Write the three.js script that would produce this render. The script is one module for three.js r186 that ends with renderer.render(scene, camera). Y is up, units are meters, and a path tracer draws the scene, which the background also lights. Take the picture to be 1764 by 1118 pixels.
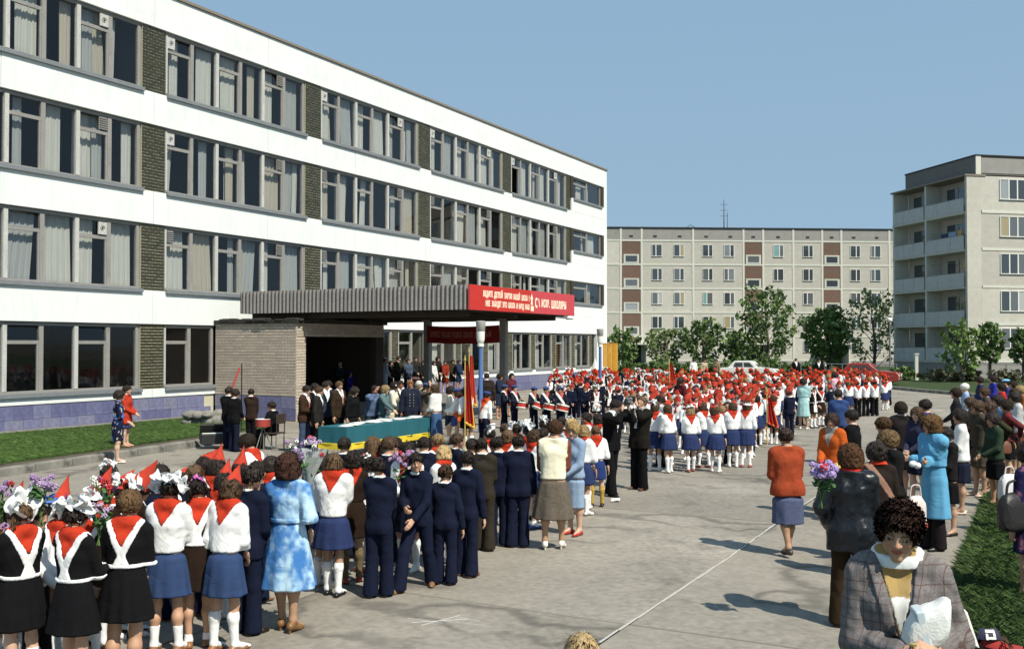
import * as THREE from 'three';
import { mergeGeometries, mergeVertices } from 'three/addons/utils/BufferGeometryUtils.js';
import { RoundedBoxGeometry } from 'three/addons/geometries/RoundedBoxGeometry.js';

// ---------- camera, sky, sun, exposure ----------
const scene = new THREE.Scene();
const FOCAL = 1715, CAM_H = 2.65;                       // focal length and eye height as measured in the photograph
const camera = new THREE.PerspectiveCamera(2 * Math.atan(559 / FOCAL) * 180 / Math.PI, 1764 / 1118, 0.1, 3000);
camera.position.set(0, CAM_H, 0);
camera.lookAt(0, CAM_H + 34 / FOCAL * 100, -100);
scene.add(camera);
const renderer = new THREE.WebGLRenderer({ antialias: true });
renderer.setSize(1024, 648);
renderer.shadowMap.enabled = true;
renderer.toneMapping = THREE.LinearToneMapping;
renderer.toneMappingExposure = 1.2;
{
  const W = 128, Hh = 64, data = new Float32Array(W * Hh * 4);
  const stops = [[-1, .16, .16, .14], [-.02, .2, .22, .22], [0, .285, .42, .54], [.12, .265, .40, .535], [.35, .23, .365, .51], [1, .14, .26, .42]];
  for (let r = 0; r < Hh; r++) {
    const y = Math.sin(((r + .5) / Hh - .5) * Math.PI);
    let k = 0; while (k < stops.length - 2 && y > stops[k + 1][0]) k++;
    const t = Math.min(1, Math.max(0, (y - stops[k][0]) / (stops[k + 1][0] - stops[k][0])));
    for (let c = 0; c < W; c++) for (let i = 0; i < 4; i++) data[(r * W + c) * 4 + i] = i === 3 ? 1 : stops[k][i + 1] + (stops[k + 1][i + 1] - stops[k][i + 1]) * t;
  }
  const sky = new THREE.DataTexture(data, W, Hh, THREE.RGBAFormat, THREE.FloatType);
  sky.mapping = THREE.EquirectangularReflectionMapping; sky.magFilter = THREE.LinearFilter; sky.needsUpdate = true;
  scene.background = sky; scene.environment = sky;
}
const sun = new THREE.DirectionalLight(new THREE.Color(1, .94, .82), 4.7);
sun.position.set(.64 * 60, 1.2 * 60, .77 * 60 - 20); sun.target.position.set(0, 0, -20);
sun.castShadow = true; sun.shadow.mapSize.set(4096, 4096);
Object.assign(sun.shadow.camera, { left: -90, right: 90, top: 90, bottom: -90, near: 1, far: 260 });
scene.add(sun, sun.target);

// ---------- helpers ----------
const R = Math.random, PI = Math.PI;
let seed = 12345;
const rnd = () => { seed = (seed * 1664525 + 1013904223) >>> 0; return seed / 4294967296; };
const rr = (a, b) => a + (b - a) * rnd();
const pick = (a) => a[Math.floor(rnd() * a.length) % a.length];
const clamp = (x, a, b) => x < a ? a : x > b ? b : x, lerp = (a, b, t) => a + (b - a) * t;
const sstep = (a, b, x) => { const t = clamp((x - a) / (b - a), 0, 1); return t * t * (3 - 2 * t); };
const hash3 = (x, y, z) => { let h = (x * 374761393 + y * 668265263 + z * 2147483647) | 0; h = Math.imul(h ^ (h >>> 13), 1274126177); return ((h ^ (h >>> 16)) >>> 0) / 4294967296; };
function vnoise(x, y, z) {                                // value noise 0..1
  const X = Math.floor(x), Y = Math.floor(y), Z = Math.floor(z); let u = x - X, v = y - Y, w = z - Z;
  u = u * u * (3 - 2 * u); v = v * v * (3 - 2 * v); w = w * w * (3 - 2 * w);
  const a = lerp(hash3(X, Y, Z), hash3(X + 1, Y, Z), u), b = lerp(hash3(X, Y + 1, Z), hash3(X + 1, Y + 1, Z), u);
  const c = lerp(hash3(X, Y, Z + 1), hash3(X + 1, Y, Z + 1), u), d = lerp(hash3(X, Y + 1, Z + 1), hash3(X + 1, Y + 1, Z + 1), u);
  return lerp(lerp(a, b, v), lerp(c, d, v), w);
}
const fbm = (x, y, z, n = 4) => { let s = 0, a = .5, t = 0; for (let i = 0; i < n; i++) { s += a * vnoise(x, y, z); t += a; a *= .5; x = x * 2 + 13.1; y = y * 2 + 7.7; z = z * 2 + 3.3; } return s / t; };

const used = {};
function numbered(n) { const k = used[n] = (used[n] || 0) + 1; return k === 1 ? n : n + '_' + String(k - 1).padStart(3, '0'); }
function thing(name, label, category, pos = [0, 0, 0], turn = 0, group) {
  const o = new THREE.Group(); o.name = numbered(name); scene.add(o);
  o.position.set(...pos); o.rotation.y = turn; o.userData = { label, category };
  if (group) o.userData.group = group;
  return o;
}
function struct(name, parent) { const o = new THREE.Group(); o.name = numbered(name); o.userData = { kind: 'structure' }; (parent || scene).add(o); return o; }
const plain = (g) => { const r = g.index ? g.toNonIndexed() : g; for (const k of Object.keys(r.attributes)) if (!['position', 'normal', 'uv', 'color'].includes(k)) r.deleteAttribute(k); return r; };
function boxUV(g, s = 1) {                                 // uv in metres from the dominant axis
  const p = g.attributes.position, n = g.attributes.normal, uv = new Float32Array(p.count * 2);
  for (let i = 0; i < p.count; i++) {
    const ax = Math.abs(n.getX(i)), ay = Math.abs(n.getY(i)), az = Math.abs(n.getZ(i));
    const x = p.getX(i), y = p.getY(i), z = p.getZ(i);
    uv[2 * i] = (ax > ay && ax > az ? z : x) * s; uv[2 * i + 1] = (ay > ax && ay > az ? z : y) * s;
  }
  g.setAttribute('uv', new THREE.BufferAttribute(uv, 2)); return g;
}
function join(list) { list = list.map(plain); return list.length === 1 ? list[0] : mergeGeometries(list); }
function part(name, geos, mat, parent, uvs = 1) {
  const g = Array.isArray(geos) ? boxUV(join(geos), uvs) : geos;
  const m = new THREE.Mesh(g, mat); m.name = name; m.castShadow = m.receiveShadow = true; parent.add(m); return m;
}
const bx = (w, h, d, x = 0, y = 0, z = 0) => new THREE.BoxGeometry(w, h, d).translate(x, y, z);
const bev = (w, h, d, x = 0, y = 0, z = 0, r = .01) => new RoundedBoxGeometry(w, h, d, 1, Math.min(r, w / 2.1, h / 2.1, d / 2.1)).translate(x, y, z);
// box from lower corner to upper corner
const bb = (x0, y0, z0, x1, y1, z1) => bx(x1 - x0, y1 - y0, z1 - z0, (x0 + x1) / 2, (y0 + y1) / 2, (z0 + z1) / 2);
const cyl = (r0, r1, h, x = 0, y = 0, z = 0, n = 12) => new THREE.CylinderGeometry(r0, r1, h, n).translate(x, y, z);
function rod(a, b, r0, r1 = r0, n = 7) {
  const A = new THREE.Vector3(...a), B = new THREE.Vector3(...b), d = B.clone().sub(A), L = d.length();
  const g = new THREE.CylinderGeometry(r1, r0, L, n).translate(0, L / 2, 0);
  g.applyQuaternion(new THREE.Quaternion().setFromUnitVectors(new THREE.Vector3(0, 1, 0), d.normalize()));
  return g.translate(A.x, A.y, A.z);
}
const tube = (pts, r, n = 24, k = 6) => new THREE.TubeGeometry(new THREE.CatmullRomCurve3(pts.map((p) => new THREE.Vector3(...p))), n, r, k);

// ---------- materials ----------
function tex(W, H, fn, srgb = false) {
  const d = new Uint8Array(W * H * 4);
  for (let y = 0; y < H; y++) for (let x = 0; x < W; x++) { const c = fn(x / W, y / H), i = (y * W + x) * 4; for (let k = 0; k < 3; k++) d[i + k] = clamp(Math.round((c.length ? c[k] : c) * 255), 0, 255); d[i + 3] = 255; }
  const t = new THREE.DataTexture(d, W, H); t.wrapS = t.wrapT = THREE.RepeatWrapping; t.magFilter = THREE.LinearFilter; t.minFilter = THREE.LinearMipmapLinearFilter; t.generateMipmaps = true;
  if (srgb) t.colorSpace = THREE.SRGBColorSpace; t.needsUpdate = true; return t;
}
// tiling fbm: blend of 4 shifted copies
const tile = (u, v, f, s, n = 4) => { const a = fbm(u * f, v * f, s, n), b = fbm((u - 1) * f, v * f, s, n), c = fbm(u * f, (v - 1) * f, s, n), d = fbm((u - 1) * f, (v - 1) * f, s, n); return lerp(lerp(a, b, u), lerp(c, d, u), v); };
const T = {};
T.grain = tex(256, 256, (u, v) => .8 + .45 * (tile(u, v, 60, 1, 3) - .5) + .25 * (tile(u, v, 8, 5, 3) - .5));
T.bumpFine = tex(256, 256, (u, v) => tile(u, v, 90, 9, 2));
T.plaster = tex(512, 512, (u, v) => { const a = tile(u, v, 7, 2, 4), b = tile(u, v, 60, 3, 2), s = tile(u, v * .12, 40, 8, 3); const st = sstep(.5, .75, tile(u, v * .2, 26, 18, 4)), k = .93 + .13 * (a - .5) + .06 * (b - .5) - .04 * sstep(.52, .8, s) - .035 * st; return [k * (.975 - .03 * st), k, k * .985]; });
T.pave = tex(1024, 1024, (u, v) => {
  const a = tile(u, v, 5, 11, 5), b = tile(u, v, 130, 12, 2), c = tile(u, v, 22, 13, 4), st = sstep(.62, .78, tile(u, v, 11, 17, 4)), wear = sstep(.6, .75, tile(u, v, 3.3, 31, 5));
  const crack = 1 - .45 * sstep(.03, .0, Math.abs(tile(u, v, 4, 37, 5) - .5)) * sstep(.5, .65, tile(u, v, 3, 39, 2)); const k = (.62 + .36 * (a - .5) + .40 * (b - .5) + .2 * (c - .5)) * (1 - .36 * st) * (1 + .16 * wear) * crack; return [k * 1.0, k * .985, k * .945];
});
T.panel = tex(512, 512, (u, v) => { const a = tile(u, v, 6, 21, 4), b = tile(u, v, 110, 22, 2); const k = .8 + .22 * (a - .5) + .55 * (b - .5); return [k, k * .985, k * .93]; });
T.brick = tex(256, 256, (u, v) => { const k = .78 + .5 * (tile(u, v, 14, 41, 4) - .5); return [k, k, k]; });
T.grass = tex(512, 512, (u, v) => { const a = tile(u, v, 9, 51, 4), b = tile(u, v, 90, 52, 2); const k = .55 + .7 * (a - .5) + .6 * (b - .5); return [k * .9, k, k * .7]; });
T.weave = tex(128, 128, (u, v) => .5 + .25 * Math.sin(u * PI * 64) * Math.sin(v * PI * 64) + .4 * (tile(u, v, 50, 61, 2) - .5));
T.wrinkle = tex(512, 512, (u, v) => { const a = Math.abs(tile(u + .12 * Math.sin(v * 2 * PI), v * .3, 9, 81, 2) - .5) * 2, b = Math.abs(tile(u, v, 5, 83, 2) - .5) * 2, c = tile(u, v * .4, 14, 85, 2); return clamp(.2 + .55 * Math.sqrt(a) * .6 + .5 * Math.sqrt(b) * .6 + .2 * (c - .5), 0, 1); });
T.strand = tex(256, 256, (u, v) => tile(u, v * .14, 70, 91, 3));
T.curl = tex(256, 256, (u, v) => Math.abs(tile(u, v, 22, 95, 3) - .5) * 2.4);
const lin = (r, g, b) => new THREE.Color().setRGB(r, g, b);
const M = {};
const std = (c, rough = .85, o = {}) => new THREE.MeshStandardMaterial({ color: Array.isArray(c) ? lin(...c) : c, roughness: rough, ...o });
const rep = (t, s) => { const c = t.clone(); c.repeat.set(s, s); c.needsUpdate = true; return c; };
M.white = std([.87, .885, .865], .8, { map: rep(T.plaster, .22), bumpMap: rep(T.bumpFine, 1.3), bumpScale: .004 });
M.pave = std([.415, .38, .325], .93, { map: rep(T.pave, .14), bumpMap: rep(T.pave, 1.1), bumpScale: .006 });
M.ground = std([.16, .155, .14], .95, { map: rep(T.pave, .05) });
M.kerb = std([.34, .33, .30], .92, { map: rep(T.pave, .6), bumpMap: rep(T.bumpFine, 3), bumpScale: .008 });
M.dirt = std([.16, .125, .085], 1, { map: rep(T.pave, .5), bumpMap: rep(T.pave, .8), bumpScale: .05 });
M.turf = std([.06, .10, .022], 1, { map: rep(T.grass, .25), bumpMap: rep(T.grass, .8), bumpScale: .06 });
M.frame = std([.34, .33, .305], .6, { map: rep(T.grain, .8) });
M.frameLight = std([.62, .62, .58], .6, { map: rep(T.grain, .8) });
M.sill = std([.25, .27, .28], .5, { map: rep(T.grain, .8) });
M.glass = new THREE.MeshPhysicalMaterial({ color: lin(.86, .86, .86), transmission: 1, thickness: 0, roughness: .03, ior: 1.38 });
M.room = std([.24, .235, .19], .95);
M.roomFloor = std([.10, .075, .05], .8);
M.curtainW = std([.74, .75, .70], .95, { map: rep(T.plaster, .5) });
M.curtainC = std([.52, .55, .55], .95, { map: rep(T.plaster, .5) });
M.curtainY = std([.64, .60, .50], .95, { map: rep(T.plaster, .5) });
M.curtainB = std([.40, .27, .20], .95, { map: rep(T.plaster, .5) });
M.mortar = std([.52, .50, .36], .95);
M.pierBrick = [[.052, .048, .022], [.062, .056, .028], [.045, .042, .022]].map((c) => std(c, .45, { map: rep(T.brick, 2) }));
M.porchMortar = std([.44, .38, .31], .95);
M.porchBrick = [[.62, .53, .43], [.57, .485, .40], [.67, .575, .47]].map((c) => std(c, .9, { map: rep(T.brick, 1.5) }));
M.tiles = [[.19, .20, .355], [.23, .24, .39], [.165, .17, .32], [.26, .265, .385]].map((c) => std(c, .4, { map: rep(T.brick, 1) }));
M.tar = std([.03, .028, .024], .9);
M.roofEdge = std([.22, .19, .15], .8);
M.metal = std([.28, .28, .27], .45, { metalness: .5 });
M.post = std([.36, .345, .31], .7, { map: rep(T.grain, .8) });
M.dark = std([.03, .03, .03], .8);
M.black = std([.015, .015, .017], .55);
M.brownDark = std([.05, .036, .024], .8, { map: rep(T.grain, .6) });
M.corr = std([.30, .28, .262], .7, { map: rep(T.grain, .5) });
M.blueMetal = std([.08, .16, .38], .5);
M.lampWhite = new THREE.MeshPhysicalMaterial({ color: lin(.8, .82, .74), roughness: .4 });
M.lampGrey = std([.38, .38, .34], .6);

// the school's own axes: s along the facade (away from the camera), t out of the facade
const ANG = 61.92 * PI / 180, DX = Math.cos(ANG), DZ = Math.sin(ANG), A0 = [-14.7, -28.6];
const S = (s, t, y = 0) => [A0[0] + s * DX + t * DZ, y, A0[1] - s * DZ + t * DX];
const at = (px, d, y = 0) => [(px - 882) / FOCAL * d, y, -d];
const ground = (px, py) => at(px, CAM_H * FOCAL / (py - 593));
// ---------- school ----------
const ROOF = 14.58, FL = [[1.2, 3.3], [4.5, 6.67], [7.85, 10.03], [11.2, 13.35]];
const BAY = [[-10.7, -3.4], [-2.27, 4.986], [6.07, 13.33], [14.4, 21.65], [22.78, 30.13], [31.23, 38.5]];
const S0 = -16, S1 = 44.8;
const school = thing('school_building', 'long white four storey school with dark brick piers and rows of grey framed windows', 'school', S(0, 0), ANG);
{
  // white panels, one by one
  const bands = [[.86, FL[0][0] - .05], [FL[0][1] + .02, FL[1][0] - .05], [FL[1][1] + .02, FL[2][0] - .05], [FL[2][1] + .02, FL[3][0] - .05], [FL[3][1] + .02, ROOF]];
  const joints = [S0, -5.7, -.1, 5.5, 11.1, 16.65, 22.25, 27.9, 33.5, 39.15, S1];
  bands.forEach(([y0, y1], bi) => {
    for (let i = 0; i < joints.length - 1; i++) {
      const x0 = joints[i] + .008, x1 = joints[i + 1] - .008;
      if (bi < 2 && x0 > 8.4 && x1 < 12) continue;
      part('wall_panel', [bev(x1 - x0, y1 - y0 - .006, .24, (x0 + x1) / 2, (y0 + y1) / 2, -.09 + rr(-.004, .004), .012)], M.white, school);
    }
  });
  // far end cheeks around the strip windows
  for (let f = 1; f < 4; f++) {
    part('wall_panel', [bb(39.25, FL[f][0] - .045, -.2, 44.79, FL[f][0] + .78, .03)], M.white, school);
    for (const [a, b] of [[39.2, 39.55], [44.15, 44.55]]) part('dark_surround', [bb(a, FL[f][0] + .785, -.2, b, FL[f][1], .02)], M.brownDark, school);
    part('wall_panel', [bb(44.56, FL[f][0] + .785, -.2, 44.79, FL[f][1] + .015, .03)], M.white, school);
  }
  part('wall_panel', [bb(43.3, FL[0][0] - .045, -.2, 44.79, FL[0][1] + .015, .03)], M.white, school);
  // body behind: end walls, roof, floors, back wall of the rooms
  part('end_wall', [bb(44.8, 0, -14, 45.05, ROOF, .03)], M.white, school); part('end_wall', [bb(S0 - .25, 0, -14, S0 - .002, ROOF, .03)], M.white, school);
  part('back_wall', [bb(S0, 0, -14.2, S1, ROOF, -14)], M.white, school);
  part('roof', [bb(S0 - .2, ROOF + .004, -14, S1 + .3, ROOF + .1, .1)], M.roofEdge, school);
  part('inner_wall', [bb(S0, 0, -5.2, S1, ROOF - .02, -5), ...[-10.9, -3, 5.5, 13.9, 22.2, 30.7, 38.9].map((x) => bb(x - .1, 0, -5, x + .1, ROOF - .02, -.22))], M.room, school);
  part('room_floor', [.9, 4.0, 7.35, 10.7].map((y) => bb(S0, y - .2, -4.99, S1, y, -.22)).concat([bb(S0, ROOF - .9, -4.99, S1, ROOF - .7, -.22)]), M.roomFloor, school);
  // brick piers
  const pier = (x0, x1, y0, y1) => {
    const back = part('brick_pier', [bb(x0, y0, -.2, x1, y1, -.045)], M.mortar, school);
    const n = Math.round((y1 - y0) / .105), h = (y1 - y0) / n, k = Math.max(1, Math.round((x1 - x0) / .27)), w = (x1 - x0) / k, lots = [[], [], []];
    for (let j = 0; j < n; j++) for (let i = -1; i < k; i++) {
      const a = Math.max(x0, x0 + (i + (j % 2) * .5) * w) + .008, b = Math.min(x1, x0 + (i + 1 + (j % 2) * .5) * w) - .008;
      if (b - a > .04) lots[Math.floor(rnd() * 3)].push(bx(b - a, h - .034, .05, (a + b) / 2, y0 + (j + .5) * h, -.052 + rr(0, .006)));
    }
    lots.forEach((l, i) => { if (l.length) part('brick', l, M.pierBrick[i], back, 1).userData.kind = 'stuff'; });
  };
  for (let f = 0; f < 4; f++) {
    for (let b = 0; b < BAY.length; b++) {
      const x0 = BAY[b][1] + .05, x1 = b + 1 < BAY.length ? BAY[b + 1][0] - .05 : 39.2;
      if (f === 0 && x0 > 8) continue;
      pier(x0, x1, FL[f][0] - .045, FL[f][1] + .015);
    }
  }
  // windows: one part per bay and storey, panes, curtains, vents and sill inside it
  const curtainGeo = (w, h, amp, n) => { const g = new THREE.PlaneGeometry(w, h, Math.max(6, Math.round(w * 26)), 1), p = g.attributes.position; for (let i = 0; i < p.count; i++) { const x = p.getX(i); p.setZ(i, amp * Math.sin(x * n) + amp * .6 * Math.sin(x * n * .43 + 1)); if (p.getY(i) < 0) p.setX(i, x * (1 + .06 * Math.sin(n))); } g.computeVertexNormals(); return g; };
  const CG = [.3, .45, .7, .95].map((w, i) => curtainGeo(w, 2.05, .012 + .005 * i, 38 + i * 11));
  const CM = [M.curtainW, M.curtainW, M.curtainC, M.curtainY, M.curtainW, M.curtainC, M.curtainW];
  const squareVent = () => { const s = new THREE.Shape(); s.moveTo(-.15, -.2); s.lineTo(.15, -.2); s.lineTo(.15, .2); s.lineTo(-.15, .2); const h = new THREE.Path(); h.absarc(0, 0, .095, 0, PI * 2); s.holes.push(h); return new THREE.ExtrudeGeometry(s, { depth: .04, bevelEnabled: true, bevelSize: .01, bevelThickness: .01, bevelSegments: 1, curveSegments: 12 }); };
  const SV = join([squareVent(), new THREE.TorusGeometry(.05, .014, 6, 12).translate(0, 0, .03)]), LV = join([bx(.3, .42, .03), ...[0, 1, 2, 3, 4, 5].map((i) => bx(.27, .03, .05, 0, -.17 + i * .068, .03).rotateX(0))]);
  boxUV(SV); boxUV(LV);
  function windowBay(x0, y0, y1, units, uw, f, ventAt) {
    const bars = [], W = units * uw, zf = -.12, d = .11;
    bars.push(bb(x0, y1 - .09, zf - d / 2, x0 + W, y1, zf + d / 2), bb(x0, y0, zf - d / 2, x0 + W, y0 + .07, zf + d / 2));
    const light = [];
    const H = y1 - y0, tr = y0 + H * .72;
    const win = new THREE.Group(); win.name = 'window'; school.add(win);
    const panes = [];
    for (let u = 0; u < units; u++) {
      const a = x0 + u * uw, b = a + uw, m = a + uw * .5;
      light.push(bb(a - (u ? .07 : 0), y0 + .071, zf - d / 2, a + .07, y1 - .091, zf + .07));
      bars.push(bb(m - .075, y0 + .071, zf - d / 2, m + .075, y1 - .091, zf + d / 2 - .01));
      if (u === units - 1) bars.push(bb(b - .12, y0 + .071, zf - d / 2, b, y1 - .091, zf + d / 2));
      bars.push(bb(a + .071, tr - .055, zf - d / 2, m - .076, tr + .055, zf + d / 2 - .02));
      // inner casement on the transomed half
      const ix0 = a + .071, ix1 = m - .076;
      bars.push(bb(ix1 - .06, y0 + .071, zf - .03, ix1 - .001, tr - .056, zf + .03));
      panes.push([ix0, y0 + .07, ix1, tr - .055, 0], [ix0, tr + .055, ix1, y1 - .09, 1], [m + .075, y0 + .07, u === units - 1 ? b - .12 : b - .07, y1 - .09, 0]);
    }
    part('frame', bars, M.frame, win, .7); for (const l of light) part('mullion', [l], M.frameLight, win, .7);
    if (f > 0 || x0 < 8) part('sill', [bb(x0 - .04, y0 - .12, -.1, x0 + W + .04, y0 - .002, .12)], M.sill, win, .7);
    else part('sill', [bb(x0 - .02, y0 - .08, -.1, x0 + W + .02, y0 - .002, .1)], M.sill, win, .7);
    for (const [a, b, c, e, small] of panes) {
      const open = !small && f === 3 && x0 > 31 && a < x0 + .2;
      if (open) continue;
      const tilt = small && rnd() < .16;
      const p = part('pane', [bx(c - a, e - b, .008)], M.glass, win); p.position.set((a + c) / 2, (b + e) / 2, zf + rr(-.012, .004)); p.rotation.set(tilt ? -.25 : rr(-.006, .006), rr(-.006, .006), 0);
      if (!small && f > 0 ? rnd() < .9 : !small && x0 > 8 && rnd() < .8) {
        const n = rnd() < .35 ? 2 : 1;
        for (let i = 0; i < n; i++) {
          const gi = Math.floor(rnd() * 4), g = CG[gi], w = g.parameters.width, q = part('curtain', g, pick(CM), win);
          q.scale.set(1, (y1 - y0) / 2.15, 1);
          q.position.set(clamp(rr(a, c), a + w / 2, Math.max(a + w / 2, c - w / 2)), (y0 + y1) / 2 - .02, -.34 - .06 * i); q.rotation.z = rnd() < .25 ? rr(-.09, .09) : 0;
        }
      }
    }
    for (const [u, side, kind] of ventAt) {
      const a = x0 + u * uw, x = side ? a + uw * .5 - .26 : a + .23, y = (tr + y1) / 2 - .02;
      const v = part('vent', kind ? LV : SV, kind ? M.frame : M.frameLight, win); v.position.set(x, y, zf + .03); if (!kind) v.scale.set(1, .95, 1);
    }
  }
  const vk = [[1], [1, 1], [0, 1], [0, 0]];
  for (let f = 0; f < 4; f++) for (let b = 0; b < BAY.length; b++) {
    const [x0, x1] = BAY[b], uw = (x1 - x0) / 3;
    if (f === 0 && b > 1) continue;
    const vents = f === 0 ? [] : b === 1 ? [[2, 1, f === 2 ? 1 : 0]] : [[0, 0, f === 1 ? 1 : f === 2 ? (b > 2 ? 1 : 0) : 0], [2, 1, f === 3 && b !== 2 ? 0 : 1]];
    windowBay(x0, FL[f][0], FL[f][1], 3, uw, f, vents);
  }
  windowBay(6.07, FL[0][0], FL[0][1], 1, 2.28, 0, []);
  for (let f = 1; f < 4; f++) windowBay(39.56, FL[f][0] + .79, FL[f][1], 1, 4.58, 4, []);
  // ground storey beyond the porch
  for (let i = 0; i < 8; i++) { const x0 = 20.05 + i * 2.83; windowBay(x0, FL[0][0], FL[0][1], 1, 2.3, 0, [[[0, 0, 1]], []][i % 2 ^ 1]); pier(x0 + 2.305, x0 + 2.825, FL[0][0] - .045, FL[0][1] + .015); }
  for (let i = 0; i < 2; i++) { const x0 = 14.39 + i * 2.83; windowBay(x0, FL[0][0], FL[0][1], 1, 2.3, 0, []); pier(x0 + 2.305, x0 + 2.825, FL[0][0] - .045, FL[0][1] + .015); }
  // plinth: backing and two courses of glazed blue-violet tiles
  const pl = part('plinth', [bb(S0, -.2, -.2, 8.35, .855, -.03), bb(13.5, -.2, -.2, S1, .855, -.03)], M.mortar, school);
  for (let j = 0; j < 2; j++) for (let x = S0 + .3 * j; x < S1 - .7; x += .62) {
    if (x > 7.7 && x < 13.5) continue;
    const far = x > 26;
    if (far && Math.round(x / .62) % 2) continue;
    const w = far ? 1.225 : .61;
    part('tile', [bx(Math.min(w, S1 - x), .395, .05, 0, 0, 0)], pick(M.tiles), pl, .8).position.set(x + w / 2, .235 + j * .405, -.005 + rr(-.004, .004));
  }
}
// strip of paving along the foot of the wall
// ---------- porch ----------
{
  const P = thing('entrance_porch', 'pale brick entrance porch with dark opening and tarred roof edge', 'porch', S(0, 0), ANG);
  const x0 = 8.35, x1 = 13.5, zt = 3.8, h = 3.38;
  const brickWall = (fn, L, y0, y1, name) => {
    const lots = [[], [], []], bh = .1, n = Math.round((y1 - y0) / bh), hh = (y1 - y0) / n;
    for (let j = 0; j < n; j++) for (let a = -(j % 2) * .14; a < L; a += .28) { const s = Math.max(a, 0) + .007, e = Math.min(a + .28, L) - .007; if (e - s > .03) lots[Math.floor(rnd() * 3)].push(fn((s + e) / 2, y0 + (j + .5) * hh, e - s, hh - .016)); }
    lots.forEach((l, i) => { part('brick', l, M.porchBrick[i], name, 1.3).userData.kind = 'stuff'; });
  };
  const w1 = part('side_wall', [bb(x0 + .03, 0, 0.06, x0 + .26, h, zt - .03)], M.porchMortar, P);
  brickWall((a, y, w, hh) => bx(.06, hh, w, x0 + .025 - rr(0, .006), y, .06 + a), zt - .06, .86, h, w1);
  const w2 = part('front_pier', [bb(x0 + .262, 0, zt - .3, x0 + .5, h, zt - .03)], M.porchMortar, P);
  brickWall((a, y, w, hh) => bx(w, hh, .06, x0 + a, y, zt - .025 + rr(0, .006)), .5, 0, 2.9, w2);
  const w3 = part('lintel', [bb(x0 + .502, 2.92, zt - .3, x1, h, zt - .03)], M.porchMortar, P);
  brickWall((a, y, w, hh) => bx(w, hh, .06, x0 + a, y, zt - .025 + rr(0, .006)), x1 - x0, 2.92, h, w3);
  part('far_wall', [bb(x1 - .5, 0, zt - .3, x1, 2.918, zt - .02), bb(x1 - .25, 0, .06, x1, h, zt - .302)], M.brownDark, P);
  for (let j = 0; j < 2; j++) for (let i = 0; i < 6; i++) part('tile', [bx(.05, .395, .61)], pick(M.tiles), w1, .8).position.set(x0 + .02 + rr(-.004, .004), .235 + j * .405, .38 + i * .62 - (j ? .02 : 0));
  part('roof', [bb(x0 - .08, h + .004, .05, x1 + .1, h + .13, zt + .1)], M.tar, P);
  const rag = []; for (let i = 0; i < 26; i++) rag.push(bev(rr(.2, .6), rr(.05, .13), rr(.1, .3), rr(x0 - .05, x1), h + .12, zt - rr(-.05, .25), .03), bev(rr(.1, .25), rr(.04, .16), rr(.2, .6), x0 - rr(-.1, .06), h + .11, rr(.3, zt), .03));
  part('roofing_felt', rag, M.tar, P);
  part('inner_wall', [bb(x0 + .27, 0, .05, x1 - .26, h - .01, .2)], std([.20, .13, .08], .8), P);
  const dr = (x) => { const d = part('door', [bb(x, .45, .21, x + .95, 2.6, .27)], std([.16, .07, .04], .6), P); part('handle', [bx(.04, .3, .06, x + .85, 1.5, .3)], M.metal, d); part('glass_panel', [bb(x + .18, 1.3, .272, x + .77, 2.4, .285)], M.black, d); };
  dr(9.3); dr(10.3); dr(11.6);
  part('landing', [bb(x0 + .27, 0, .2, x1 - .3, .44, zt - .31), bb(x1 + .01, 0, .06, 20, .44, 3.3)], M.kerb, P, .5);
  for (let i = 0; i < 2; i++) part('step', [bb(x1 + .01 - i * .0, 0, 3.301 + .34 * i, 20 + .3 * i, .3 - .15 * i, 3.64 + .34 * i)], M.kerb, P, .5);
}
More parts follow.
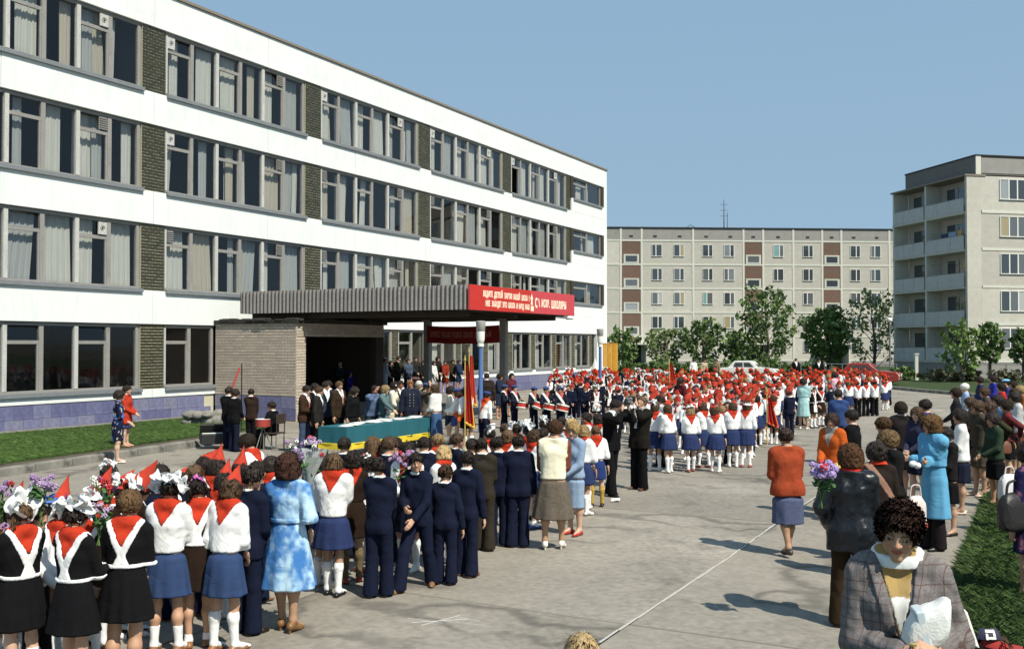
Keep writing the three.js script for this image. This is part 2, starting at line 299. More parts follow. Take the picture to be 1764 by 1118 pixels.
// ---------- canopy ----------
{
  const C = thing('entrance_canopy', 'flat canopy on grey posts with corrugated fascia over the school entrance', 'canopy', S(0, 0), ANG);
  const x0 = 8.5, x1 = 16.4, z0 = 1.12, z1 = 10.5, y0 = 3.74, y1 = 4.52;
  part('roof_slab', [bb(x0 + .12, y1 - .2, z0 + .1, x1 - .1, y1 - .06, z1 - .1)], M.tar, C);
  part('soffit', [bb(x0 + .12, y0 + .1, z0 + .1, x1 - .1, y0 + .16, z1 - .1)], M.brownDark, C);
  const beams = []; for (const x of [x0 + .6, 12.4, 15.5]) beams.push(bb(x - .12, y0 - .2, z0 + .1, x + .12, y0 + .098, z1 - .3)); for (let z = 2.2; z < 10.3; z += 1.6) beams.push(bb(x0 + .15, y0 - .04, z - .05, x1 - .15, y0 + .097, z + .05));
  part('beam', beams, M.brownDark, C);
  // corrugated sheets, one by one
  const sheet = (L) => { const g = new THREE.PlaneGeometry(L, y1 - y0, Math.round(L / .026), 1), p = g.attributes.position; for (let i = 0; i < p.count; i++) p.setZ(i, .03 * Math.sin(p.getX(i) / .166 * 2 * PI)); g.computeVertexNormals(); const b = g.clone(); b.translate(0, 0, -.012); return boxUV(join([g, b])); };
  const sg = sheet(1.16);
  for (let i = 0; i < 8; i++) { const m = part('corrugated_sheet', sg, M.corr, C); m.rotation.y = -PI / 2; m.position.set(x0 + (i % 2) * .014, (y0 + y1) / 2, z0 + .59 + i * 1.17); }
  const sg2 = sheet(1.12);
  for (let i = 0; i < 7; i++) { const m = part('corrugated_sheet', sg2, M.corr, C); m.position.set(x0 + .57 + i * 1.125, (y0 + y1) / 2, z1 - .05 - (i % 2) * .014); const k = m.clone(); k.position.z = z0; k.name = 'corrugated_sheet'; C.add(k); }
  for (let i = 0; i < 8; i++) { const m = part('corrugated_sheet', sg, M.corr, C); m.rotation.y = PI / 2; m.position.set(x1, (y0 + y1) / 2, z0 + .59 + i * 1.17); }
  for (const z of [1.87, 4.54, 8.03]) { const p = part('post', [bev(.26, y0 - .2, .26, 15.5, (y0 - .2) / 2, z, .02)], M.post, C); part('post_cap', [bb(15.3, y0 - .201 + .003, z - .2, 15.7, y0 - .1, z + .2)], M.post, p); }
}
// slogan board on the front edge of the canopy
{
  const W = 7.9, H = .8;
  const c = document.createElement('canvas'); c.width = 2048; c.height = 208; const g = c.getContext('2d');
  g.fillStyle = '#bf2b22'; g.fillRect(0, 0, 1090, 208); g.fillStyle = '#c4454c'; g.fillRect(1090, 0, 958, 208);
  for (let i = 0; i < 2600; i++) { g.fillStyle = `rgba(${rnd() < .5 ? '255,220,200' : '60,0,0'},${.03 + .05 * rnd()})`; g.fillRect(rnd() * 2048, rnd() * 208, 2 + rnd() * 30, 1 + rnd() * 3); }
  g.fillStyle = '#f2e6cc'; g.textBaseline = 'middle';
  const word = (s, x, y, w, h) => { g.save(); g.font = 'bold 100px sans-serif'; const m = g.measureText(s).width; g.translate(x, y); g.scale(w / m, h / 74); g.fillText(s, 0, 0); g.lineWidth = 5; g.strokeStyle = '#f2e6cc'; g.strokeText(s, 0, 0); g.restore(); };
  [['ВЕДИТЕ', 218, 165], ['ДЕТЕЙ', 405, 160], ['ПАРТИЯ', 590, 145], ['ВАШЕЙ', 755, 130], ['ШКОЛЫ', 910, 120], ['!', 1052, 16]].forEach(([s, x, w]) => word(s, x, 64 + (x - 218) * .012, w, 52));
  [['НЕ', 258, 80], ['ЗАБУДЕТ', 365, 170], ['ЭТО', 555, 85], ['ШКОЛА', 660, 130], ['И', 810, 30], ['НАРОД', 855, 100], ['НАШ', 975, 95]].forEach(([s, x, w]) => word(s, x, 146 + (x - 218) * .01, w, 50));
  g.beginPath(); g.moveTo(1112, 26); g.lineTo(1142, 76); g.lineTo(1126, 84); g.lineTo(1134, 132); g.lineTo(1092, 132); g.lineTo(1100, 84); g.lineTo(1082, 76); g.fill(); g.fillRect(1092, 142, 62, 46);
  word('С', 1178, 108, 54, 92); g.lineWidth = 14; g.strokeStyle = '#f2e6cc'; g.beginPath(); g.moveTo(1254, 66); g.lineTo(1276, 146); g.stroke();
  word('ИСКР.', 1310, 108, 178, 74); word('ШКОЛЯРЫ', 1520, 112, 340, 78);
  const t = new THREE.CanvasTexture(c); t.colorSpace = THREE.SRGBColorSpace; t.anisotropy = 8;
  const B = thing('slogan_board', 'long red board with cream lettering along the front of the canopy', 'board', S(12.45, 10.62, 4.13), ANG);
  part('board_frame', [bb(-W / 2, -H / 2, -.06, W / 2, H / 2, .0)], std([.45, .06, .05], .7), B);
  const m = new THREE.Mesh(new THREE.PlaneGeometry(W - .02, H - .02), std('#ffffff', .8, { map: t })); m.position.z = .004; m.name = 'lettered_face'; B.add(m);
  part('bracket', [rod([W / 2 - .1, -H / 2 - .12, -.3], [W / 2 - .1, -H / 2 - .12, .0], .02), rod([W / 2 - 1.2, -H / 2 - .1, -.02], [W / 2 - .1, -H / 2 - .12, -.02], .02)], M.metal, B);
}
// dark red cloth banner slung between the posts
{
  const L = 3.3, H = .68, c = document.createElement('canvas'); c.width = 1024; c.height = 192; const g = c.getContext('2d');
  g.fillStyle = '#7e1714'; g.fillRect(0, 0, 1024, 192); g.fillStyle = '#c8a08a';
  g.font = 'bold 78px serif'; g.textBaseline = 'middle';
  ['ПРИВЕТ', 'НАШ', 'РОДНОЙ', 'ШКОЛЕ', 'ДРУЗ', 'ЬЯ'].forEach((s, i) => { g.save(); const m = g.measureText(s).width, w = [150, 135, 150, 140, 120, 90][i]; g.translate([40, 205, 355, 520, 675, 830][i], 92); g.scale(w / m, 1.1); g.globalAlpha = .75; g.fillText(s, 0, 0); g.restore(); });
  const t = new THREE.CanvasTexture(c); t.colorSpace = THREE.SRGBColorSpace;
  const B = thing('cloth_banner', 'dark red cloth banner with faded lettering slung between the canopy posts', 'banner', S(15.32, 6.28, 3.05), ANG - PI / 2);
  const geo = (z, flip) => { const q = new THREE.PlaneGeometry(L, H, 40, 4), p = q.attributes.position; for (let i = 0; i < p.count; i++) { const u = p.getX(i) / L; p.setZ(i, .03 * Math.sin(u * 22) * (.5 - p.getY(i)) + z); p.setY(i, p.getY(i) - .05 * (1 - 4 * u * u) * 1); } q.computeVertexNormals(); return q; };
  const f = new THREE.Mesh(geo(0), std('#ffffff', .95, { map: t })); f.name = 'cloth'; f.castShadow = true; B.add(f);
  part('hem_rope', [rod([-L / 2, H / 2 - .02, 0], [-L / 2 - .06, H / 2 + .06, 0], .012), rod([L / 2, H / 2 - .02, 0], [L / 2 + .06, H / 2 + .06, 0], .012)], M.metal, B);
}
// ---------- ground, pavement, lawns ----------
{
  const g = struct('ground');
  const m = part('ground_sheet', [bx(1600, .2, 1600, 0, -.19, -300)], M.ground, g, 1);
  // square of concrete slabs (school axes)
  const P = struct('pavement'); P.position.set(...S(0, 0)); P.rotation.y = ANG;
  const base = part('pavement_bed', [bb(-34, -.085, -2, 78, -.028, 60)], std([.09, .085, .075], 1), P);
  const variants = []; for (let v = 0; v < 6; v++) { const q = boxUV(plain(bev(6.1 - .024, .06, 3.4 - .024, 0, -.03, 0, .012))), uv = q.attributes.uv; for (let i = 0; i < uv.count; i++) uv.setXY(i, uv.getX(i) + v * 3.37, uv.getY(i) + v * 1.41); variants.push(q); }
  const tones = [1, .93, 1.05, .97].map((k) => { const q = M.pave.clone(); q.color.multiplyScalar(k); return q; });
  for (let i = -4; i < 12; i++) for (let j = 0; j < 17; j++) {
    const t = .55 + j * 3.4 - .01, s = -9.44 + 6.1 * i;
    if (t > 26 && s < 30) { if (j > 7) continue; }
    part('slab', variants[Math.floor(rnd() * 6)], pick(tones), P).position.set(s + 3.05, rr(-.0025, .0025), t - 1.7 + 2.0);
  }
  // lawn by the school with kerb stones and a worn edge
  const poly = (pts, y0, y1, mat, name, parent, sub = 0) => {
    const sh = new THREE.Shape(pts.map(([a, b]) => new THREE.Vector2(a, -b)));
    const q = new THREE.ExtrudeGeometry(sh, { depth: y1 - y0, bevelEnabled: false }).rotateX(-PI / 2).translate(0, y0, 0);
    return part(name, [q], mat, parent);
  };
  const L = struct('lawn'); L.position.set(...S(0, 0)); L.rotation.y = ANG;
  const kl = (s) => 7.42 - .154 * s - .35;
  poly([[-24, .7], [7.7, .7], [7.0, 3.6], [4.6, 6.1], [3.2, kl(3.2) - .75], [-24, kl(-24) - .75]], -.02, .13, M.turf, 'turf', L);
  poly([[-24, kl(-24) - .76], [3.2, kl(3.2) - .76], [4.61, 6.11], [3.6, kl(3.6) - .1], [-24, kl(-24) - .1]], -.02, .118, M.dirt, 'bare_earth', L);
  poly([[-24, .06], [8.3, .06], [8.3, .9], [7.69, .69], [-24, .69]], -.02, .15, M.kerb, 'wall_apron', L);
  const K = struct('kerb'); K.position.set(...S(0, 0)); K.rotation.y = ANG;
  for (let s = -20; s < 3.4; s += 1.02) { const k = part('kerb_stone', [bev(1.0, .24, .26, 0, .05, 0, .025)], M.kerb, K); k.position.set(s + .5, rr(-.008, .008), kl(s + .5) + .03); k.rotation.y = .153 + rr(-.008, .008); }
  // lawn at the near side
  const N = struct('lawn'); N.position.set(...S(0, 0)); N.rotation.y = ANG;
  poly([[-40, 25.5], [33, 25.5], [33, 60], [-40, 60]], -.027, .02, M.turf, 'turf', N);
  // raised bank beside the camera, where the people closest to it stand
  const bank = new THREE.PlaneGeometry(12, 7, 48, 28).rotateX(-PI / 2), bp = bank.attributes.position;
  for (let i = 0; i < bp.count; i++) { const z = bp.getZ(i) - 2.2, x = bp.getX(i) + 1.5; bp.setXYZ(i, x, .43 * sstep(-5.4, -4.35, z) * sstep(-4.4, -2, x) * sstep(7.4, 5.5, x) - .03 + .02 * vnoise(x * 2, 0, z * 2), z); }
  bank.computeVertexNormals(); part('earth_bank', bank, M.turf, N); N.children[1].position.set(-S(0, 0)[0], 0, 0);
  N.children[1].removeFromParent();
  const B = struct('bank'); part('earth_bank', boxUV(bank), M.turf, B);
  // far lawn by the flats, with its kerb
  const F = struct('lawn');
  poly([[22.6, -61.5], [23.0, -55], [23.6, -50.5], [27, -47], [60, -40], [140, -40], [140, -115], [-20, -115], [-20, -79], [14, -79], [22, -77]], -.02, .12, M.turf, 'turf', F);
  const K2 = struct('kerb');
  const kp = [[22.2, -62.2], [22.75, -55], [23.4, -50.4], [26.8, -46.8], [33, -44.5]];
  for (let i = 0; i < 4; i++) { const [a, b] = kp[i], [c, d] = kp[i + 1], L2 = Math.hypot(c - a, d - b), n = Math.round(L2 / 1); for (let j = 0; j < n; j++) { const k = part('kerb_stone', [bev(L2 / n - .02, .24, .24, 0, .05, 0, .02)], M.kerb, K2); k.position.set(a + (c - a) * (j + .5) / n, 0, b + (d - b) * (j + .5) / n); k.rotation.y = Math.atan2(-(d - b), c - a); } }
  for (let x = -18; x < 21.5; x += 2) { const k = part('kerb_stone', [bev(1.98, .24, .24, 0, .05, 0, .02)], M.kerb, K2); k.position.set(x + 1, 0, -78.6); }
  // painted and chalked marks
  const C = struct('ground_marking'); C.position.set(...S(0, 0)); C.rotation.y = ANG;
  const chalk = std([.46, .45, .42], 1, {});
  const segs = []; for (let s = -16; s < 22; s += .23) { const w = .018 + .014 * rnd(); if (rnd() < .94) segs.push(bx(.235, .004, w, s, .008, 22.95 + .02 * Math.sin(s * .7) + rr(-.006, .006))); }
  part('chalk_line', segs, chalk, C);
  const cross = []; for (let t = 17; t < 27; t += .3) if (rnd() < .7) cross.push(bx(.03, .004, .3, 1.9 + .03 * Math.sin(t), .008, t)); part('chalk_line', cross, std([.42, .41, .39], 1), C);
  const scr = struct('ground_marking'); const c0 = ground(745, 1070);
  const sc = []; for (const [x0, z0, x1, z1] of [[-.2, 0, .35, -.12], [.1, -.05, .5, .1], [-.1, .1, .25, -.25], [-.25, -.15, .1, .02], [.2, -.2, .45, -.05]]) sc.push(rod([c0[0] + x0, .004, c0[2] + z0], [c0[0] + x1, .004, c0[2] + z1], .008, .008, 4).scale(1, .5, 1));
  part('chalk_scribble', sc, std([.44, .43, .40], 1), scr);
}
// blades of grass
function blades(name, label, n, where, y, h0, h1, cols) {
  const g = new THREE.BufferGeometry(), v = [], id = [];
  for (let k = 0; k < 5; k++) { const a = k * 2.4, r = .012 * k, cx = Math.cos(a) * r, cz = Math.sin(a) * r, w = .008, lx = Math.cos(a + 1) * .35, lz = Math.sin(a + 1) * .35, b = v.length / 3; const hh = .7 + .3 * ((k * 7) % 5) / 5; v.push(cx - w * Math.sin(a), 0, cz + w * Math.cos(a), cx + w * Math.sin(a), 0, cz - w * Math.cos(a), cx + lx * .35 * hh, hh * .65, cz + lz * .35 * hh, cx + lx * hh, hh, cz + lz * hh); id.push(b, b + 1, b + 2, b + 2, b + 1, b + 3); }
  // blade width in metres, height 1: scaled per instance
  g.setAttribute('position', new THREE.Float32BufferAttribute(v, 3)); g.setIndex(id); g.computeVertexNormals();
  const m = new THREE.InstancedMesh(g, std('#ffffff', .8, { side: THREE.DoubleSide }), n); m.name = numbered(name); m.userData = { kind: 'stuff', label, category: 'grass' };
  const q = new THREE.Matrix4(), e = new THREE.Euler(), Q = new THREE.Quaternion(), c = new THREE.Color();
  for (let i = 0; i < n; i++) { const [x, z] = where(); const k = lerp(h0, h1, rnd() * rnd()); q.compose(new THREE.Vector3(x, y, z), Q.setFromEuler(e.set(rr(-.2, .2), rr(0, 6.28), rr(-.2, .2))), new THREE.Vector3(k * 1.2 + .45, k, k * 1.2 + .45)); m.setMatrixAt(i, q); const p = pick(cols), j = .75 + .5 * fbm(x * .6, 0, z * .6, 3); m.setColorAt(i, c.setRGB(p[0] * j, p[1] * j, p[2] * j)); }
  scene.add(m);
}
const gcols = [[.036, .08, .013], [.052, .105, .018], [.028, .06, .011], [.075, .115, .027]];
blades('grass', 'green grass of the lawn behind the spectators, longer near the camera', 120000, () => { for (;;) { const d = 4.3 + 18 * rnd() * Math.sqrt(rnd()), x = rr(1.5, .62 * d + 1), p = [x - A0[0], -d - A0[1]]; const t = p[0] * DZ + p[1] * DX; if (t > 25.6) return [x, -d]; } }, .015, .035, .13, gcols);
blades('grass', 'short green grass of the lawn below the school windows', 60000, () => { const s = rr(-16, 7), t = rr(.8, 7.42 - .154 * s - 1.2); const p = S(s, Math.min(t, 9 - .6 * Math.max(0, s) ), 0); return s > 3.2 && t > 6.1 - (s - 4.6) * 1.05 ? (() => { const q = S(s - 5, t * .6 + .6); return [q[0], q[2]]; })() : [p[0], p[2]]; }, .125, .03, .08, gcols.map((c) => c.map((v) => v * 1.4)));

// scraps of paper left on the concrete
[['white paper scrap on the concrete beside the photographer', 1060, 862, .3]].forEach(([l, px, py, w]) => { const o = thing('paper_scrap', l, 'paper', ground(px, py), rr(0, 3)), g = new THREE.PlaneGeometry(w, w * .5, 5, 3).rotateX(-PI / 2), p = g.attributes.position; for (let i = 0; i < p.count; i++) p.setY(i, .012 + .02 * rnd()); g.computeVertexNormals(); part('sheet', boxUV(g), std([.7, .69, .66], .9, { side: THREE.DoubleSide }), o); });
// ---------- block of flats across the square ----------
const flatGrey = [[.62, .605, .555], [.57, .555, .51], [.65, .635, .585]].map((c) => std(c, .95, { map: rep(T.panel, .45), bumpMap: rep(T.bumpFine, 1), bumpScale: .01 }));
const flatBrown = [[.20, .125, .10], [.18, .115, .09]].map((c) => std(c, .95, { map: rep(T.panel, .45) }));
const flatTop = [[.33, .325, .32], [.36, .35, .345]].map((c) => std(c, .95, { map: rep(T.panel, .45) }));
const flatBand = std([.66, .64, .56], .9, { map: rep(T.plaster, .3) });
const winWhite = std([.72, .72, .68], .6), railMat = std([.62, .63, .63], .95, { map: rep(T.panel, .6) }), flatShade = std([.30, .31, .33], .95, { map: rep(T.panel, .6) });
const flatGlass = new THREE.MeshPhysicalMaterial({ color: lin(.05, .06, .065), roughness: .08, clearcoat: 1, clearcoatRoughness: .03 });
const drape = [[.55, .55, .5], [.30, .33, .35], [.6, .6, .55], [.5, .42, .2], [.25, .45, .42], [.12, .10, .09], [.2, .2, .2]].map((c) => std(c, .95));
function flatWindow(parent, x, y, w, h, split, z = 0, dz = 1) {     // frame, two panes and a curtain, standing in the wall
  const f = part('window', [bb(x - .05, y - .06, z - .12, x + w + .05, y, z + .07), bb(x - .03, y + h, z - .12, x + w + .03, y + h + .03, z + .05), bb(x - .03, y + .001, z - .12, x + .02, y + h - .001, z + .045), bb(x + w - .02, y + .001, z - .12, x + w + .03, y + h - .001, z + .045), ...split.map((k) => bb(x + w * k - .05, y + .001, z - .1, x + w * k + .05, y + h - .001, z + .04))], winWhite, parent);
  const e = [0, ...split, 1];
  for (let i = 0; i < e.length - 1; i++) part('pane', [bb(x + w * e[i] + .04, y + .01, z - .03, x + w * e[i + 1] - .04, y + h - .01, z + .012)], rnd() < .68 ? flatGlass : rnd() < .7 ? M.paneDim : pick(M.paneTint), f);
  return f;
}
M.paneDim = new THREE.MeshPhysicalMaterial({ color: lin(.12, .13, .13), roughness: .1, clearcoat: 1 });
M.paneTint = [[.3, .33, .33], [.42, .43, .4], [.36, .30, .16], [.2, .36, .34], [.2, .22, .24]].map((c) => new THREE.MeshPhysicalMaterial({ color: lin(...c), roughness: .15, clearcoat: 1 }));
{
  const rot = .066, c = Math.cos(rot), sn = Math.sin(rot), X0 = 10.64, D0 = 115.5;
  const U = (px) => { const k = (px - 882) / FOCAL; return (D0 * k - X0) / (c - k * sn); };
  const B = thing('apartment_block', 'long five storey panel apartment block with brown stair bays behind the trees', 'apartment block', [X0, 0, -D0], rot);
  const edges = [-22, -13, -9.5, U(1070), U(1106), U(1195), U(1282), U(1316), U(1368), U(1418), U(1451), U(1534), U(1534) + 7, U(1534) + 14];
  const kinds = 'gbggbgg'.split('') && ['g', 'b', 'g', 'b', 'g', 'g', 'b', 'g1', 'g1', 'b', 'g', 'g', 'g'];
  const FY = [.75, 3.55, 6.35, 9.15, 11.95, 14.75], wins = [1132, 1170, 1219.6, 1256.7, 1342, 1393, 1474.7, 1510].map(U);
  part('core', [bb(-22, 0, -11, 42, 16.1, -.2)], flatTop[0], B); part('roof', [bb(-22.2, 16.201, -11.2, 42.2, 16.32, .12)], M.tar, B);
  part('base', [bb(-22, 0, -.199, 42, .74, .02)], flatTop[0], B);
  for (let i = 0; i < kinds.length; i++) {
    const a = edges[i] + .12, b = edges[i + 1] - .12;
    for (let f = 0; f < 5; f++) part('wall_panel', [bb(a, FY[f] + .1, -.19, b, FY[f + 1] - .1, rr(-.012, .0))], pick(kinds[i] === 'b' ? flatBrown : flatGrey), B);
    part('attic_panel', [bb(a, 14.86, -.19, b, 16.2, -.005)], pick(flatTop), B);
    const n = b - a > 4 ? 2 : 1; for (let k = 0; k < n; k++) part('attic_vent', [bx(.42, .22, .05, lerp(a, b, (k + .5) / n), 15.25, 0)], M.dark, B);
    for (let f = 0; f < 5; f++) {
      if (kinds[i] === 'b') { if (f) { flatWindow(B, (a + b) / 2 - .7, FY[f] + .28, 1.4, .72, [], .02); part('window_trim', [bb((a + b) / 2 - .9, FY[f] + .1, -.01, (a + b) / 2 + .9, FY[f] + .22, .06), bb((a + b) / 2 - .9, FY[f] + 1.06, -.01, (a + b) / 2 + .9, FY[f] + 1.18, .06), bb((a + b) / 2 - .9, FY[f] + .221, -.01, (a + b) / 2 - .76, FY[f] + 1.059, .06), bb((a + b) / 2 + .76, FY[f] + .221, -.01, (a + b) / 2 + .9, FY[f] + 1.059, .06)], flatBand, B); } }
      else {
        let xs = wins.filter((u) => u > a && u < b); if (!xs.length) xs = n === 2 ? [lerp(a, b, .3), lerp(a, b, .72)] : [(a + b) / 2];
        for (const u of xs) flatWindow(B, u - .56, FY[f] + 1.0, 1.15, 1.3, [rnd() < .8 ? .6 : .4], .03);
      }
    }
    part('joint_strip', [bb(edges[i] - .115, .75, -.195, edges[i] + .115, 16.195, .045)], flatBand, B);
    // entrance porch in the stair bay
    if (kinds[i] === 'b') { part('entrance', [bb(a - .5, 0, .03, a - .3, 2.6, 1.6), bb(b + .3, 0, .03, b + .5, 2.6, 1.6), bb(a - .8, 2.601, .02, b + .8, 2.8, 2)], flatBand, B); part('entrance_door', [bb(a, .1, .04, b, 2.4, .12)], M.dark, B); }
  }
  for (const y of FY.slice(0)) for (let i = 0; i < kinds.length; i++) part('joint_strip', [bb(edges[i] + .119, y - .095, -.195, edges[i + 1] - .119, y + .095, .04)], flatBand, B);
  for (const u of [12, 14, 27.5, 30.5, 3.5]) part('roof_vent', [bb(u, 16.33, -4, u + .35, 16.7, -3.6), bb(u + .5, 16.33, -4, u + .7, 16.6, -3.7)], M.dark, B);
  const an = part('roof_mast', [rod([U(1265), 16.3, -4], [U(1265), 20.2, -4], .07, .03), rod([U(1271), 16.3, -4], [U(1271), 18.6, -4], .04, .03), ...[18.2, 18.9, 19.6].map((y) => rod([U(1265) - .5, y, -4], [U(1265) + .5, y, -4], .02)), rod([U(1190), 16.3, -4], [U(1205), 17.1, -4], .03), rod([U(1205), 17.1, -4], [U(1225), 16.3, -4], .03)], M.dark, B);
}
// ---------- flats with loggias on the right ----------
{
  const B = thing('loggia_block', 'grey apartment block end with stacked loggias and wide white framed windows', 'apartment block', [33.9, 0, -73.9], .201);
  const FY = [1.36, 4.15, 6.95, 9.75, 12.55, 15.33], Lz = 9.6, Wd = 26;
  part('core', [bb(1.5, 0, -Lz, Wd, 16.6, -.25)], flatShade, B);
  part('parapet', [bb(.75, 15.34, -Lz + .7, Wd, 16.72, -.02)], std([.20, .195, .19], .95, { map: rep(T.panel, .5) }), B);
  part('parapet_panel', [bb(1.25, 15.45, -.019, Wd, 16.6, .02)], flatTop[1], B); part('parapet_strip', [bb(.76, 15.342, -.018, 1.2, 16.71, .05)], flatBand, B);
  part('roof', [bb(.7, 16.721, -Lz + .65, Wd + .2, 16.82, .08)], M.tar, B); part('loggia_roof', [bb(-.15, 15.2, -Lz - .1, 1.6, 15.33, .05)], M.roofEdge, B);
  part('base', [bb(-.02, 0, -.25, Wd, 1.3, .0), bb(0.02, 0, -Lz, 1.49, 1.3, -.26)], flatTop[0], B);
  for (let f = 0; f < 5; f++) {
    const y0 = FY[f], y1 = FY[f + 1];
    for (const [a, b] of [[0, 1.2], [1.205, 6.4], [6.61, 12], [12.2, 18], [18.2, Wd]]) part('wall_panel', [bb(a, y0 + (a ? .1 : -.05), -.24, b, y1 - (a ? .1 : .051), rr(-.01, .0))], pick(flatGrey), B);
    part('joint_strip', [bb(1.25, y0 - .095, -.24, Wd, y0 + .095, .04)], flatBand, B);
    flatWindow(B, 2.8, y0 + 1.0, 2.15, 1.45, [.34, .68], .03); flatWindow(B, 7.6, y0 + 1.0, 2.15, 1.45, [.34, .68], .03); flatWindow(B, 13.2, y0 + 1, 1.4, 1.45, [.5], .03);
    // loggia: slab, back wall, dividers, railing panels, door and window
    part('loggia_slab', [bb(-.05, y0 - .14, -Lz, 1.49, y0, -.251)], flatBand, B);
    part('loggia_back', [bb(1.35, y0 + .001, -Lz + .2, 1.49, y1 - .15, -.252)], pick(flatGrey), B);
    for (const z of [-5.1, -Lz + .1]) part('divider', [bb(.0, y0 + .001, z - .1, 1.34, y1 - .141, z + .1)], flatBand, B);
    for (const [z0, z1] of [[-4.98, -.28], [-Lz + .22, -5.22]]) {
      const n = 3, w = (z1 - z0) / n;
      for (let k = 0; k < n; k++) part('railing_panel', [bb(-.09, y0 - .02, z0 + k * w + .015, -.04, y0 + 1.02, z0 + (k + 1) * w - .015)], railMat, B);
      part('handrail', [bb(-.1, y0 + 1.021, z0, -.03, y0 + 1.06, z1)], M.metal, B);
      part('loggia_window', [bb(1.3, y0 + .9, z0 + .8, 1.349, y0 + 2.2, z0 + 2.2), bb(1.3, y0 + .1, z0 + 2.4, 1.349, y0 + 2.2, z0 + 3.1)], flatGlass, B);
    }
  }
  const wash = []; part('washing', [bx(.03, .5, .45, .4, FY[3] + 1.3, -1.4)], std([.6, .35, .08], .9), B); part('washing', [bx(.03, .5, .9, .4, FY[3] + 1.25, -2.3)], std([.3, .38, .5], .9), B); part('washing', [bx(.03, .55, .8, .42, FY[3] + 1.2, -3.3)], std([.05, .06, .12], .9), B);
  part('washing', [bx(.03, .5, .3, .4, FY[2] + 1.7, -.8)], std([.5, .4, .08], .9), B); part('washing_line', [rod([.4, FY[3] + 1.56, -.3], [.4, FY[3] + 1.56, -5], .012), rod([.4, FY[2] + 1.96, -.3], [.4, FY[2] + 1.96, -5], .012)], M.metal, B);
}
// ---------- trees and bushes ----------
const leafMat = (c) => new THREE.MeshPhysicalMaterial({ color: lin(...c), roughness: .75, side: THREE.DoubleSide, vertexColors: true, transmission: .25, thickness: 0 });
const LM = [leafMat([.11, .185, .045]), leafMat([.145, .24, .05]), leafMat([.20, .26, .095]), leafMat([.12, .115, .055])];
const bark = std([.10, .08, .06], .95);
function leaves(list, size) {
  const pos = [], nor = [], col = [], q = new THREE.Vector3(), a = new THREE.Vector3(), b = new THREE.Vector3();
  for (const [x, y, z, k] of list) {
    q.set(rr(-1, 1), rr(-.3, 1), rr(-1, 1)).normalize(); a.set(rr(-1, 1), rr(-1, 1), rr(-1, 1)).cross(q).normalize(); b.crossVectors(q, a);
    const s = size * rr(.6, 1.25), t = s * .62, P = [[-s, 0], [0, -t], [s, 0], [0, t]].map(([u, v]) => [x + a.x * u + b.x * v, y + a.y * u + b.y * v, z + a.z * u + b.z * v]);
    for (const i of [0, 1, 2, 0, 2, 3]) { pos.push(...P[i]); nor.push(q.x, q.y, q.z); col.push(k, k, k * .9); }
  }
  const g = new THREE.BufferGeometry(); g.setAttribute('position', new THREE.Float32BufferAttribute(pos, 3)); g.setAttribute('normal', new THREE.Float32BufferAttribute(nor, 3)); g.setAttribute('color', new THREE.Float32BufferAttribute(col, 3));
  g.setAttribute('uv', new THREE.Float32BufferAttribute(new Float32Array(pos.length / 3 * 2), 2)); return g;
}
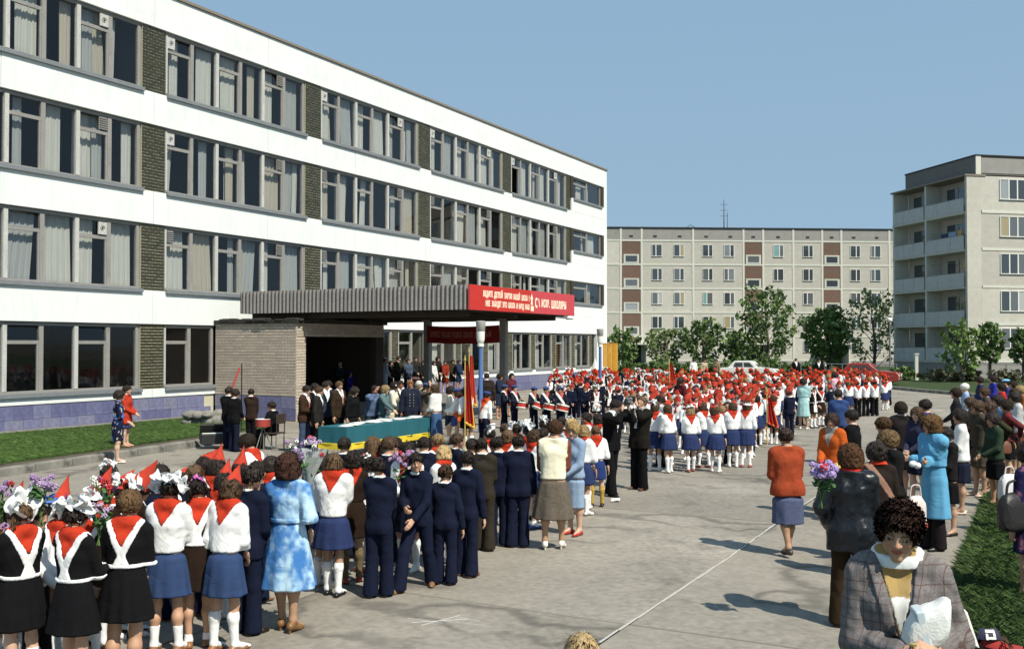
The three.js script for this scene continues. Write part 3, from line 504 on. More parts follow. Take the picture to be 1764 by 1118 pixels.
function tree(name, label, px, d, top, wpx, dens, mat, low = .15, y0 = .1) {
  const h = CAM_H + (593 - top) * d / FOCAL - y0, w = wpx * d / FOCAL / 2;
  const o = thing(name, label, 'tree', at(px, d, y0), rr(0, 6)), limbs = [], pts = [];
  const trunk = [[0, 0, 0], [rr(-.1, .1) * w, h * .35, rr(-.1, .1) * w], [rr(-.12, .12) * w, h * .7, rr(-.1, .1) * w], [0, h * .95, 0]];
  limbs.push(rod(trunk[0], trunk[1], .035 * h * .5 + .03, .05 + .01 * h), rod(trunk[1], trunk[2], .05 + .01 * h, .045), rod(trunk[2], trunk[3], .045, .015));
  const nl = Math.round(13 + dens * 10);
  for (let i = 0; i < nl; i++) {
    const f = low + (1 - low) * Math.pow((i + .5) / nl, .9), a = i * 2.4 + rr(-.4, .4), prof = Math.sin(PI * Math.pow(clamp((f - low) / (1 - low) * .86 + .1, 0, 1), .75)), L = w * (.35 + .75 * prof) * rr(.75, 1.15);
    const y = h * f * .93, b = [0, Math.max(.2, y - L * .5), 0], e = [Math.cos(a) * L, y + L * .6, Math.sin(a) * L];
    limbs.push(rod(b, e, .04, .012, 5));
    const n = Math.round((9 + 20 * dens) * (.6 + prof));
    for (let c = 0; c < 3; c++) {
      const t = .5 + .25 * c, cx = lerp(b[0], e[0], t), cy = lerp(b[1], e[1], t), cz = lerp(b[2], e[2], t), r = (.12 + .08 * prof) * w * rr(.6, 1.3) + .1, tone = rr(.7, 1.25);
      for (let j = 0; j < n / 2; j++) { const u = rr(-1, 1), ph = rr(0, 6.28), rad = r * Math.cbrt(rnd()), s = Math.sqrt(1 - u * u); pts.push([cx + rad * s * Math.cos(ph), cy + rad * u * .9, cz + rad * s * Math.sin(ph), tone * rr(.75, 1.2)]); }
    }
  }
  part('trunk', limbs, bark, o); const cr = new THREE.Mesh(leaves(pts, .12 + .001 * d), mat); cr.name = 'crown'; cr.castShadow = cr.receiveShadow = true; o.add(cr);
  return o;
}
[['young_tree', 'slim young tree beside the orange board at the corner of the school', 1073, 92, 566, 48, .6, 0], ['leafy_tree', 'low bushy tree second from the school corner before the apartment block', 1146, 95, 570, 66, .7, 2], ['leafy_tree', 'rounded dark tree in front of the apartment block windows behind the standing men', 1212, 93, 553, 68, .9, 0],
['leafy_tree', 'low wide tree filling the gap beside the tallest tree', 1272, 95, 574, 54, .6, 1], ['tall_tree', 'tallest tree with pointed crown behind the white car', 1322, 90, 495, 98, 1.2, 0], ['leafy_tree', 'dense rounded bright green tree behind the man in the dark jacket', 1427, 90, 533, 76, 1.6, 1],
['sparse_tree', 'airy sparse tree with upright branches behind the red car', 1505, 86, 500, 96, .6, 2], ['sparse_tree', 'small airy tree at the corner of the loggia block', 1658, 66, 555, 64, .45, 1], ['sapling', 'thin dark sapling before the white wall of the loggia block', 1707, 67, 553, 38, .5, 0], ['sapling', 'young tree under the last windows at the edge of the photo', 1764, 66, 566, 40, .5, 0]
].forEach(([n, l, px, d, top, w, dens, m]) => tree(n, l, px, d, top, w, dens, LM[m], n === 'sapling' ? .35 : .12));
function bush(label, px, d, top, wpx, mat, dens = 1) {
  const h = CAM_H + (593 - top) * d / FOCAL, w = wpx * d / FOCAL / 2, o = thing('bush', label, 'bush', at(px, d, .05), rr(0, 6)), st = [], pts = [];
  for (let i = 0; i < 16; i++) { const a = i * 2.4, r = w * Math.sqrt(rnd()), e = [Math.cos(a) * r, h * rr(.55, 1) * (1 - .35 * r / w), Math.sin(a) * r]; st.push(rod([e[0] * .3, 0, e[2] * .3], e, .02, .008, 4)); const tone = rr(.65, 1.2); for (let j = 0; j < 34 * dens; j++) { const k = Math.sqrt(rnd()); pts.push([e[0] * lerp(.3, 1, k) + rr(-.3, .3) * w * .5, e[1] * k + rr(-.15, .15), e[2] * lerp(.3, 1, k) + rr(-.3, .3) * w * .5, tone * rr(.75, 1.2)]); } }
  part('stem', st, bark, o); const c = new THREE.Mesh(leaves(pts, .11 + .001 * d), mat); c.name = 'foliage'; c.castShadow = true; o.add(c);
}
for (const [l, px, d, top, w, m, dn] of [['dark bush beside the orange board below the young tree', 1075, 80, 612, 56, 0], ['dark leafy bush under the low bushy tree', 1128, 82, 616, 60, 0], ['round bush between the bushy tree and the standing man in white', 1172, 84, 618, 56, 0], ['wide dark bush right behind the three standing men', 1222, 84, 614, 64, 0], ['bush between the three standing men and the white car', 1268, 86, 608, 50, 0], ['dark bush below the tallest tree behind the white car roof', 1330, 84, 608, 70, 0], ['bush under the dense rounded tree by the dark entrance', 1392, 86, 616, 46, 1], ['low bush below the sparse tree behind the red car', 1468, 84, 622, 60, 0],
['brownish bare bush below the nearest loggia', 1618, 68, 634, 70, 3, .6], ['thin brown bush at the foot of the loggia block corner', 1668, 68, 630, 50, 3, .5], ['scrubby bush below the fence rail near the edge', 1735, 66, 632, 60, 3, .5], ['leafy bush behind the red car at the end of the loggias', 1558, 70, 628, 40, 0]]) bush(l, px, d, top, w, LM[m], dn || 1);
// ---------- rail fence, posts, lamps, board ----------
{
  const f = (label, x0, z0, x1, z1, n, h) => { const o = thing('rail_fence', label, 'fence', [x0, .1, z0], Math.atan2(-(z1 - z0), x1 - x0)), L = Math.hypot(x1 - x0, z1 - z0); for (let i = 0; i <= n; i++) part('post', [rod([L * i / n, 0, 0], [L * i / n, h, 0], .04)], M.metal, o); part('rail', [rod([-.1, h, 0], [L + .1, h, 0], .035)], M.metal, o); part('rail', [rod([-.1, h * .5, 0], [L + .1, h * .5, 0], .025)], M.metal, o); };
  const a = at(1672, 70), b = at(1830, 68); f('dark pipe rail fence below the white wall of the loggia block', a[0], a[2], b[0], b[2], 5, 1.15);
  const c = at(1380, 82), d = at(1545, 78); f('low pipe rail fence behind the red car', c[0], c[2], d[0], d[2], 9, .95);
  const e = at(1110, 84), g = at(1245, 84); f('low pipe rail fence in front of the bushes by the orange board', e[0], e[2], g[0], g[2], 7, .95);
  const lamp = (label, px, dd, h, cat = 'lamp') => { const o = thing('street_lamp', label, 'lamp', at(px, dd)); part('pole', [cyl(.06, .075, h - .75, 0, (h - .75) / 2, 0)], M.blueMetal, o); part('collar', [cyl(.1, .1, .08, 0, h - .72, 0)], M.lampWhite, o);
    const sh = new THREE.LatheGeometry([[.0, h - .68], [.08, h - .68], [.12, h - .55], [.125, h - .3], [.115, h - .3], [.0, h - .3]].map((p) => new THREE.Vector2(...p)), 20); part('lamp_shade', [sh], M.lampWhite, o); part('lamp_cap', [new THREE.LatheGeometry([[0, h - .299], [.13, h - .299], [.15, h], [.14, h + .01], [0, h + .02]].map((p) => new THREE.Vector2(...p)), 20)], M.lampGrey, o); };
  lamp('blue pole lamp with pale shade in front of the dark red cloth banner', 828, 30, 3.34); lamp('blue pole lamp with pale shade beside the orange board', 1034, 43, 3.3);
  const tl = thing('street_lamp', 'tall thin lamp post with white globe behind the sparse tree', 'lamp', at(1534, 76)); part('pole', [cyl(.05, .07, 4.4, 0, 2.2, 0)], M.metal, tl); part('globe', [new THREE.SphereGeometry(.2, 16, 12).translate(0, 4.5, 0)], M.lampWhite, tl);
  const pt = thing('concrete_post', 'short pale concrete post on the grass below the loggias', 'post', at(1579, 70)); part('shaft', [bev(.22, 1.9, .22, 0, .95, 0)], flatBand, pt); part('cap', [bev(.3, .1, .3, 0, 1.95, 0)], flatBand, pt);
  const o = thing('notice_board', 'orange slatted notice board on two posts at the school corner', 'board', at(1051.5, 64), -.12), wood = [[.72, .36, .035], [.78, .41, .045], [.64, .31, .03]].map((q) => std(q, .6, { map: rep(T.grain, .8) }));
  for (let i = 0; i < 8; i++) part('plank', [bev(.115, 1.9, .04, -.42 + i * .12, 1.75, 0)], wood[i % 3], o); part('frame', [bb(-.5, .78, -.05, .5, .86, .03), bb(-.5, 2.64, -.05, .5, 2.72, .03)], wood[2], o); part('post', [cyl(.04, .04, 2.7, -.44, 1.35, -.06)], M.metal, o); part('post', [cyl(.04, .04, 2.7, .44, 1.35, -.06)], M.metal, o);
  // white sheet hung at the corner
  const w = thing('white_sheet', 'white cloth hung in a peak beside the orange board at the school corner', 'cloth', at(1025, 60)); { const q = new THREE.ConeGeometry(.34, 1.15, 14, 6, true), p = q.attributes.position; for (let i = 0; i < p.count; i++) { const a2 = Math.atan2(p.getZ(i), p.getX(i)), k = 1 + .18 * Math.sin(a2 * 5); p.setX(i, p.getX(i) * k); p.setZ(i, p.getZ(i) * k); } q.computeVertexNormals(); part('cloth', [q.translate(0, 1.25, 0)], std([.8, .78, .68], .95, { side: THREE.DoubleSide }), w); part('stake', [cyl(.03, .03, 1.7, 0, .85, 0)], M.metal, w); }
}
// ---------- cars ----------
function car(label, px, d, yaw, col) {
  const o = thing('parked_car', label, 'car', at(px, d), yaw), paint = new THREE.MeshPhysicalMaterial({ color: lin(...col), roughness: .35, clearcoat: .8, clearcoatRoughness: .12 });
  const chrome = std([.6, .6, .6], .25, { metalness: .9 });
  const ext = (pts, w, b = .04) => { const s = new THREE.Shape(pts.map((p) => new THREE.Vector2(...p))); return new THREE.ExtrudeGeometry(s, { depth: w - 2 * b, bevelEnabled: true, bevelSize: b, bevelThickness: b, bevelSegments: 3 }).translate(0, 0, -(w - 2 * b) / 2); };
  const arch = (cx) => { const a = []; for (let i = 0; i <= 8; i++) { const t = PI - PI * i / 8; a.push([cx + .34 * Math.cos(t), .32 + .34 * Math.sin(t)]); } return a; };
  part('body', [ext([[-2, .38], [-1.98, .78], [-1.9, .9], [-1.05, .95], [1.0, .95], [1.9, .86], [2.0, .78], [2.02, .4], ...[...arch(1.25)].reverse(), ...[...arch(-1.2)].reverse()], 1.6)], paint, o);
  part('cabin', [ext([[-1.35, .93], [-.95, 1.33], [-.85, 1.4], [.15, 1.42], [.3, 1.38], [.85, .93]], 1.36, .05)], paint, o);
  for (const s of [1, -1]) { const z = s * .686; for (const [a, b, c, e] of [[-.98, -.28, -.82, -.28], [-.2, .55, -.2, .2]]) { const sh = new THREE.Shape([[a, .97], [b, .97], [e, 1.33], [c, 1.33]].map((p) => new THREE.Vector2(...p))); part('side_window', [new THREE.ExtrudeGeometry(sh, { depth: .012, bevelEnabled: false }).translate(0, 0, z - .006)], flatGlass, o); } part('door_handle', [bev(.12, .025, .03, -.35, .84, s * .81)], chrome, o); part('trim_strip', [bev(3.6, .02, .015, 0, .66, s * .803)], chrome, o); }
  const ws = bx(.012, .48, 1.16).rotateZ(.88).translate(.615, 1.165, 0), rs = bx(.012, .46, 1.1).rotateZ(-.76).translate(-1.185, 1.14, 0);
  part('windscreen', [ws], flatGlass, o); part('rear_window', [rs], flatGlass, o);
  part('bumper', [bev(.1, .12, 1.6, 2.06, .48, 0, .03)], chrome, o); part('bumper', [bev(.1, .12, 1.6, -2.04, .48, 0, .03)], chrome, o);
  part('grille', [bev(.03, .17, 1.35, 2.03, .68, 0)], M.metal, o);
  for (const s of [1, -1]) { part('headlight', [new THREE.CylinderGeometry(.1, .1, .04, 16).rotateZ(PI / 2).translate(2.05, .69, s * .56)], M.lampWhite, o); part('tail_light', [bev(.03, .12, .2, -2.01, .7, s * .62)], std([.4, .02, .02], .4), o);
    for (const x of [1.25, -1.2]) { const t = part('tyre', [new THREE.TorusGeometry(.23, .075, 8, 18).translate(x, .3, s * .7), new THREE.CylinderGeometry(.24, .24, .12, 18).rotateX(PI / 2).translate(x, .3, s * .7)], M.black, o); part('rim', [new THREE.CylinderGeometry(.15, .17, .03, 16).rotateX(PI / 2).translate(x, .3, s * .765)], chrome, t); } }
}
car('white sedan parked beyond the crowd with its bonnet towards the tallest tree', 1290, 72, -.45, [.78, .78, .74]);
car('red sedan parked at the edge of the far grass', 1492, 63, -.5, [.33, .028, .015]);
// ---------- figures: distance fields over a posed skeleton, meshed part by part ----------
const sub = (a, b) => [a[0] - b[0], a[1] - b[1], a[2] - b[2]], add = (a, b, k = 1) => [a[0] + b[0] * k, a[1] + b[1] * k, a[2] + b[2] * k], mul = (a, k) => [a[0] * k, a[1] * k, a[2] * k];
const dot = (a, b) => a[0] * b[0] + a[1] * b[1] + a[2] * b[2], len = (a) => Math.hypot(a[0], a[1], a[2]), nrm = (a) => { const l = len(a) || 1; return [a[0] / l, a[1] / l, a[2] / l]; }, crs = (a, b) => [a[1] * b[2] - a[2] * b[1], a[2] * b[0] - a[0] * b[2], a[0] * b[1] - a[1] * b[0]];
const mix3 = (a, b, t) => [lerp(a[0], b[0], t), lerp(a[1], b[1], t), lerp(a[2], b[2], t)];
function bonesField(bones, k, e = 0) {                      // bones: [a, ra, b, rb]; smooth union of tapered capsules
  const n = bones.length, q = new Float64Array(n * 9);
  bones.forEach(([a, ra, b, rb], i) => { const d = sub(b, a); q.set([a[0], a[1], a[2], d[0], d[1], d[2], 1 / Math.max(1e-9, dot(d, d)), ra + e, rb - ra], i * 9); });
  return (x, y, z) => {
    let D = 9;
    for (let i = 0, o = 0; i < n; i++, o += 9) {
      const px = x - q[o], py = y - q[o + 1], pz = z - q[o + 2];
      let t = (px * q[o + 3] + py * q[o + 4] + pz * q[o + 5]) * q[o + 6]; t = t < 0 ? 0 : t > 1 ? 1 : t;
      const ax = px - q[o + 3] * t, ay = py - q[o + 4] * t, az = pz - q[o + 5] * t, d = Math.sqrt(ax * ax + ay * ay + az * az) - q[o + 7] - q[o + 8] * t;
      if (i === 0) D = d; else { const h = k - Math.abs(D - d); D = Math.min(D, d) - (h > 0 ? h * h * .25 / k : 0); }
    }
    return D;
  };
}
function boundsOf(bones, e) { const lo = [9, 9, 9], hi = [-9, -9, -9]; for (const [a, ra, b, rb] of bones) for (let i = 0; i < 3; i++) { lo[i] = Math.min(lo[i], a[i] - ra - e, b[i] - rb - e); hi[i] = Math.max(hi[i], a[i] + ra + e, b[i] + rb + e); } return [lo, hi]; }
// surface nets on a sparse grid; color(x,y,z,n) gives linear rgb; drop(x,y,z) marks hidden inner vertices
function netMesh(f, [lo, hi], c, color, drop) {
  const nx = Math.ceil((hi[0] - lo[0]) / c) + 3, ny = Math.ceil((hi[1] - lo[1]) / c) + 3, nz = Math.ceil((hi[2] - lo[2]) / c) + 3, X0 = lo[0] - c, Y0 = lo[1] - c, Z0 = lo[2] - c;
  const g = new Float32Array(nx * ny * nz), B = 4, reach = c * B * .87 * 1.25 + .02;
  for (let k = 0; k < nz; k += B) for (let j = 0; j < ny; j += B) for (let i = 0; i < nx; i += B) {
    const m = f(X0 + (i + 1.5) * c, Y0 + (j + 1.5) * c, Z0 + (k + 1.5) * c), skip = Math.abs(m) > reach, ie = Math.min(i + B, nx), je = Math.min(j + B, ny), ke = Math.min(k + B, nz);
    for (let kk = k; kk < ke; kk++) for (let jj = j; jj < je; jj++) { let o = (kk * ny + jj) * nx + i; for (let ii = i; ii < ie; ii++, o++) g[o] = skip ? m : f(X0 + ii * c, Y0 + jj * c, Z0 + kk * c); }
  }
  const id = new Int32Array(nx * ny * nz).fill(-1), P = [], N = [], sx = 1, sy = nx, sz = nx * ny;
  for (let k = 0; k < nz - 1; k++) for (let j = 0; j < ny - 1; j++) for (let i = 0; i < nx - 1; i++) {
    const o = (k * ny + j) * nx + i, v = [g[o], g[o + 1], g[o + sy], g[o + sy + 1], g[o + sz], g[o + sz + 1], g[o + sz + sy], g[o + sz + sy + 1]];
    let neg = 0; for (let q = 0; q < 8; q++) if (v[q] < 0) neg++;
    if (neg === 0 || neg === 8) continue;
    let x = 0, y = 0, z = 0, n = 0;
    for (let q = 0; q < 8; q++) for (let b = 1; b < 8; b <<= 1) if (!(q & b)) { const r = q | b; if ((v[q] < 0) !== (v[r] < 0)) { const t = v[q] / (v[q] - v[r]); x += (q & 1) + (b === 1 ? t : 0); y += ((q >> 1) & 1) + (b === 2 ? t : 0); z += ((q >> 2) & 1) + (b === 4 ? t : 0); n++; } }
    x /= n; y /= n; z /= n;
    id[o] = P.length / 3; P.push(X0 + (i + x) * c, Y0 + (j + y) * c, Z0 + (k + z) * c);
    const gx = (v[1] - v[0]) * (1 - y) * (1 - z) + (v[3] - v[2]) * y * (1 - z) + (v[5] - v[4]) * (1 - y) * z + (v[7] - v[6]) * y * z;
    const gy = (v[2] - v[0]) * (1 - x) * (1 - z) + (v[3] - v[1]) * x * (1 - z) + (v[6] - v[4]) * (1 - x) * z + (v[7] - v[5]) * x * z;
    const gz = (v[4] - v[0]) * (1 - x) * (1 - y) + (v[5] - v[1]) * x * (1 - y) + (v[6] - v[2]) * (1 - x) * y + (v[7] - v[3]) * x * y;
    const l = Math.hypot(gx, gy, gz) || 1; N.push(gx / l, gy / l, gz / l);
  }
  const I = [], hide = drop ? new Uint8Array(P.length / 3) : null;
  if (drop) for (let i = 0; i < hide.length; i++) hide[i] = drop(P[3 * i], P[3 * i + 1], P[3 * i + 2]) ? 1 : 0;
  const quad = (a, b, cc, d, flip) => { if (a < 0 || b < 0 || cc < 0 || d < 0 || (hide && hide[a] && hide[b] && hide[cc] && hide[d])) return; if (flip) I.push(a, cc, b, a, d, cc); else I.push(a, b, cc, a, cc, d); };
  for (let k = 1; k < nz - 1; k++) for (let j = 1; j < ny - 1; j++) for (let i = 1; i < nx - 1; i++) {
    const o = (k * ny + j) * nx + i, s = g[o] < 0;
    if (s !== (g[o + 1] < 0)) quad(id[o - sy - sz], id[o - sz], id[o], id[o - sy], !s);
    if (s !== (g[o + sy] < 0)) quad(id[o - 1 - sz], id[o - 1], id[o], id[o - sz], !s);
    if (s !== (g[o + sz] < 0)) quad(id[o - 1 - sy], id[o - sy], id[o], id[o - 1], !s);
  }
  const G = new THREE.BufferGeometry(), C = new Float32Array(P.length), UV = new Float32Array(P.length / 3 * 2);
  for (let i = 0; i < P.length / 3; i++) { const q = color(P[3 * i], P[3 * i + 1], P[3 * i + 2], N[3 * i], N[3 * i + 1], N[3 * i + 2]); C[3 * i] = q[0]; C[3 * i + 1] = q[1]; C[3 * i + 2] = q[2]; UV[2 * i] = P[3 * i] + P[3 * i + 2] * .6; UV[2 * i + 1] = P[3 * i + 1]; }
  G.setAttribute('position', new THREE.Float32BufferAttribute(P, 3)); G.setAttribute('normal', new THREE.Float32BufferAttribute(N, 3)); G.setAttribute('color', new THREE.BufferAttribute(C, 3)); G.setAttribute('uv', new THREE.BufferAttribute(UV, 2)); G.setIndex(I);
  return G;
}
M.skin = new THREE.MeshPhysicalMaterial({ color: 0xffffff, vertexColors: true, roughness: .55, sheen: .0 });
const soft = (rough, bump, rp, sc, spec) => new THREE.MeshPhysicalMaterial({ color: 0xffffff, vertexColors: true, roughness: rough, specularIntensity: spec, bumpMap: rep(bump, rp), bumpScale: sc });
M.cloth = soft(.92, T.wrinkle, 1.6, .014, .25);
M.wool = soft(1, T.wrinkle, 2, .010, .2);
M.leather = new THREE.MeshPhysicalMaterial({ color: 0xffffff, vertexColors: true, roughness: .4, specularIntensity: .5, clearcoat: .22, clearcoatRoughness: .25, bumpMap: rep(T.wrinkle, 1.5), bumpScale: .016 });
M.hair = soft(.6, T.strand, 5, .012, .6);
M.hairCurl = soft(.8, T.curl, 5, .004, .35);
M.shiny = std('#ffffff', .4, { vertexColors: true });
M.satin = std('#ffffff', .95, { vertexColors: true, side: THREE.DoubleSide });
const COL = { navy: [.007, .010, .026], navySkirt: [.022, .035, .10], blueSkirt: [.03, .055, .13], black: [.006, .006, .007], brown: [.019, .011, .007], white: [.80, .81, .80], red: [.45, .038, .016], dkred: [.30, .02, .015], grey: [.12, .12, .12], teal: [.07, .13, .14], cream: [.72, .68, .48], skin: [.52, .32, .215], tan: [.40, .235, .14],
  hDark: [.017, .011, .008], hBrown: [.05, .027, .013], hMid: [.09, .052, .025], hFair: [.22, .145, .065], hBlond: [.42, .29, .13], hGrey: [.55, .54, .5], hRed: [.11, .05, .022], tanLeather: [.25, .12, .05], wshoe: [.75, .72, .66], mustard: [.42, .28, .05], dress: [.20, .42, .62], olive: [.06, .055, .03] };
const colOf = (c) => typeof c === 'string' ? COL[c] : c;
const LOD = { 0: [.012, .0045, .0045], 1: [.021, .009, .0085], 2: [.03, .015, .016], 3: [.044, .024, .028], 4: [.036, .0125, .028] };   // cloth, head, hands

function person(o) {
  const { H = 1.6, pos, yaw = PI, lod = 1, label, group } = o, [cCloth, cHead, cHand] = LOD[lod], child = o.child ?? H < 1.52, fem = o.f ?? false, fat = o.fat ?? 1;
  const root = thing('person', label, 'person', pos, yaw, group);
  const sd = o.seed ?? Math.floor(rnd() * 9999);
  const hh = (o.hh ?? (child ? .2 * Math.pow(H / 1.4, .25) : .228)), neckY = H - hh - .012, shY = neckY - .052 * H, hipY = (child ? .5 : .52) * H, sw = (child ? .091 : fem ? .094 : .109) * H * Math.sqrt(fat), wY = lerp(hipY, shY, .38), chY = lerp(hipY, shY, .74);
  const vr = (k) => hash3(sd, k, 7) - .5, lean = o.lean ?? .03 + .07 * vr(1), tilt = o.tilt ?? .07 * vr(2), hop = [0, hipY, 0];
  const L = (p) => { const y = p[1] - hipY; if (y <= 0) return p; return [p[0] + y * Math.sin(tilt), hipY + y * Math.cos(lean), p[2] * Math.cos(lean) + y * Math.sin(lean)]; };
  // --- joints
  const step = o.step ?? [.1 * vr(6), .1 * vr(8)], stance = o.stance ?? (.058 + .02 * vr(9)) * H, hipW = .05 * H;
  const leg = (s, i) => {
    const hip = [s * hipW, hipY, 0], heelUp = o.heels ? .045 : 0, ank = [s * stance, .045 * H + heelUp + (o.lift?.[i] ?? 0), step[i]];
    if (o.sit) { const k = [s * .1, .46 * H * .62, .22 * H]; return { hip: [s * hipW, .3 * H, 0], knee: k, ank: [s * .1, .05 * H, .24 * H] }; }
    const mid = mix3(hip, ank, .49), bend = Math.abs(step[i]) * .12 + .012 + (o.lift?.[i] ?? 0) * .7; return { hip, knee: [mid[0] * 1.02, mid[1], mid[2] + bend], ank };
  };
  const legs = [leg(-1, 0), leg(1, 1)];
  const drop = o.sit ? hipY - .3 * H : 0, dn = (p) => [p[0], p[1] - drop, p[2]];
  const J = (p) => dn(L(p));
  const sh = [J([-sw, shY, 0]), J([sw, shY, 0])], u1 = .172 * H, u2 = .15 * H;
  const presets = { down: (s) => [s * (sw + .055 * H), .455 * H, .03 * H], front: (s) => [s * .035 * H, hipY + .03 * H, .15 * H], clasp: (s) => [s * .03 * H, wY - .01 * H, .155 * H], back: (s) => [s * .03 * H, hipY + .06 * H, -.13 * H], cross: (s) => [-s * .075 * H, chY - .07 * H, .125 * H], hold: (s) => [s * .03 * H, chY - .09 * H, .2 * H], face: (s) => [s * .045 * H, H - hh * .62, .155 * H], up: (s) => [s * .08 * H, H + .02, .16 * H], drum: (s) => [s * .09 * H, wY, .2 * H], pocket: (s) => [s * (sw + .02 * H), hipY + .02 * H, .06 * H], book: (s) => [s * .09 * H, chY - .12 * H, .2 * H], reach: (s) => [s * .16 * H, wY - .02 * H, .26 * H], salute: (s) => [s * .06 * H, H - hh * .25, .1 * H], wide: (s) => [s * (sw + .11 * H), .5 * H, .02 * H] };
  const ap = Array.isArray(o.arms) ? o.arms : [o.arms ?? 'down', o.arms ?? 'down'];
  const arm = (s, i) => {
    const A = sh[i], raw = typeof ap[i] === 'string' ? J(presets[ap[i]](s)) : ap[i]; let d = sub(raw, A), l = len(d); const mx = (u1 + u2) * .995; if (l > mx) { d = mul(d, mx / l); l = mx; }
    const w = add(A, d), ca = (u1 * u1 + l * l - u2 * u2) / (2 * u1 * l), h = u1 * Math.sqrt(Math.max(0, 1 - ca * ca)), dir = nrm(d); let pole = typeof ap[i] === 'string' && /face|salute|up/.test(ap[i]) ? [s * .5, -.95, .1] : [s * .55, -.35, -.8]; pole = sub(pole, mul(dir, dot(pole, dir)));
    const e = add(add(A, dir, u1 * ca), nrm(pole), h); return { sh: A, el: e, wr: w };
  };
  const arms = [arm(-1, 0), arm(1, 1)];
  const K = fat, pel = [.058, .066, .06], rc = (child ? .053 : fem ? .054 : .063) * H * K, rw = (child ? .046 : fem ? .045 : .054) * H * K, rp = (child ? .051 : fem ? .062 : .057) * H * K;
  const cx = sw * .48, wx = sw * .34 * K, px = sw * .42 * K;
  const torso = []; for (const s of [-1, 1]) { if (s > 0) torso.push([J([0, chY + .01, -.008]), rc * 1.02, J([0, hipY + .02, -.004]), rp]); torso.push([J([s * cx, chY, 0]), rc, J([s * wx, wY, .004]), rw], [J([s * wx, wY, .004]), rw, J([s * px, hipY, -.006]), rp], [J([s * cx * .9, chY + .03 * H, -.004]), rc * .85, J([s * sw * .86, shY + .004, 0]), .034 * H], [J([s * .018 * H, neckY - .004 * H, -.012]), .03 * H, J([s * sw * .8, shY + .008, -.004]), .028 * H]); if (fem && !child) torso.push([J([s * .042 * H, chY + .005, rc * .62]), .036 * H * K, J([s * .04 * H, chY - .02, rc * .55]), .036 * H * K]); }
  const armB = (i, f0 = 0, f1 = 2) => { const { sh: a, el: b, wr: c } = arms[i], k = child ? .9 : 1, B = []; if (f0 < 1) B.push([a, .03 * H * k * K, f1 < 1 ? mix3(a, b, f1) : b, .0235 * H * k]); if (f1 > 1) B.push([b, .0235 * H * k, f1 < 2 ? mix3(b, c, f1 - 1) : c, .0165 * H * k]); return B; };
  const legB = (i, f0 = 0, f1 = 2) => { const { hip: a, knee: b, ank: c } = legs[i], k = child ? .86 : fem ? .96 : .98, B = [], calf = mix3(b, c, .32); if (f0 < 1) B.push([mix3(a, b, f0), lerp(.05, .034, f0) * H * k * Math.sqrt(K), b, .032 * H * k]); B.push([b, .031 * H * k, [calf[0], calf[1], calf[2] - .012 * H], .034 * H * k], [[calf[0], calf[1], calf[2] - .012 * H], .034 * H * k, c, .0195 * H]); return B; };
  const toe = (i) => { const s = i ? 1 : -1, a = (o.toe ?? .16) * s, c = legs[i].ank, fl = .135 * H; return [c[0] + Math.sin(a) * fl * .72, .018 + (o.lift?.[i] ?? 0) * .5, c[2] + Math.cos(a) * fl * .72]; };
  // --- head frame
  const hy = o.hy ?? .7 * vr(3), hp = (o.hp ?? .08 + .2 * vr(4)) + lean * .6, hr = o.hr ?? .2 * vr(5) - tilt * .5;
  const neck = J([0, neckY, -.01]), hm = new THREE.Matrix4().makeRotationFromEuler(new THREE.Euler(hp, hy, hr, 'YXZ')), hc0 = new THREE.Vector3(0, hh * .47, hh * .12).applyMatrix4(hm), hc = [neck[0] + hc0.x, neck[1] + hc0.y, neck[2] + hc0.z];
  const me = hm.elements, toL = (x, y, z) => { x -= hc[0]; y -= hc[1]; z -= hc[2]; return [(x * me[0] + y * me[1] + z * me[2]) / hh, (x * me[4] + y * me[5] + z * me[6]) / hh, (x * me[8] + y * me[9] + z * me[10]) / hh]; };
  const headM = new THREE.Matrix4().makeTranslation(...hc).multiply(hm).multiply(new THREE.Matrix4().makeScale(hh, hh, hh));
  const toW = (p) => { const v = new THREE.Vector3(...p).applyMatrix4(headM); return [v.x, v.y, v.z]; };
  const ell = (x, y, z, a, b, c) => { const k = Math.sqrt(x * x / (a * a) + y * y / (b * b) + z * z / (c * c)); return (k - 1) * Math.min(a, b, c); };
  const smin = (a, b, k) => { const h = Math.max(0, k - Math.abs(a - b)); return Math.min(a, b) - h * h * .25 / k; }, smax = (a, b, k) => -smin(-a, -b, k);
  const cap = (x, y, z, a, b, r0, r1) => { const d = sub(b, a), p = [x - a[0], y - a[1], z - a[2]], t = clamp(dot(p, d) / dot(d, d), 0, 1); return Math.hypot(p[0] - d[0] * t, p[1] - d[1] * t, p[2] - d[2] * t) - lerp(r0, r1, t); };
  const skull = (x, y, z) => ell(x, y - .13, z + .05, .335, .37, .425);
  const chub = child ? .02 : 0;
  const headF = (wx0, wy0, wz0) => {
    let [x, y, z] = toL(wx0, wy0, wz0); const ax = Math.abs(x);
    let d = skull(x, y, z);
    d = smin(d, cap(x, y, z, [0, -.06, .12], [0, -.36, .245], .275 + chub, .115), .12);
    d = smin(d, cap(ax, y, z, [.15, -.09, .2], [.13, -.2, .18], .13 + chub, .11 + chub), .08);
    d = smax(d, -Math.hypot(ax - .145, (y - .015) * 1.25, z - .44) + .085, .07);
    d = smin(d, cap(ax, y, z, [.07, .105, .345], [.21, .095, .285], .035, .03), .05);
    d = smin(d, cap(x, y, z, [0, .06, .365], [0, -.085, .445], .032, .048), .045);
    d = smin(d, Math.hypot(ax - .05, y + .1, z - .39) - .035, .03);
    d = smin(d, Math.hypot(ax - .14, (y - .012) * 1.2, z - .315) - .062, .015);
    d = smin(d, cap(ax, y, z, [0, -.2, .355], [.075, -.205, .325], .03, .016), .025);
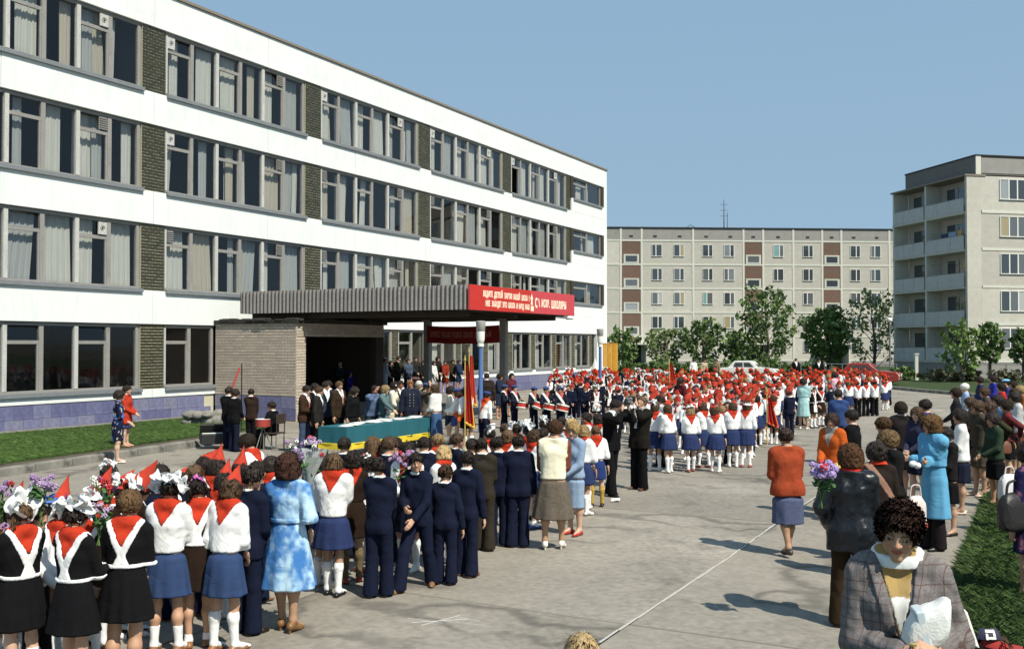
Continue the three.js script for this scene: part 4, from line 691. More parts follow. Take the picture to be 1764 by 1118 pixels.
    d = smin(d, cap(ax, y, z, [0, -.245, .345], [.06, -.24, .32], .032, .018), .025);
    d = smax(d, -cap(ax, y, z, [0, -.222, .395], [.085, -.218, .35], .012, .008), .012);
    d = smin(d, ell(ax - .345, y + .01, z + .03, .035, .115, .07), .03);
    d *= hh * .9;
    const nk = cap(wx0, wy0, wz0, toW([0, -.2, -.07]), add(neck, [0, -.05 * H, -.004]), (fem || child ? .19 : .22) * hh, (fem || child ? .23 : .27) * hh);
    return smin(d, nk, .03);
  };
  const skin = colOf(o.skin ?? (rnd() < .4 ? [.50, .29, .185] : rnd() < .5 ? [.56, .355, .25] : [.45, .26, .16]));
  const hairCol = colOf(o.hairCol ?? 'hBrown');
  const skinC = (X, Y, Z) => {
    const [x, y, z] = toL(X, Y, Z), ax = Math.abs(x); let c = skin; const n = .92 + .16 * vnoise(X * 30, Y * 30, Z * 30);
    if (z > .15 && y > -.4 && y < .3) {
      const bl = Math.max(0, 1 - Math.hypot(ax - .19, y + .1) / .14) * .25 + Math.max(0, 1 - Math.hypot(ax, y + .09) / .09) * .2; c = [c[0] * (1 + .15 * bl), c[1] * (1 - .45 * bl), c[2] * (1 - .45 * bl)];
      const m = Math.hypot(ax * .55, (y + .222) * 1.5); if (m < .058 && z > .28) c = fem ? [.42, .10, .08] : [.38, .16, .12];
      const ex = ax - .142, ey = y - .012, e = Math.hypot(ex * .8, ey * 1.75); if (e < .05) c = Math.hypot(ex, ey) < .026 ? [.02, .013, .01] : e > .04 ? [.08, .045, .03] : [.5, .46, .42];
      if (Math.abs(y - .105 + Math.abs(ax - .14) * .18) < .02 && ax > .055 && ax < .23) c = mix3(hairCol, c, .25);
    }
    return [c[0] * n, c[1] * n, c[2] * n];
  };
  // --- skin: body grid, head grid, hand grids merged into one continuous mesh
  const covered = !!o.top || !!o.skirt, sleeve = o.top ? o.top.sleeve ?? 2 : 0;
  const skinGeos = [];
  {
    const bare = []; if (!covered || sleeve < 1.9) for (const i of [0, 1]) bare.push(...armB(i)); else for (const i of [0, 1]) bare.push([mix3(arms[i].el, arms[i].wr, .8), .018 * H * (child ? .9 : 1), arms[i].wr, .0165 * H * (child ? .9 : 1)]);
    const tors = torso.map(([a, ra, b, rb]) => [a, ra * .93, b, rb * .93]);
    const up = bonesField([...tors, ...bare, [add(neck, [0, -.02, 0]), .04 * H, add(neck, [0, .02, .006]), .2 * hh]], .03 * H);
    const hideTop = o.top ? (x, y, z) => topCore(x, y, z) < .003 : null;
    if (!o.trousers) for (const i of [0, 1]) { const B = legB(i); B.push([legs[i].ank, .02 * H, toe(i), .016 * H]); skinGeos.push(netMesh(bonesField(B, .025 * H), boundsOf(B, .01), cCloth * .85, skinC, o.skirt ? (x, y, z) => y > o.skirt.hem * H + .12 : null)); }
    var upperSkin = () => skinGeos.push(netMesh(up, boundsOf([...tors, ...bare], .02), cCloth * (sleeve < 1.9 ? .8 : 1.2), skinC, hideTop));
    const hb = toW([0, 0, 0]); skinGeos.push(netMesh(headF, [[hb[0] - hh * .56, neck[1] - .03 * H, hb[2] - hh * .66], [hb[0] + hh * .56, hb[1] + hh * .62, hb[2] + hh * .66]], cHead, skinC));
    for (const i of [0, 1]) {
      const { el, wr } = arms[i], s = i ? 1 : -1, d = nrm(sub(wr, el)), hl = .105 * H * (child ? .95 : 1); let pn = o.palm?.[i] ?? (typeof ap[i] === 'string' && /down|wide|pocket/.test(ap[i]) ? [-s, 0, -.15] : /front|clasp|hold|book|cross/.test(String(ap[i])) ? [-s * .6, -.1, -.8] : [-s * .7, -.5, -.3]); pn = nrm(sub(pn, mul(d, dot(pn, d)))); const sd2 = mul(crs(d, pn), s), curl = o.curl ?? (/hold|drum|book|face|clasp/.test(String(ap[i])) ? .85 : .4), B = [];
      const W = add(wr, d, .01 * H); const thumbSide = mul(sd2, dot(sd2, [0, 0, 1]) + dot(sd2, [0, 1, 0]) * .8 >= 0 ? 1 : -1);
      [[.32, .92], [.11, 1], [-.1, .95], [-.3, .78]].forEach(([q, fl]) => { const kn = add(add(W, d, hl * .48), thumbSide, q * hl * .38); B.push([add(W, thumbSide, q * hl * .2), hl * .105, kn, hl * .085]); let p = kn, dd = d, a = 0; [.24, .17, .12].forEach((sl, j) => { a += curl * (j ? .9 : .6); dd = nrm(add(mul(d, Math.cos(a)), pn, Math.sin(a))); const e = add(p, dd, sl * hl * fl); B.push([p, hl * (.07 - .008 * j), e, hl * (.062 - .008 * j)]); p = e; }); });
      const t0 = add(add(W, d, hl * .08), thumbSide, hl * .12), t1 = add(add(t0, d, hl * .22), nrm(add(mul(thumbSide, 1), pn, .5)), hl * .2), t2 = add(add(t1, d, hl * .2), pn, hl * .1); B.push([t0, hl * .095, t1, hl * .075], [t1, hl * .075, t2, hl * .06], [add(wr, d, -.015 * H), .0165 * H, W, .0165 * H]);
      skinGeos.push(netMesh(bonesField(B, hl * .05), boundsOf(B, .006), cHand, skinC));
    }
  }
  // --- clothes
  const jig = (x, y, z, f, a) => a * (vnoise(x * f + sd, y * f * .34, z * f) - .5);
  const shade = (c, amt = .16) => { c = colOf(c); return (x, y, z) => { const k = 1 - amt / 2 + amt * vnoise(x * 22 + sd, y * 22, z * 22); return [c[0] * k, c[1] * k, c[2] * k]; }; };
  const colorFn = (spec) => typeof spec === 'function' ? spec : shade(spec);
  const addPart = (name, g, m) => { const q = new THREE.Mesh(g, m); q.name = name; q.castShadow = q.receiveShadow = true; root.add(q); return q; };
  const off = (n) => n * H;
  let topCore = null;
  if (o.top) {
    const t = o.top, e = (t.e ?? .012), hem = t.hem === 'waist' ? wY - .012 : (t.hem ?? (hipY / H - .04)) * H, B = torso.map(([a, ra, b, rb]) => [a, ra, b, rb]), AB = [[], []];
    for (const i of [0, 1]) if (sleeve > 0) AB[i].push(...armB(i, 0, Math.min(2, sleeve * .99)).map(([a, ra, b, rb]) => [a, ra * (t.puff ?? 1.05), b, rb * (t.puff ?? 1.05) + (sleeve >= 1.9 ? .004 : .008)]));
    if (hem < hipY - .03 * H) for (const s of [-1, 1]) B.push([J([s * px, hipY, -.004]), rp * 1.02, [s * px * 1.1, hem - .06, 0], rp * (t.flare ?? 1.08)]);
    const fT = bonesField(B, .034 * H, e - .003), fA = AB.map((q) => q.length ? bonesField(q, .018 * H, e) : null), f0 = (x, y, z) => { const d = fT(x, y, z), q = x < 0 ? fA[0] : fA[1]; let r = q ? smin(d, q(x, y, z), .009 * H) : d; const q2 = x < 0 ? fA[1] : fA[0]; if (q2 && Math.abs(x) < .16) r = Math.min(r, q2(x, y, z)); return r; }, BA = [...B, ...AB[0], ...AB[1]], topY = J([0, neckY, 0])[1] + .012;
    topCore = (x, y, z) => Math.max(f0(x, y, z), y - topY, hem - drop - y);
    const fold = (t.fold ?? .007);
    const f = (x, y, z) => { let d = f0(x, y, z); d += jig(x, y, z, 16, fold) + jig(x * 1.2 + y * .6, y * 2.6, z, 26, fold * .8); if (t.waistIn) d += .01 * Math.exp(-Math.pow((y - wY) / .03, 2)); return smax(smax(d, y - topY, .01), hem - drop - y, .01); };
    addPart(t.name ?? 'jacket', netMesh(f, boundsOf(BA, e + .035), cCloth, colorFn(t.col)), t.mat ?? M.cloth);
    var patch = (name, off2, region, col, m = M.cloth, cell = cCloth * .72) => { const fp = (x, y, z) => Math.max(topFold(x, y, z) - off2, region(x, y, z)); const topFold = (x, y, z) => Math.min(f0(x, y, z) + jig(x, y, z, 16, fold) * .9, 9); const bnd = boundsOf(torso, e + off2 + .04); return addPart(name, netMesh((x, y, z) => Math.max(fp(x, y, z), y - topY - .03), bnd, cell, colorFn(col), (x, y, z) => topCore(x, y, z) < -.008), m); };
  }
  upperSkin();
  { const b = mergeGeometries(skinGeos); const m = addPart('body', b, M.skin); }
  if (o.skirt) {
    const overTop = o.top && o.top.hem !== 'waist' && o.top.hem * H < wY - .03 ? o.top.hem * H : 0, t = o.skirt, y1 = (t.waist ?? wY / H) * H, y0 = t.hem * H, r1 = wx + rw + .014, r0 = r1 * (t.flare ?? 1.6), n = t.pleats ?? 9, pa = t.pa ?? .07, kz = .76, zo = (o.step ? (o.step[0] + o.step[1]) * .25 : 0), HR = px + rp + .012;
    const f = (x, y, z) => { const u = clamp((y1 - y) / (y1 - y0), 0, 1); let R = lerp(r1, r0, Math.pow(u, t.pow ?? .75)); R = Math.max(R, lerp(r1, HR, sstep(0, .35, u)) * (u > .3 ? 1 - .15 * (u - .3) * (t.flare < 1.3 ? 1 : 0) : 1)); if (overTop) R *= 1 - .26 * sstep(overTop - .05, overTop + .005, y); const zz = (z - zo * u - (y > hipY ? (y - hipY) * Math.tan(lean) : 0)) / kz, a = Math.atan2(zz, x), rho = Math.hypot(x, zz); const pl = pa * R * u * (Math.sin(a * n + sd + 1.2 * Math.sin(a * 2 + sd)) * .6 + .5 * (vnoise(a * n * .5 + sd, y * 2, 1) - .5)); return smax(smax((rho - R - pl) * .72 + jig(x, y, z, 14, .006), y - y1 + .0, .01), y0 - y, .008); };
    const rm = Math.max(r0, HR) * 1.12;
    addPart(t.name ?? 'skirt', netMesh(f, [[-rm, y0 - .01, -rm + Math.min(0, zo)], [rm, y1 + .02, rm + Math.max(0, zo)]], cCloth, colorFn(t.col), (x, y, z) => false), t.mat ?? M.cloth);
  }
  if (o.belt) { const y = J([0, wY + .005 * H, 0])[1]; patch('belt', .008, (x, yy, z) => Math.abs(yy - y) - .022, o.belt); }
  if (o.trousers) {
    const t = o.trousers, B = []; for (const i of [0, 1]) { const { hip, knee, ank } = legs[i]; const hemP = [lerp(knee[0], ank[0], .99), .03 * H, lerp(knee[2], ank[2], 1)]; B.push([hip, .054 * H * Math.sqrt(K), knee, .041 * H], [knee, .041 * H, hemP, (t.flare ?? .045) * H]); }
    for (const s of [-1, 1]) B.push([dn([s * px * .9, hipY + .04 * H, -.004]), rp * (o.skirt ? .7 : .98), dn([s * hipW, hipY - .03 * H, -.006]), rp * (o.skirt ? .7 : .95)]);
    const f0 = bonesField(B, .016 * H, .004), f = (x, y, z) => smax(f0(x, y, z) + jig(x, y, z, 15, .011) + jig(x, y * 2, z, 30, .006), .018 - y, .006);
    addPart('trousers', netMesh(f, boundsOf(B, .035), cCloth, colorFn(t.col)), M.cloth);
  }
  for (const i of [0, 1]) {
    const { ank, knee } = legs[i], T0 = toe(i), lift = o.lift?.[i] ?? 0, hl = o.heels ? .045 : 0;
    if (o.socks) { const t = o.socks, tp = t.top ?? .9, B = legB(i, 1).map(([a, ra, b, rb]) => [a, ra, b, rb]); B.push([ank, .02 * H, T0, .016 * H]); const top = lerp(ank[1], knee[1], tp); const f0 = bonesField(B, .02 * H, .004); addPart('sock', netMesh((x, y, z) => smax(f0(x, y, z), y - top, .004), boundsOf(B, .01), cCloth * .8, colorFn(t.col)), M.cloth); }
    const sc = colOf(o.shoes ?? 'black'), heel = [ank[0] - (T0[0] - ank[0]) * .28, .022 + hl + lift, ank[2] - (T0[2] - ank[2]) * .28], ball = mix3(heel, T0, .72), B = [[heel, .024 * H / 1.4 + .004, [ball[0], .02 + lift * .6 + hl * .15, ball[2]], .03], [[ball[0], .02 + lift * .6 + hl * .15, ball[2]], .031, T0, .024]];
    if (o.lowShoe !== true) B.push([heel, .026, [ank[0], ank[1] * .8 + lift * .2, ank[2]], .024 * H]);
    const f0 = bonesField(B, .02, .002), floor = lift > .02 ? -9 : .002;
    const cutTop = ank[1] + .012 - (o.lowShoe ? .03 : 0);
    let f = (x, y, z) => smax(Math.max(f0(x, y, z), floor + hl * sstep(.2, .9, 1) * 0 - y), y - cutTop, .006);
    const g = [netMesh(f, boundsOf(B, .008), [.010, .0125, .02, .034, .04][lod], (x, y, z) => y < .016 + lift ? [sc[0] * .5, sc[1] * .45, sc[2] * .4] : sc)];
    if (o.heels) { const hg = plain(rod([heel[0], 0.002 + lift, heel[2] - .008], [heel[0], .05 + lift, heel[2]], .009, .02, 8)); const n = hg.attributes.position.count, c = new Float32Array(n * 3); for (let q = 0; q < n; q++) c.set(sc, q * 3); hg.setAttribute('color', new THREE.BufferAttribute(c, 3)); g.push(hg); }
    addPart('shoe', g.length > 1 ? mergeGeometries(g.map(plain)) : g[0], M.shiny);
  }
  // details over the upper garment
  const NY = J([0, neckY, 0])[1], NZ = J([0, neckY, 0])[2], tl = Math.tan(lean);
  if (o.collar) { const cb = [[add(neck, [-.012 * H, -.012 * H, .0]), .036 * H, add(neck, [.012 * H, -.012 * H, .0]), .036 * H]]; const big = o.collarBig ? 1.5 : 1; const f0 = bonesField(cb, .02, .014 * (big > 1 ? 2.2 : 1)); addPart('collar', netMesh((x, y, z) => Math.max(f0(x, y, z), Math.abs(y - NY + .006 + (z - NZ) * .25) - .016 * big), boundsOf(cb, .05), cCloth * .6, colorFn(o.collar)), M.cloth); }
  if (o.scarf) { const dpt = (o.scarfLen ?? .135) * H; patch('neckerchief', .011, (x, y, z) => { const yy = NY + .012 - y, ax = Math.abs(x), zz = z - NZ - (y - NY) * tl; const back = Math.max(zz - .03, ax - (dpt - yy) * .6, yy - dpt); const w = .035 + yy * .1; const frontBand = Math.max(-zz - .03, Math.abs(ax - Math.max(.0, .062 * H * (1 - yy / (.085 * H)))) - .024, yy - .1 * H); const tails = Math.max(-zz, Math.abs(ax - (yy - .085 * H) * .32) - .024, .08 * H - yy, yy - .17 * H); return Math.min(back, frontBand, tails); }, o.scarf); }
  if (o.straps) { patch('apron_strap', .009, (x, y, z) => { const back = z < NZ + .0 + (y - NY) * tl; const yw = J([0, wY, 0])[1], u = clamp((NY - y) / (NY - yw), -.1, 1.05), w = .03 * H / 1.4, lim = yw - .01 - y; if (back) { const c0 = lerp(sw * .86, -.26 * sw, u), a = Math.min(Math.abs(x - c0), Math.abs(x + c0)) - w; return Math.max(a, lim); } const a = Math.abs(Math.abs(x) - lerp(sw * .58, sw * .3, u)) - w * 1.1; return Math.max(a, lim); }, 'white'); const yw = J([0, wY, 0])[1]; patch('apron_belt', .012, (x, y, z) => Math.abs(y - yw) - .016, 'white'); }
  if (o.apron) { const yw = J([0, wY, 0])[1], r1 = wx + rw + .014, t = o.skirt, y0 = (t.hem + .03) * H, r0 = r1 * (t.flare ?? 1.6); const f = (x, y, z) => { const u = clamp((yw - y) / (yw - t.hem * H), 0, 1), R = Math.max(lerp(r1, r0, Math.pow(u, t.pow ?? .75)), lerp(r1, px + rp + .012, sstep(0, .35, u))) + .012, rho = Math.hypot(x, z / .76); return Math.max((rho - R - .03 * R * u * Math.sin(Math.atan2(z, x) * 11)) * .72, y - yw, y0 - y, -z + .02, Math.abs(x) - .75 * R); }; addPart('apron', netMesh(f, [[-r0 * 1.1, y0, -.02], [r0 * 1.1, yw + .02, r0 * 1.1]], cCloth * .9, colorFn('white'), (x, y, z) => Math.hypot(x, z / .76) < lerp(r1, r0, .2) * .6), M.cloth); patch('apron_bib', .012, (x, y, z) => Math.max(-z + .01, Math.abs(x) - .055 * H, yw - y, y - NY + .09 * H), 'white'); }
  if (o.front) { const yb = J([0, wY + .02 * H, 0])[1]; patch('shirt_front', .004, (x, y, z) => Math.max(-z + NZ * .3, Math.abs(x) - (y - yb) * (o.frontW ?? .3), yb - y), o.front); if (o.tie) patch('tie', .009, (x, y, z) => Math.max(-z, Math.abs(x) - .018 - (NY - y) * .05, yb - y + .01), o.tie); }
  if (o.lapel) patch('lapel', .012, (x, y, z) => { const yb = J([0, wY + .005 * H, 0])[1], ax = Math.abs(x), u = (y - yb) * (o.frontW ?? .3); return Math.max(-z + .01, ax - u - .045 * sstep(0, .12, y - yb), u - ax, yb - y, y - NY + .01); }, o.lapel, o.lapelMat ?? M.cloth);
  if (o.sash) patch('sash', .008, (x, y, z) => Math.abs(x * .82 * (z > 0 ? 1 : 1) + (y - chY) * .57 * (o.sashDir ?? 1)) - .04, o.sash);
  if (o.panel) patch(o.panel.name, .006, o.panel.fn({ H, NY, wY, chY, hipY, sw }), o.panel.col);
  if (o.buttons) { const g = []; for (let k = 0; k < 5; k++) for (const s of o.buttons === 2 ? [-1, 1] : [0]) g.push(new THREE.SphereGeometry(.012, 8, 6).translate(s * .05, NY - .16 - k * .075, .0)); const q = join(g), p = q.attributes.position; for (let k = 0; k < p.count; k++) { const y = p.getY(k); p.setZ(k, p.getZ(k) + rc + .015 + e0(y)); } function e0(y) { return (y - hipY) * Math.sin(lean) + .014; } addPart('button', q, std([.6, .55, .4], .3, { metalness: .4 })); }
  if (o.epaulettes) addPart('epaulette', join([-1, 1].map((s) => bev(.11, .02, .055, s * sw * .75, shY + .052, 0, .008))), std(colOf(o.epaulettes), .6));
  // --- hair
  const hs = o.hair ?? 'short';
  if (hs !== 'none') {
    const P = { short: [.075, -.17, .06, 9], bob: [.095, -.36, .07, 8], curly: [.12, -.28, .06, 11], big: [.16, -.42, .075, 8], long: [.08, -.3, .05, 9], bun: [.06, -.12, .05, 9], tails: [.06, -.16, .05, 9], perm: [lod === 0 ? .075 : .1, -.22, .05, 13], wave: [.12, -.28, .07, 7], bald: [.018, -.1, .02, 9] }[hs], [th, yb, amp, fq] = P;
    const ext = []; if (hs === 'long') ext.push([[0, .0, -.36], .3, [0, -.75, -.42], .2]); if (hs === 'bun') ext.push([[0, .12, -.5], .17, [0, .16, -.5], .17]); if (hs === 'tails') for (const s of [-1, 1]) ext.push([[s * .36, .0, -.2], .11, [s * .46, -.45, -.16], .07]); if (hs === 'braid' || o.braid) ext.push([[0, -.1, -.42], .12, [0, -.9, -.46], .06]);
    const ef = ext.length ? bonesField(ext, .1) : null;
    const f = (X, Y, Z) => { const [x, y, z] = toL(X, Y, Z); const nn = amp * (vnoise(x * fq + sd, y * fq, z * fq) - .5) + amp * .5 * (vnoise(x * fq * 2.6, y * fq * 2.2 + sd, z * fq * 2.6) - .5); const low = (hs === 'bob' || hs === 'big' || hs === 'wave' || hs === 'curly' || hs === 'long') ? cap(x, y, z, [0, .05, -.1], [0, -.2, -.12], .38, .36) : 9; let d = smin(skull(x, y, z), low, .08) - th + nn; const face = ell(x, y + .13, z - .47, .27 + (hs === 'short' ? .03 : 0), (hs === 'bald' ? .6 : .35) + (o.fringe ? -.06 : 0), .38); d = smax(d, -face, .05); d = smax(d, yb + (z < 0 ? .0 : .12 * (hs === 'short' ? 1.2 : .4)) - y - .02 * nn, .05); if (hs === 'bald') d = smax(d, (y - .24) - Math.max(0, -z - .1), .05); if (ef) d = smin(d, ef(x, y, z) + nn * .7, .06); return d * hh * .85; };
    const b = 1.15 + (hs === 'long' || o.braid ? .3 : 0), hb = hc;
    addPart('hair', strands(netMesh(f, [[hb[0] - hh * .75, hb[1] - hh * (hs === 'long' || o.braid ? 1.15 : .72), hb[2] - hh * .85], [hb[0] + hh * .75, hb[1] + hh * .85, hb[2] + hh * .75]], cHead * 1.1, (X, Y, Z) => { const [x, y, z] = toL(X, Y, Z), k = lod === 0 ? .9 + .5 * vnoise(x * 14 + sd, y * 14, z * 14) : .8 + 1.0 * vnoise(x * 26 + sd, y * 5, z * 26); return [hairCol[0] * k, hairCol[1] * k, hairCol[2] * k]; }), [3600, 420, 120, 0, 160][lod], hh * (lod === 0 ? .09 : /perm|curly|big|wave/.test(hs) ? .13 : .24), /perm|curly|big|wave/.test(hs) ? .8 : .18), /perm|curly|big/.test(hs) ? M.hairCurl : M.hair);
  }
  const onHead = (name, g, m) => { g.applyMatrix4(headM); return addPart(name, g, m); };
  const tint = (g, c, v = .12) => { g = plain(g); const p = g.attributes.position, a = new Float32Array(p.count * 3); c = colOf(c); for (let i = 0; i < p.count; i++) { const k = 1 - v / 2 + v * vnoise(p.getX(i) * 9, p.getY(i) * 9, p.getZ(i) * 9); a[3 * i] = c[0] * k; a[3 * i + 1] = c[1] * k; a[3 * i + 2] = c[2] * k; } g.setAttribute('color', new THREE.BufferAttribute(a, 3)); return g; };
  if (o.cap) onHead('cap', tint(sideCap(o.capH ?? .75, o.capTilt ?? 0, sd, o.capRound ?? (lod === 2 || lod === 3)), o.cap), M.satin);
  if (o.visorCap) { const g = join([new THREE.SphereGeometry(.44, 18, 8, 0, 6.3, 0, 1.35).scale(1, .8, 1.05).translate(0, .2, -.04), bev(.62, .03, .4, 0, .26, .5, .012)]); onHead('cap', tint(g, o.visorCap), M.satin); }
  if (o.officerCap) { onHead('cap', tint(join([new THREE.CylinderGeometry(.38, .37, .16, 20).scale(1, 1, 1.15).translate(0, .42, -.05), new THREE.CylinderGeometry(.52, .4, .16, 20).scale(1, 1, 1.1).translate(0, .56, -.03)]), o.officerCap), M.satin); onHead('visor', tint(bev(.56, .03, .28, 0, .34, .44, .012), 'black'), M.shiny); }
  if (o.whiteCap) onHead('cap', tint(new THREE.SphereGeometry(.5, 16, 8, 0, 6.3, 0, 1.5).scale(.95, .75, 1.1).translate(0, .16, -.06), o.whiteCap), M.satin);
  if (o.beret) onHead('beret', tint(new THREE.SphereGeometry(.52, 16, 10).scale(1, .42, 1.05).translate(.05, .38, -.08), o.beret), M.satin);
  if (o.bows) for (const s of o.bows === 1 ? [0] : [-1, 1]) { const bs = 1.12 * (o.bowS ?? 1), g = tint(bowGeo(sd + s).scale(bs, bs, bs).rotateX(-.5).rotateZ(-s * .5).translate(s * .34, s ? .38 : .46, -.2), o.bowCol ?? 'white', .06); onHead('bow', g, M.satin); }
  if (o.glasses) { const ring = (s) => new THREE.TorusGeometry(.1, .014, 5, 14).translate(s * .14, .01, .43); onHead('spectacles', join([ring(-1), ring(1), rod([-.05, .03, .44], [.05, .03, .44], .012), rod([-.24, .03, .4], [-.36, .04, 0], .012), rod([.24, .03, .4], [.36, .04, 0], .012)]), std([.6, .55, .45], .3, { metalness: .5 })); }
  root.userData.hand = arms.map((a) => a.wr);
  root.hands = arms.map((a) => add(a.wr, nrm(sub(a.wr, a.el)), .05 * H)); delete root.userData.hand;
  return root;
}
// loose strands over a hair surface, so that its outline is not smooth
function strands(g, n, len, wild) {
  const P = g.attributes.position, N = g.attributes.normal, C = g.attributes.color, c0 = P.count; if (!c0) return g;
  const p = [...P.array], q = [...N.array], c = [...C.array], uv = [...g.attributes.uv.array], id = [...g.index.array];
  for (let k = 0; k < n; k++) {
    const i = Math.floor(rnd() * c0), a = [P.getX(i), P.getY(i), P.getZ(i)], m = [N.getX(i), N.getY(i), N.getZ(i)]; if (m[1] < -.5) continue;
    let d = nrm([rr(-1, 1) * wild, -.8 + rr(-1, 1) * wild, rr(-1, 1) * wild]); d = nrm(add(sub(d, mul(m, dot(d, m))), m, rr(.05, .35 + .4 * wild)));
    const s = nrm(crs(d, m)), w = rr(.0015, .0035), L = len * rr(.5, 1.3), b = add(a, m, -.004), e1 = add(add(b, d, L * .55), m, .004), e2 = add(add(b, d, L), m, -.006 * (1 - wild)), t = rr(.7, 1.7), o = p.length / 3;
    for (const [v, k2] of [[add(b, s, w), 1], [add(b, s, -w), 1], [add(e1, s, w * .8), 1], [add(e1, s, -w * .8), 1], [e2, 1]]) { p.push(...v); q.push(...m); c.push(C.getX(i) * t, C.getY(i) * t, C.getZ(i) * t); uv.push(v[0], v[1]); }
    id.push(o, o + 1, o + 2, o + 2, o + 1, o + 3, o + 2, o + 3, o + 4);
  }
  const G = new THREE.BufferGeometry(); G.setAttribute('position', new THREE.Float32BufferAttribute(p, 3)); G.setAttribute('normal', new THREE.Float32BufferAttribute(q, 3)); G.setAttribute('color', new THREE.Float32BufferAttribute(c, 3)); G.setAttribute('uv', new THREE.Float32BufferAttribute(uv, 2)); G.setIndex(id); return G;
}
// folded side cap: rounded base on the head, ridge with raised points at front and back
function sideCap(h, tiltF, sd, rd) {
  const n = 20, rows = 6, pos = [], idx = [];
  for (let r = 0; r <= rows; r++) { const u = r / rows; for (let i = 0; i < n; i++) { const a = i / n * 2 * PI, cx = Math.sin(a), cz = Math.cos(a); const px = cx * (rd ? .53 * Math.sqrt(1 - u * .97) : .43 * (1 - Math.pow(u, 1.35))), pz = -.05 + cz * lerp(.44, .40, u) + .06 * u + tiltF * u, ridge = rd ? .85 + .22 * cz + .06 * Math.sin(3 * a + sd) : lerp(.45, 1.1, .5 + .5 * cz); pos.push(px + .03 * (vnoise(cx * 2 + sd, u * 3, cz * 2) - .5), .18 - (rd ? .07 : 0) + h * u * ridge - .05 * cz * (1 - u) + .05 * (vnoise(cx * 3, u * 2 + sd, cz * 3) - .5) * u, pz); } }
  for (let r = 0; r < rows; r++) for (let i = 0; i < n; i++) { const a = r * n + i, b = r * n + (i + 1) % n; idx.push(a, b, a + n, b, b + n, a + n); }
  const g = new THREE.BufferGeometry(); g.setAttribute('position', new THREE.Float32BufferAttribute(pos, 3)); g.setAttribute('uv', new THREE.Float32BufferAttribute(new Float32Array(pos.length / 3 * 2), 2)); g.setIndex(idx); g.computeVertexNormals(); return g;
}
// ribbon bow: several ruffled loops
function bowGeo(sd) {
  const list = [];
  for (let k = 0; k < 7; k++) {
    const g = new THREE.PlaneGeometry(1, 1, 9, 4), p = g.attributes.position, a0 = k * 2.4 + sd, el = (k % 3 - 1) * .7, rl = .36 + .07 * Math.sin(k * 3.1 + sd);
    for (let i = 0; i < p.count; i++) { const u = p.getX(i) + .5, v = p.getY(i); const t = u * PI, r = rl * Math.sin(t) , w = .3 * (.3 + Math.sin(t)), fx = r, fy = .16 * Math.sin(2 * t) + v * w, fz = .1 * Math.cos(2 * t + k) + .05 * Math.sin(v * 6 + u * 5 + k * 2); const c = Math.cos(a0), s = Math.sin(a0), ce = Math.cos(el), se = Math.sin(el), X = fx * ce - fz * se, Z = fx * se + fz * ce; p.setXYZ(i, X * c - fy * s, X * s + fy * c, Z); }
    g.computeVertexNormals(); list.push(g);
  }
  return join(list);
}
// ---------- people ----------
const dTop = (top, H, base = 0) => (CAM_H - base - H) * FOCAL / (top - 593);
const lodOf = (d) => d < 4.8 ? 0 : d < 15.5 ? 1 : d < 29 ? 2 : 3;
const place = (px, top, H, o) => { const d = o.d ?? dTop(top, H, o.base ?? 0); return { pos: at(px, d, o.base ?? 0), lod: o.lod ?? lodOf(d), H }; };
const mk = (px, top, H, yaw, label, base, extra = {}) => { const s0 = seed; seed = Math.round(px * 7919 + top * 104729) >>> 0; rnd(); const r = person({ ...base, yaw, label, ...place(px, top, H, extra), ...extra }); seed = s0 + 17; return r; };
const GU = (px, top, H, yaw, label, x = {}) => mk(px, top, H, yaw, label, { f: 1, top: { name: 'dress', col: x.dcol ?? 'brown', e: .012, hem: 'waist' }, skirt: { col: x.dcol ?? 'brown', hem: .345, flare: 1.75, pleats: 11 }, straps: 1, scarf: 'red', collar: 'white', socks: { col: 'white', top: .85 }, shoes: 'brown', hair: 'short', hairCol: 'hDark' }, x);
const GB = (px, top, H, yaw, label, x = {}) => mk(px, top, H, yaw, label, { f: 1, top: { name: 'blouse', col: 'white', e: .017, hem: .575, fold: .013, puff: 1.2 }, skirt: { col: 'navySkirt', hem: .335, flare: 1.75, pleats: 12 }, scarf: 'red', collar: 'white', socks: { col: 'white', top: .85 }, shoes: 'wshoe', hair: 'bob', hairCol: 'hBrown' }, x);
const BS = (px, top, H, yaw, label, x = {}) => mk(px, top, H, yaw, label, { top: { name: 'jacket', col: 'navy', e: .016, hem: .45 }, trousers: { col: 'navy', flare: .052 }, collar: 'white', shoes: 'tanLeather', hair: 'short', hairCol: 'hDark' }, x);
const BW = (px, top, H, yaw, label, x = {}) => mk(px, top, H, yaw, label, { top: { name: 'shirt', col: 'white', e: .014, hem: .52 }, trousers: { col: 'black', flare: .05 }, scarf: 'red', collar: 'white', shoes: 'black', hair: 'short', hairCol: 'hDark' }, x);
const MAN = (px, top, H, yaw, label, x = {}) => mk(px, top, H, yaw, label, { top: { name: 'jacket', col: 'black', e: .02, hem: .455 }, trousers: { col: 'black', flare: .05 }, front: 'white', lapel: 'black', collar: 'white', shoes: 'black', hair: 'short', hairCol: 'hDark' }, x);
const WD = (px, top, H, yaw, label, col, x = {}) => mk(px, top, H, yaw, label, { f: 1, top: { name: 'dress', col, e: .014, hem: 'waist' }, skirt: { col, hem: .3, flare: 1.5 }, shoes: 'black', hair: 'curly', hairCol: 'hDark' }, x);
const WC = (px, top, H, yaw, label, tcol, scol, x = {}) => mk(px, top, H, yaw, label, { f: 1, top: { name: x.tname ?? 'blouse', col: tcol, e: .016, hem: .5, flare: 1.1 }, skirt: { col: scol, hem: .3, flare: 1.35 }, shoes: 'black', hair: 'curly', hairCol: 'hDark' }, x);
const noise3 = (x, y, z, f) => fbm(x * f, y * f, z * f, 4);
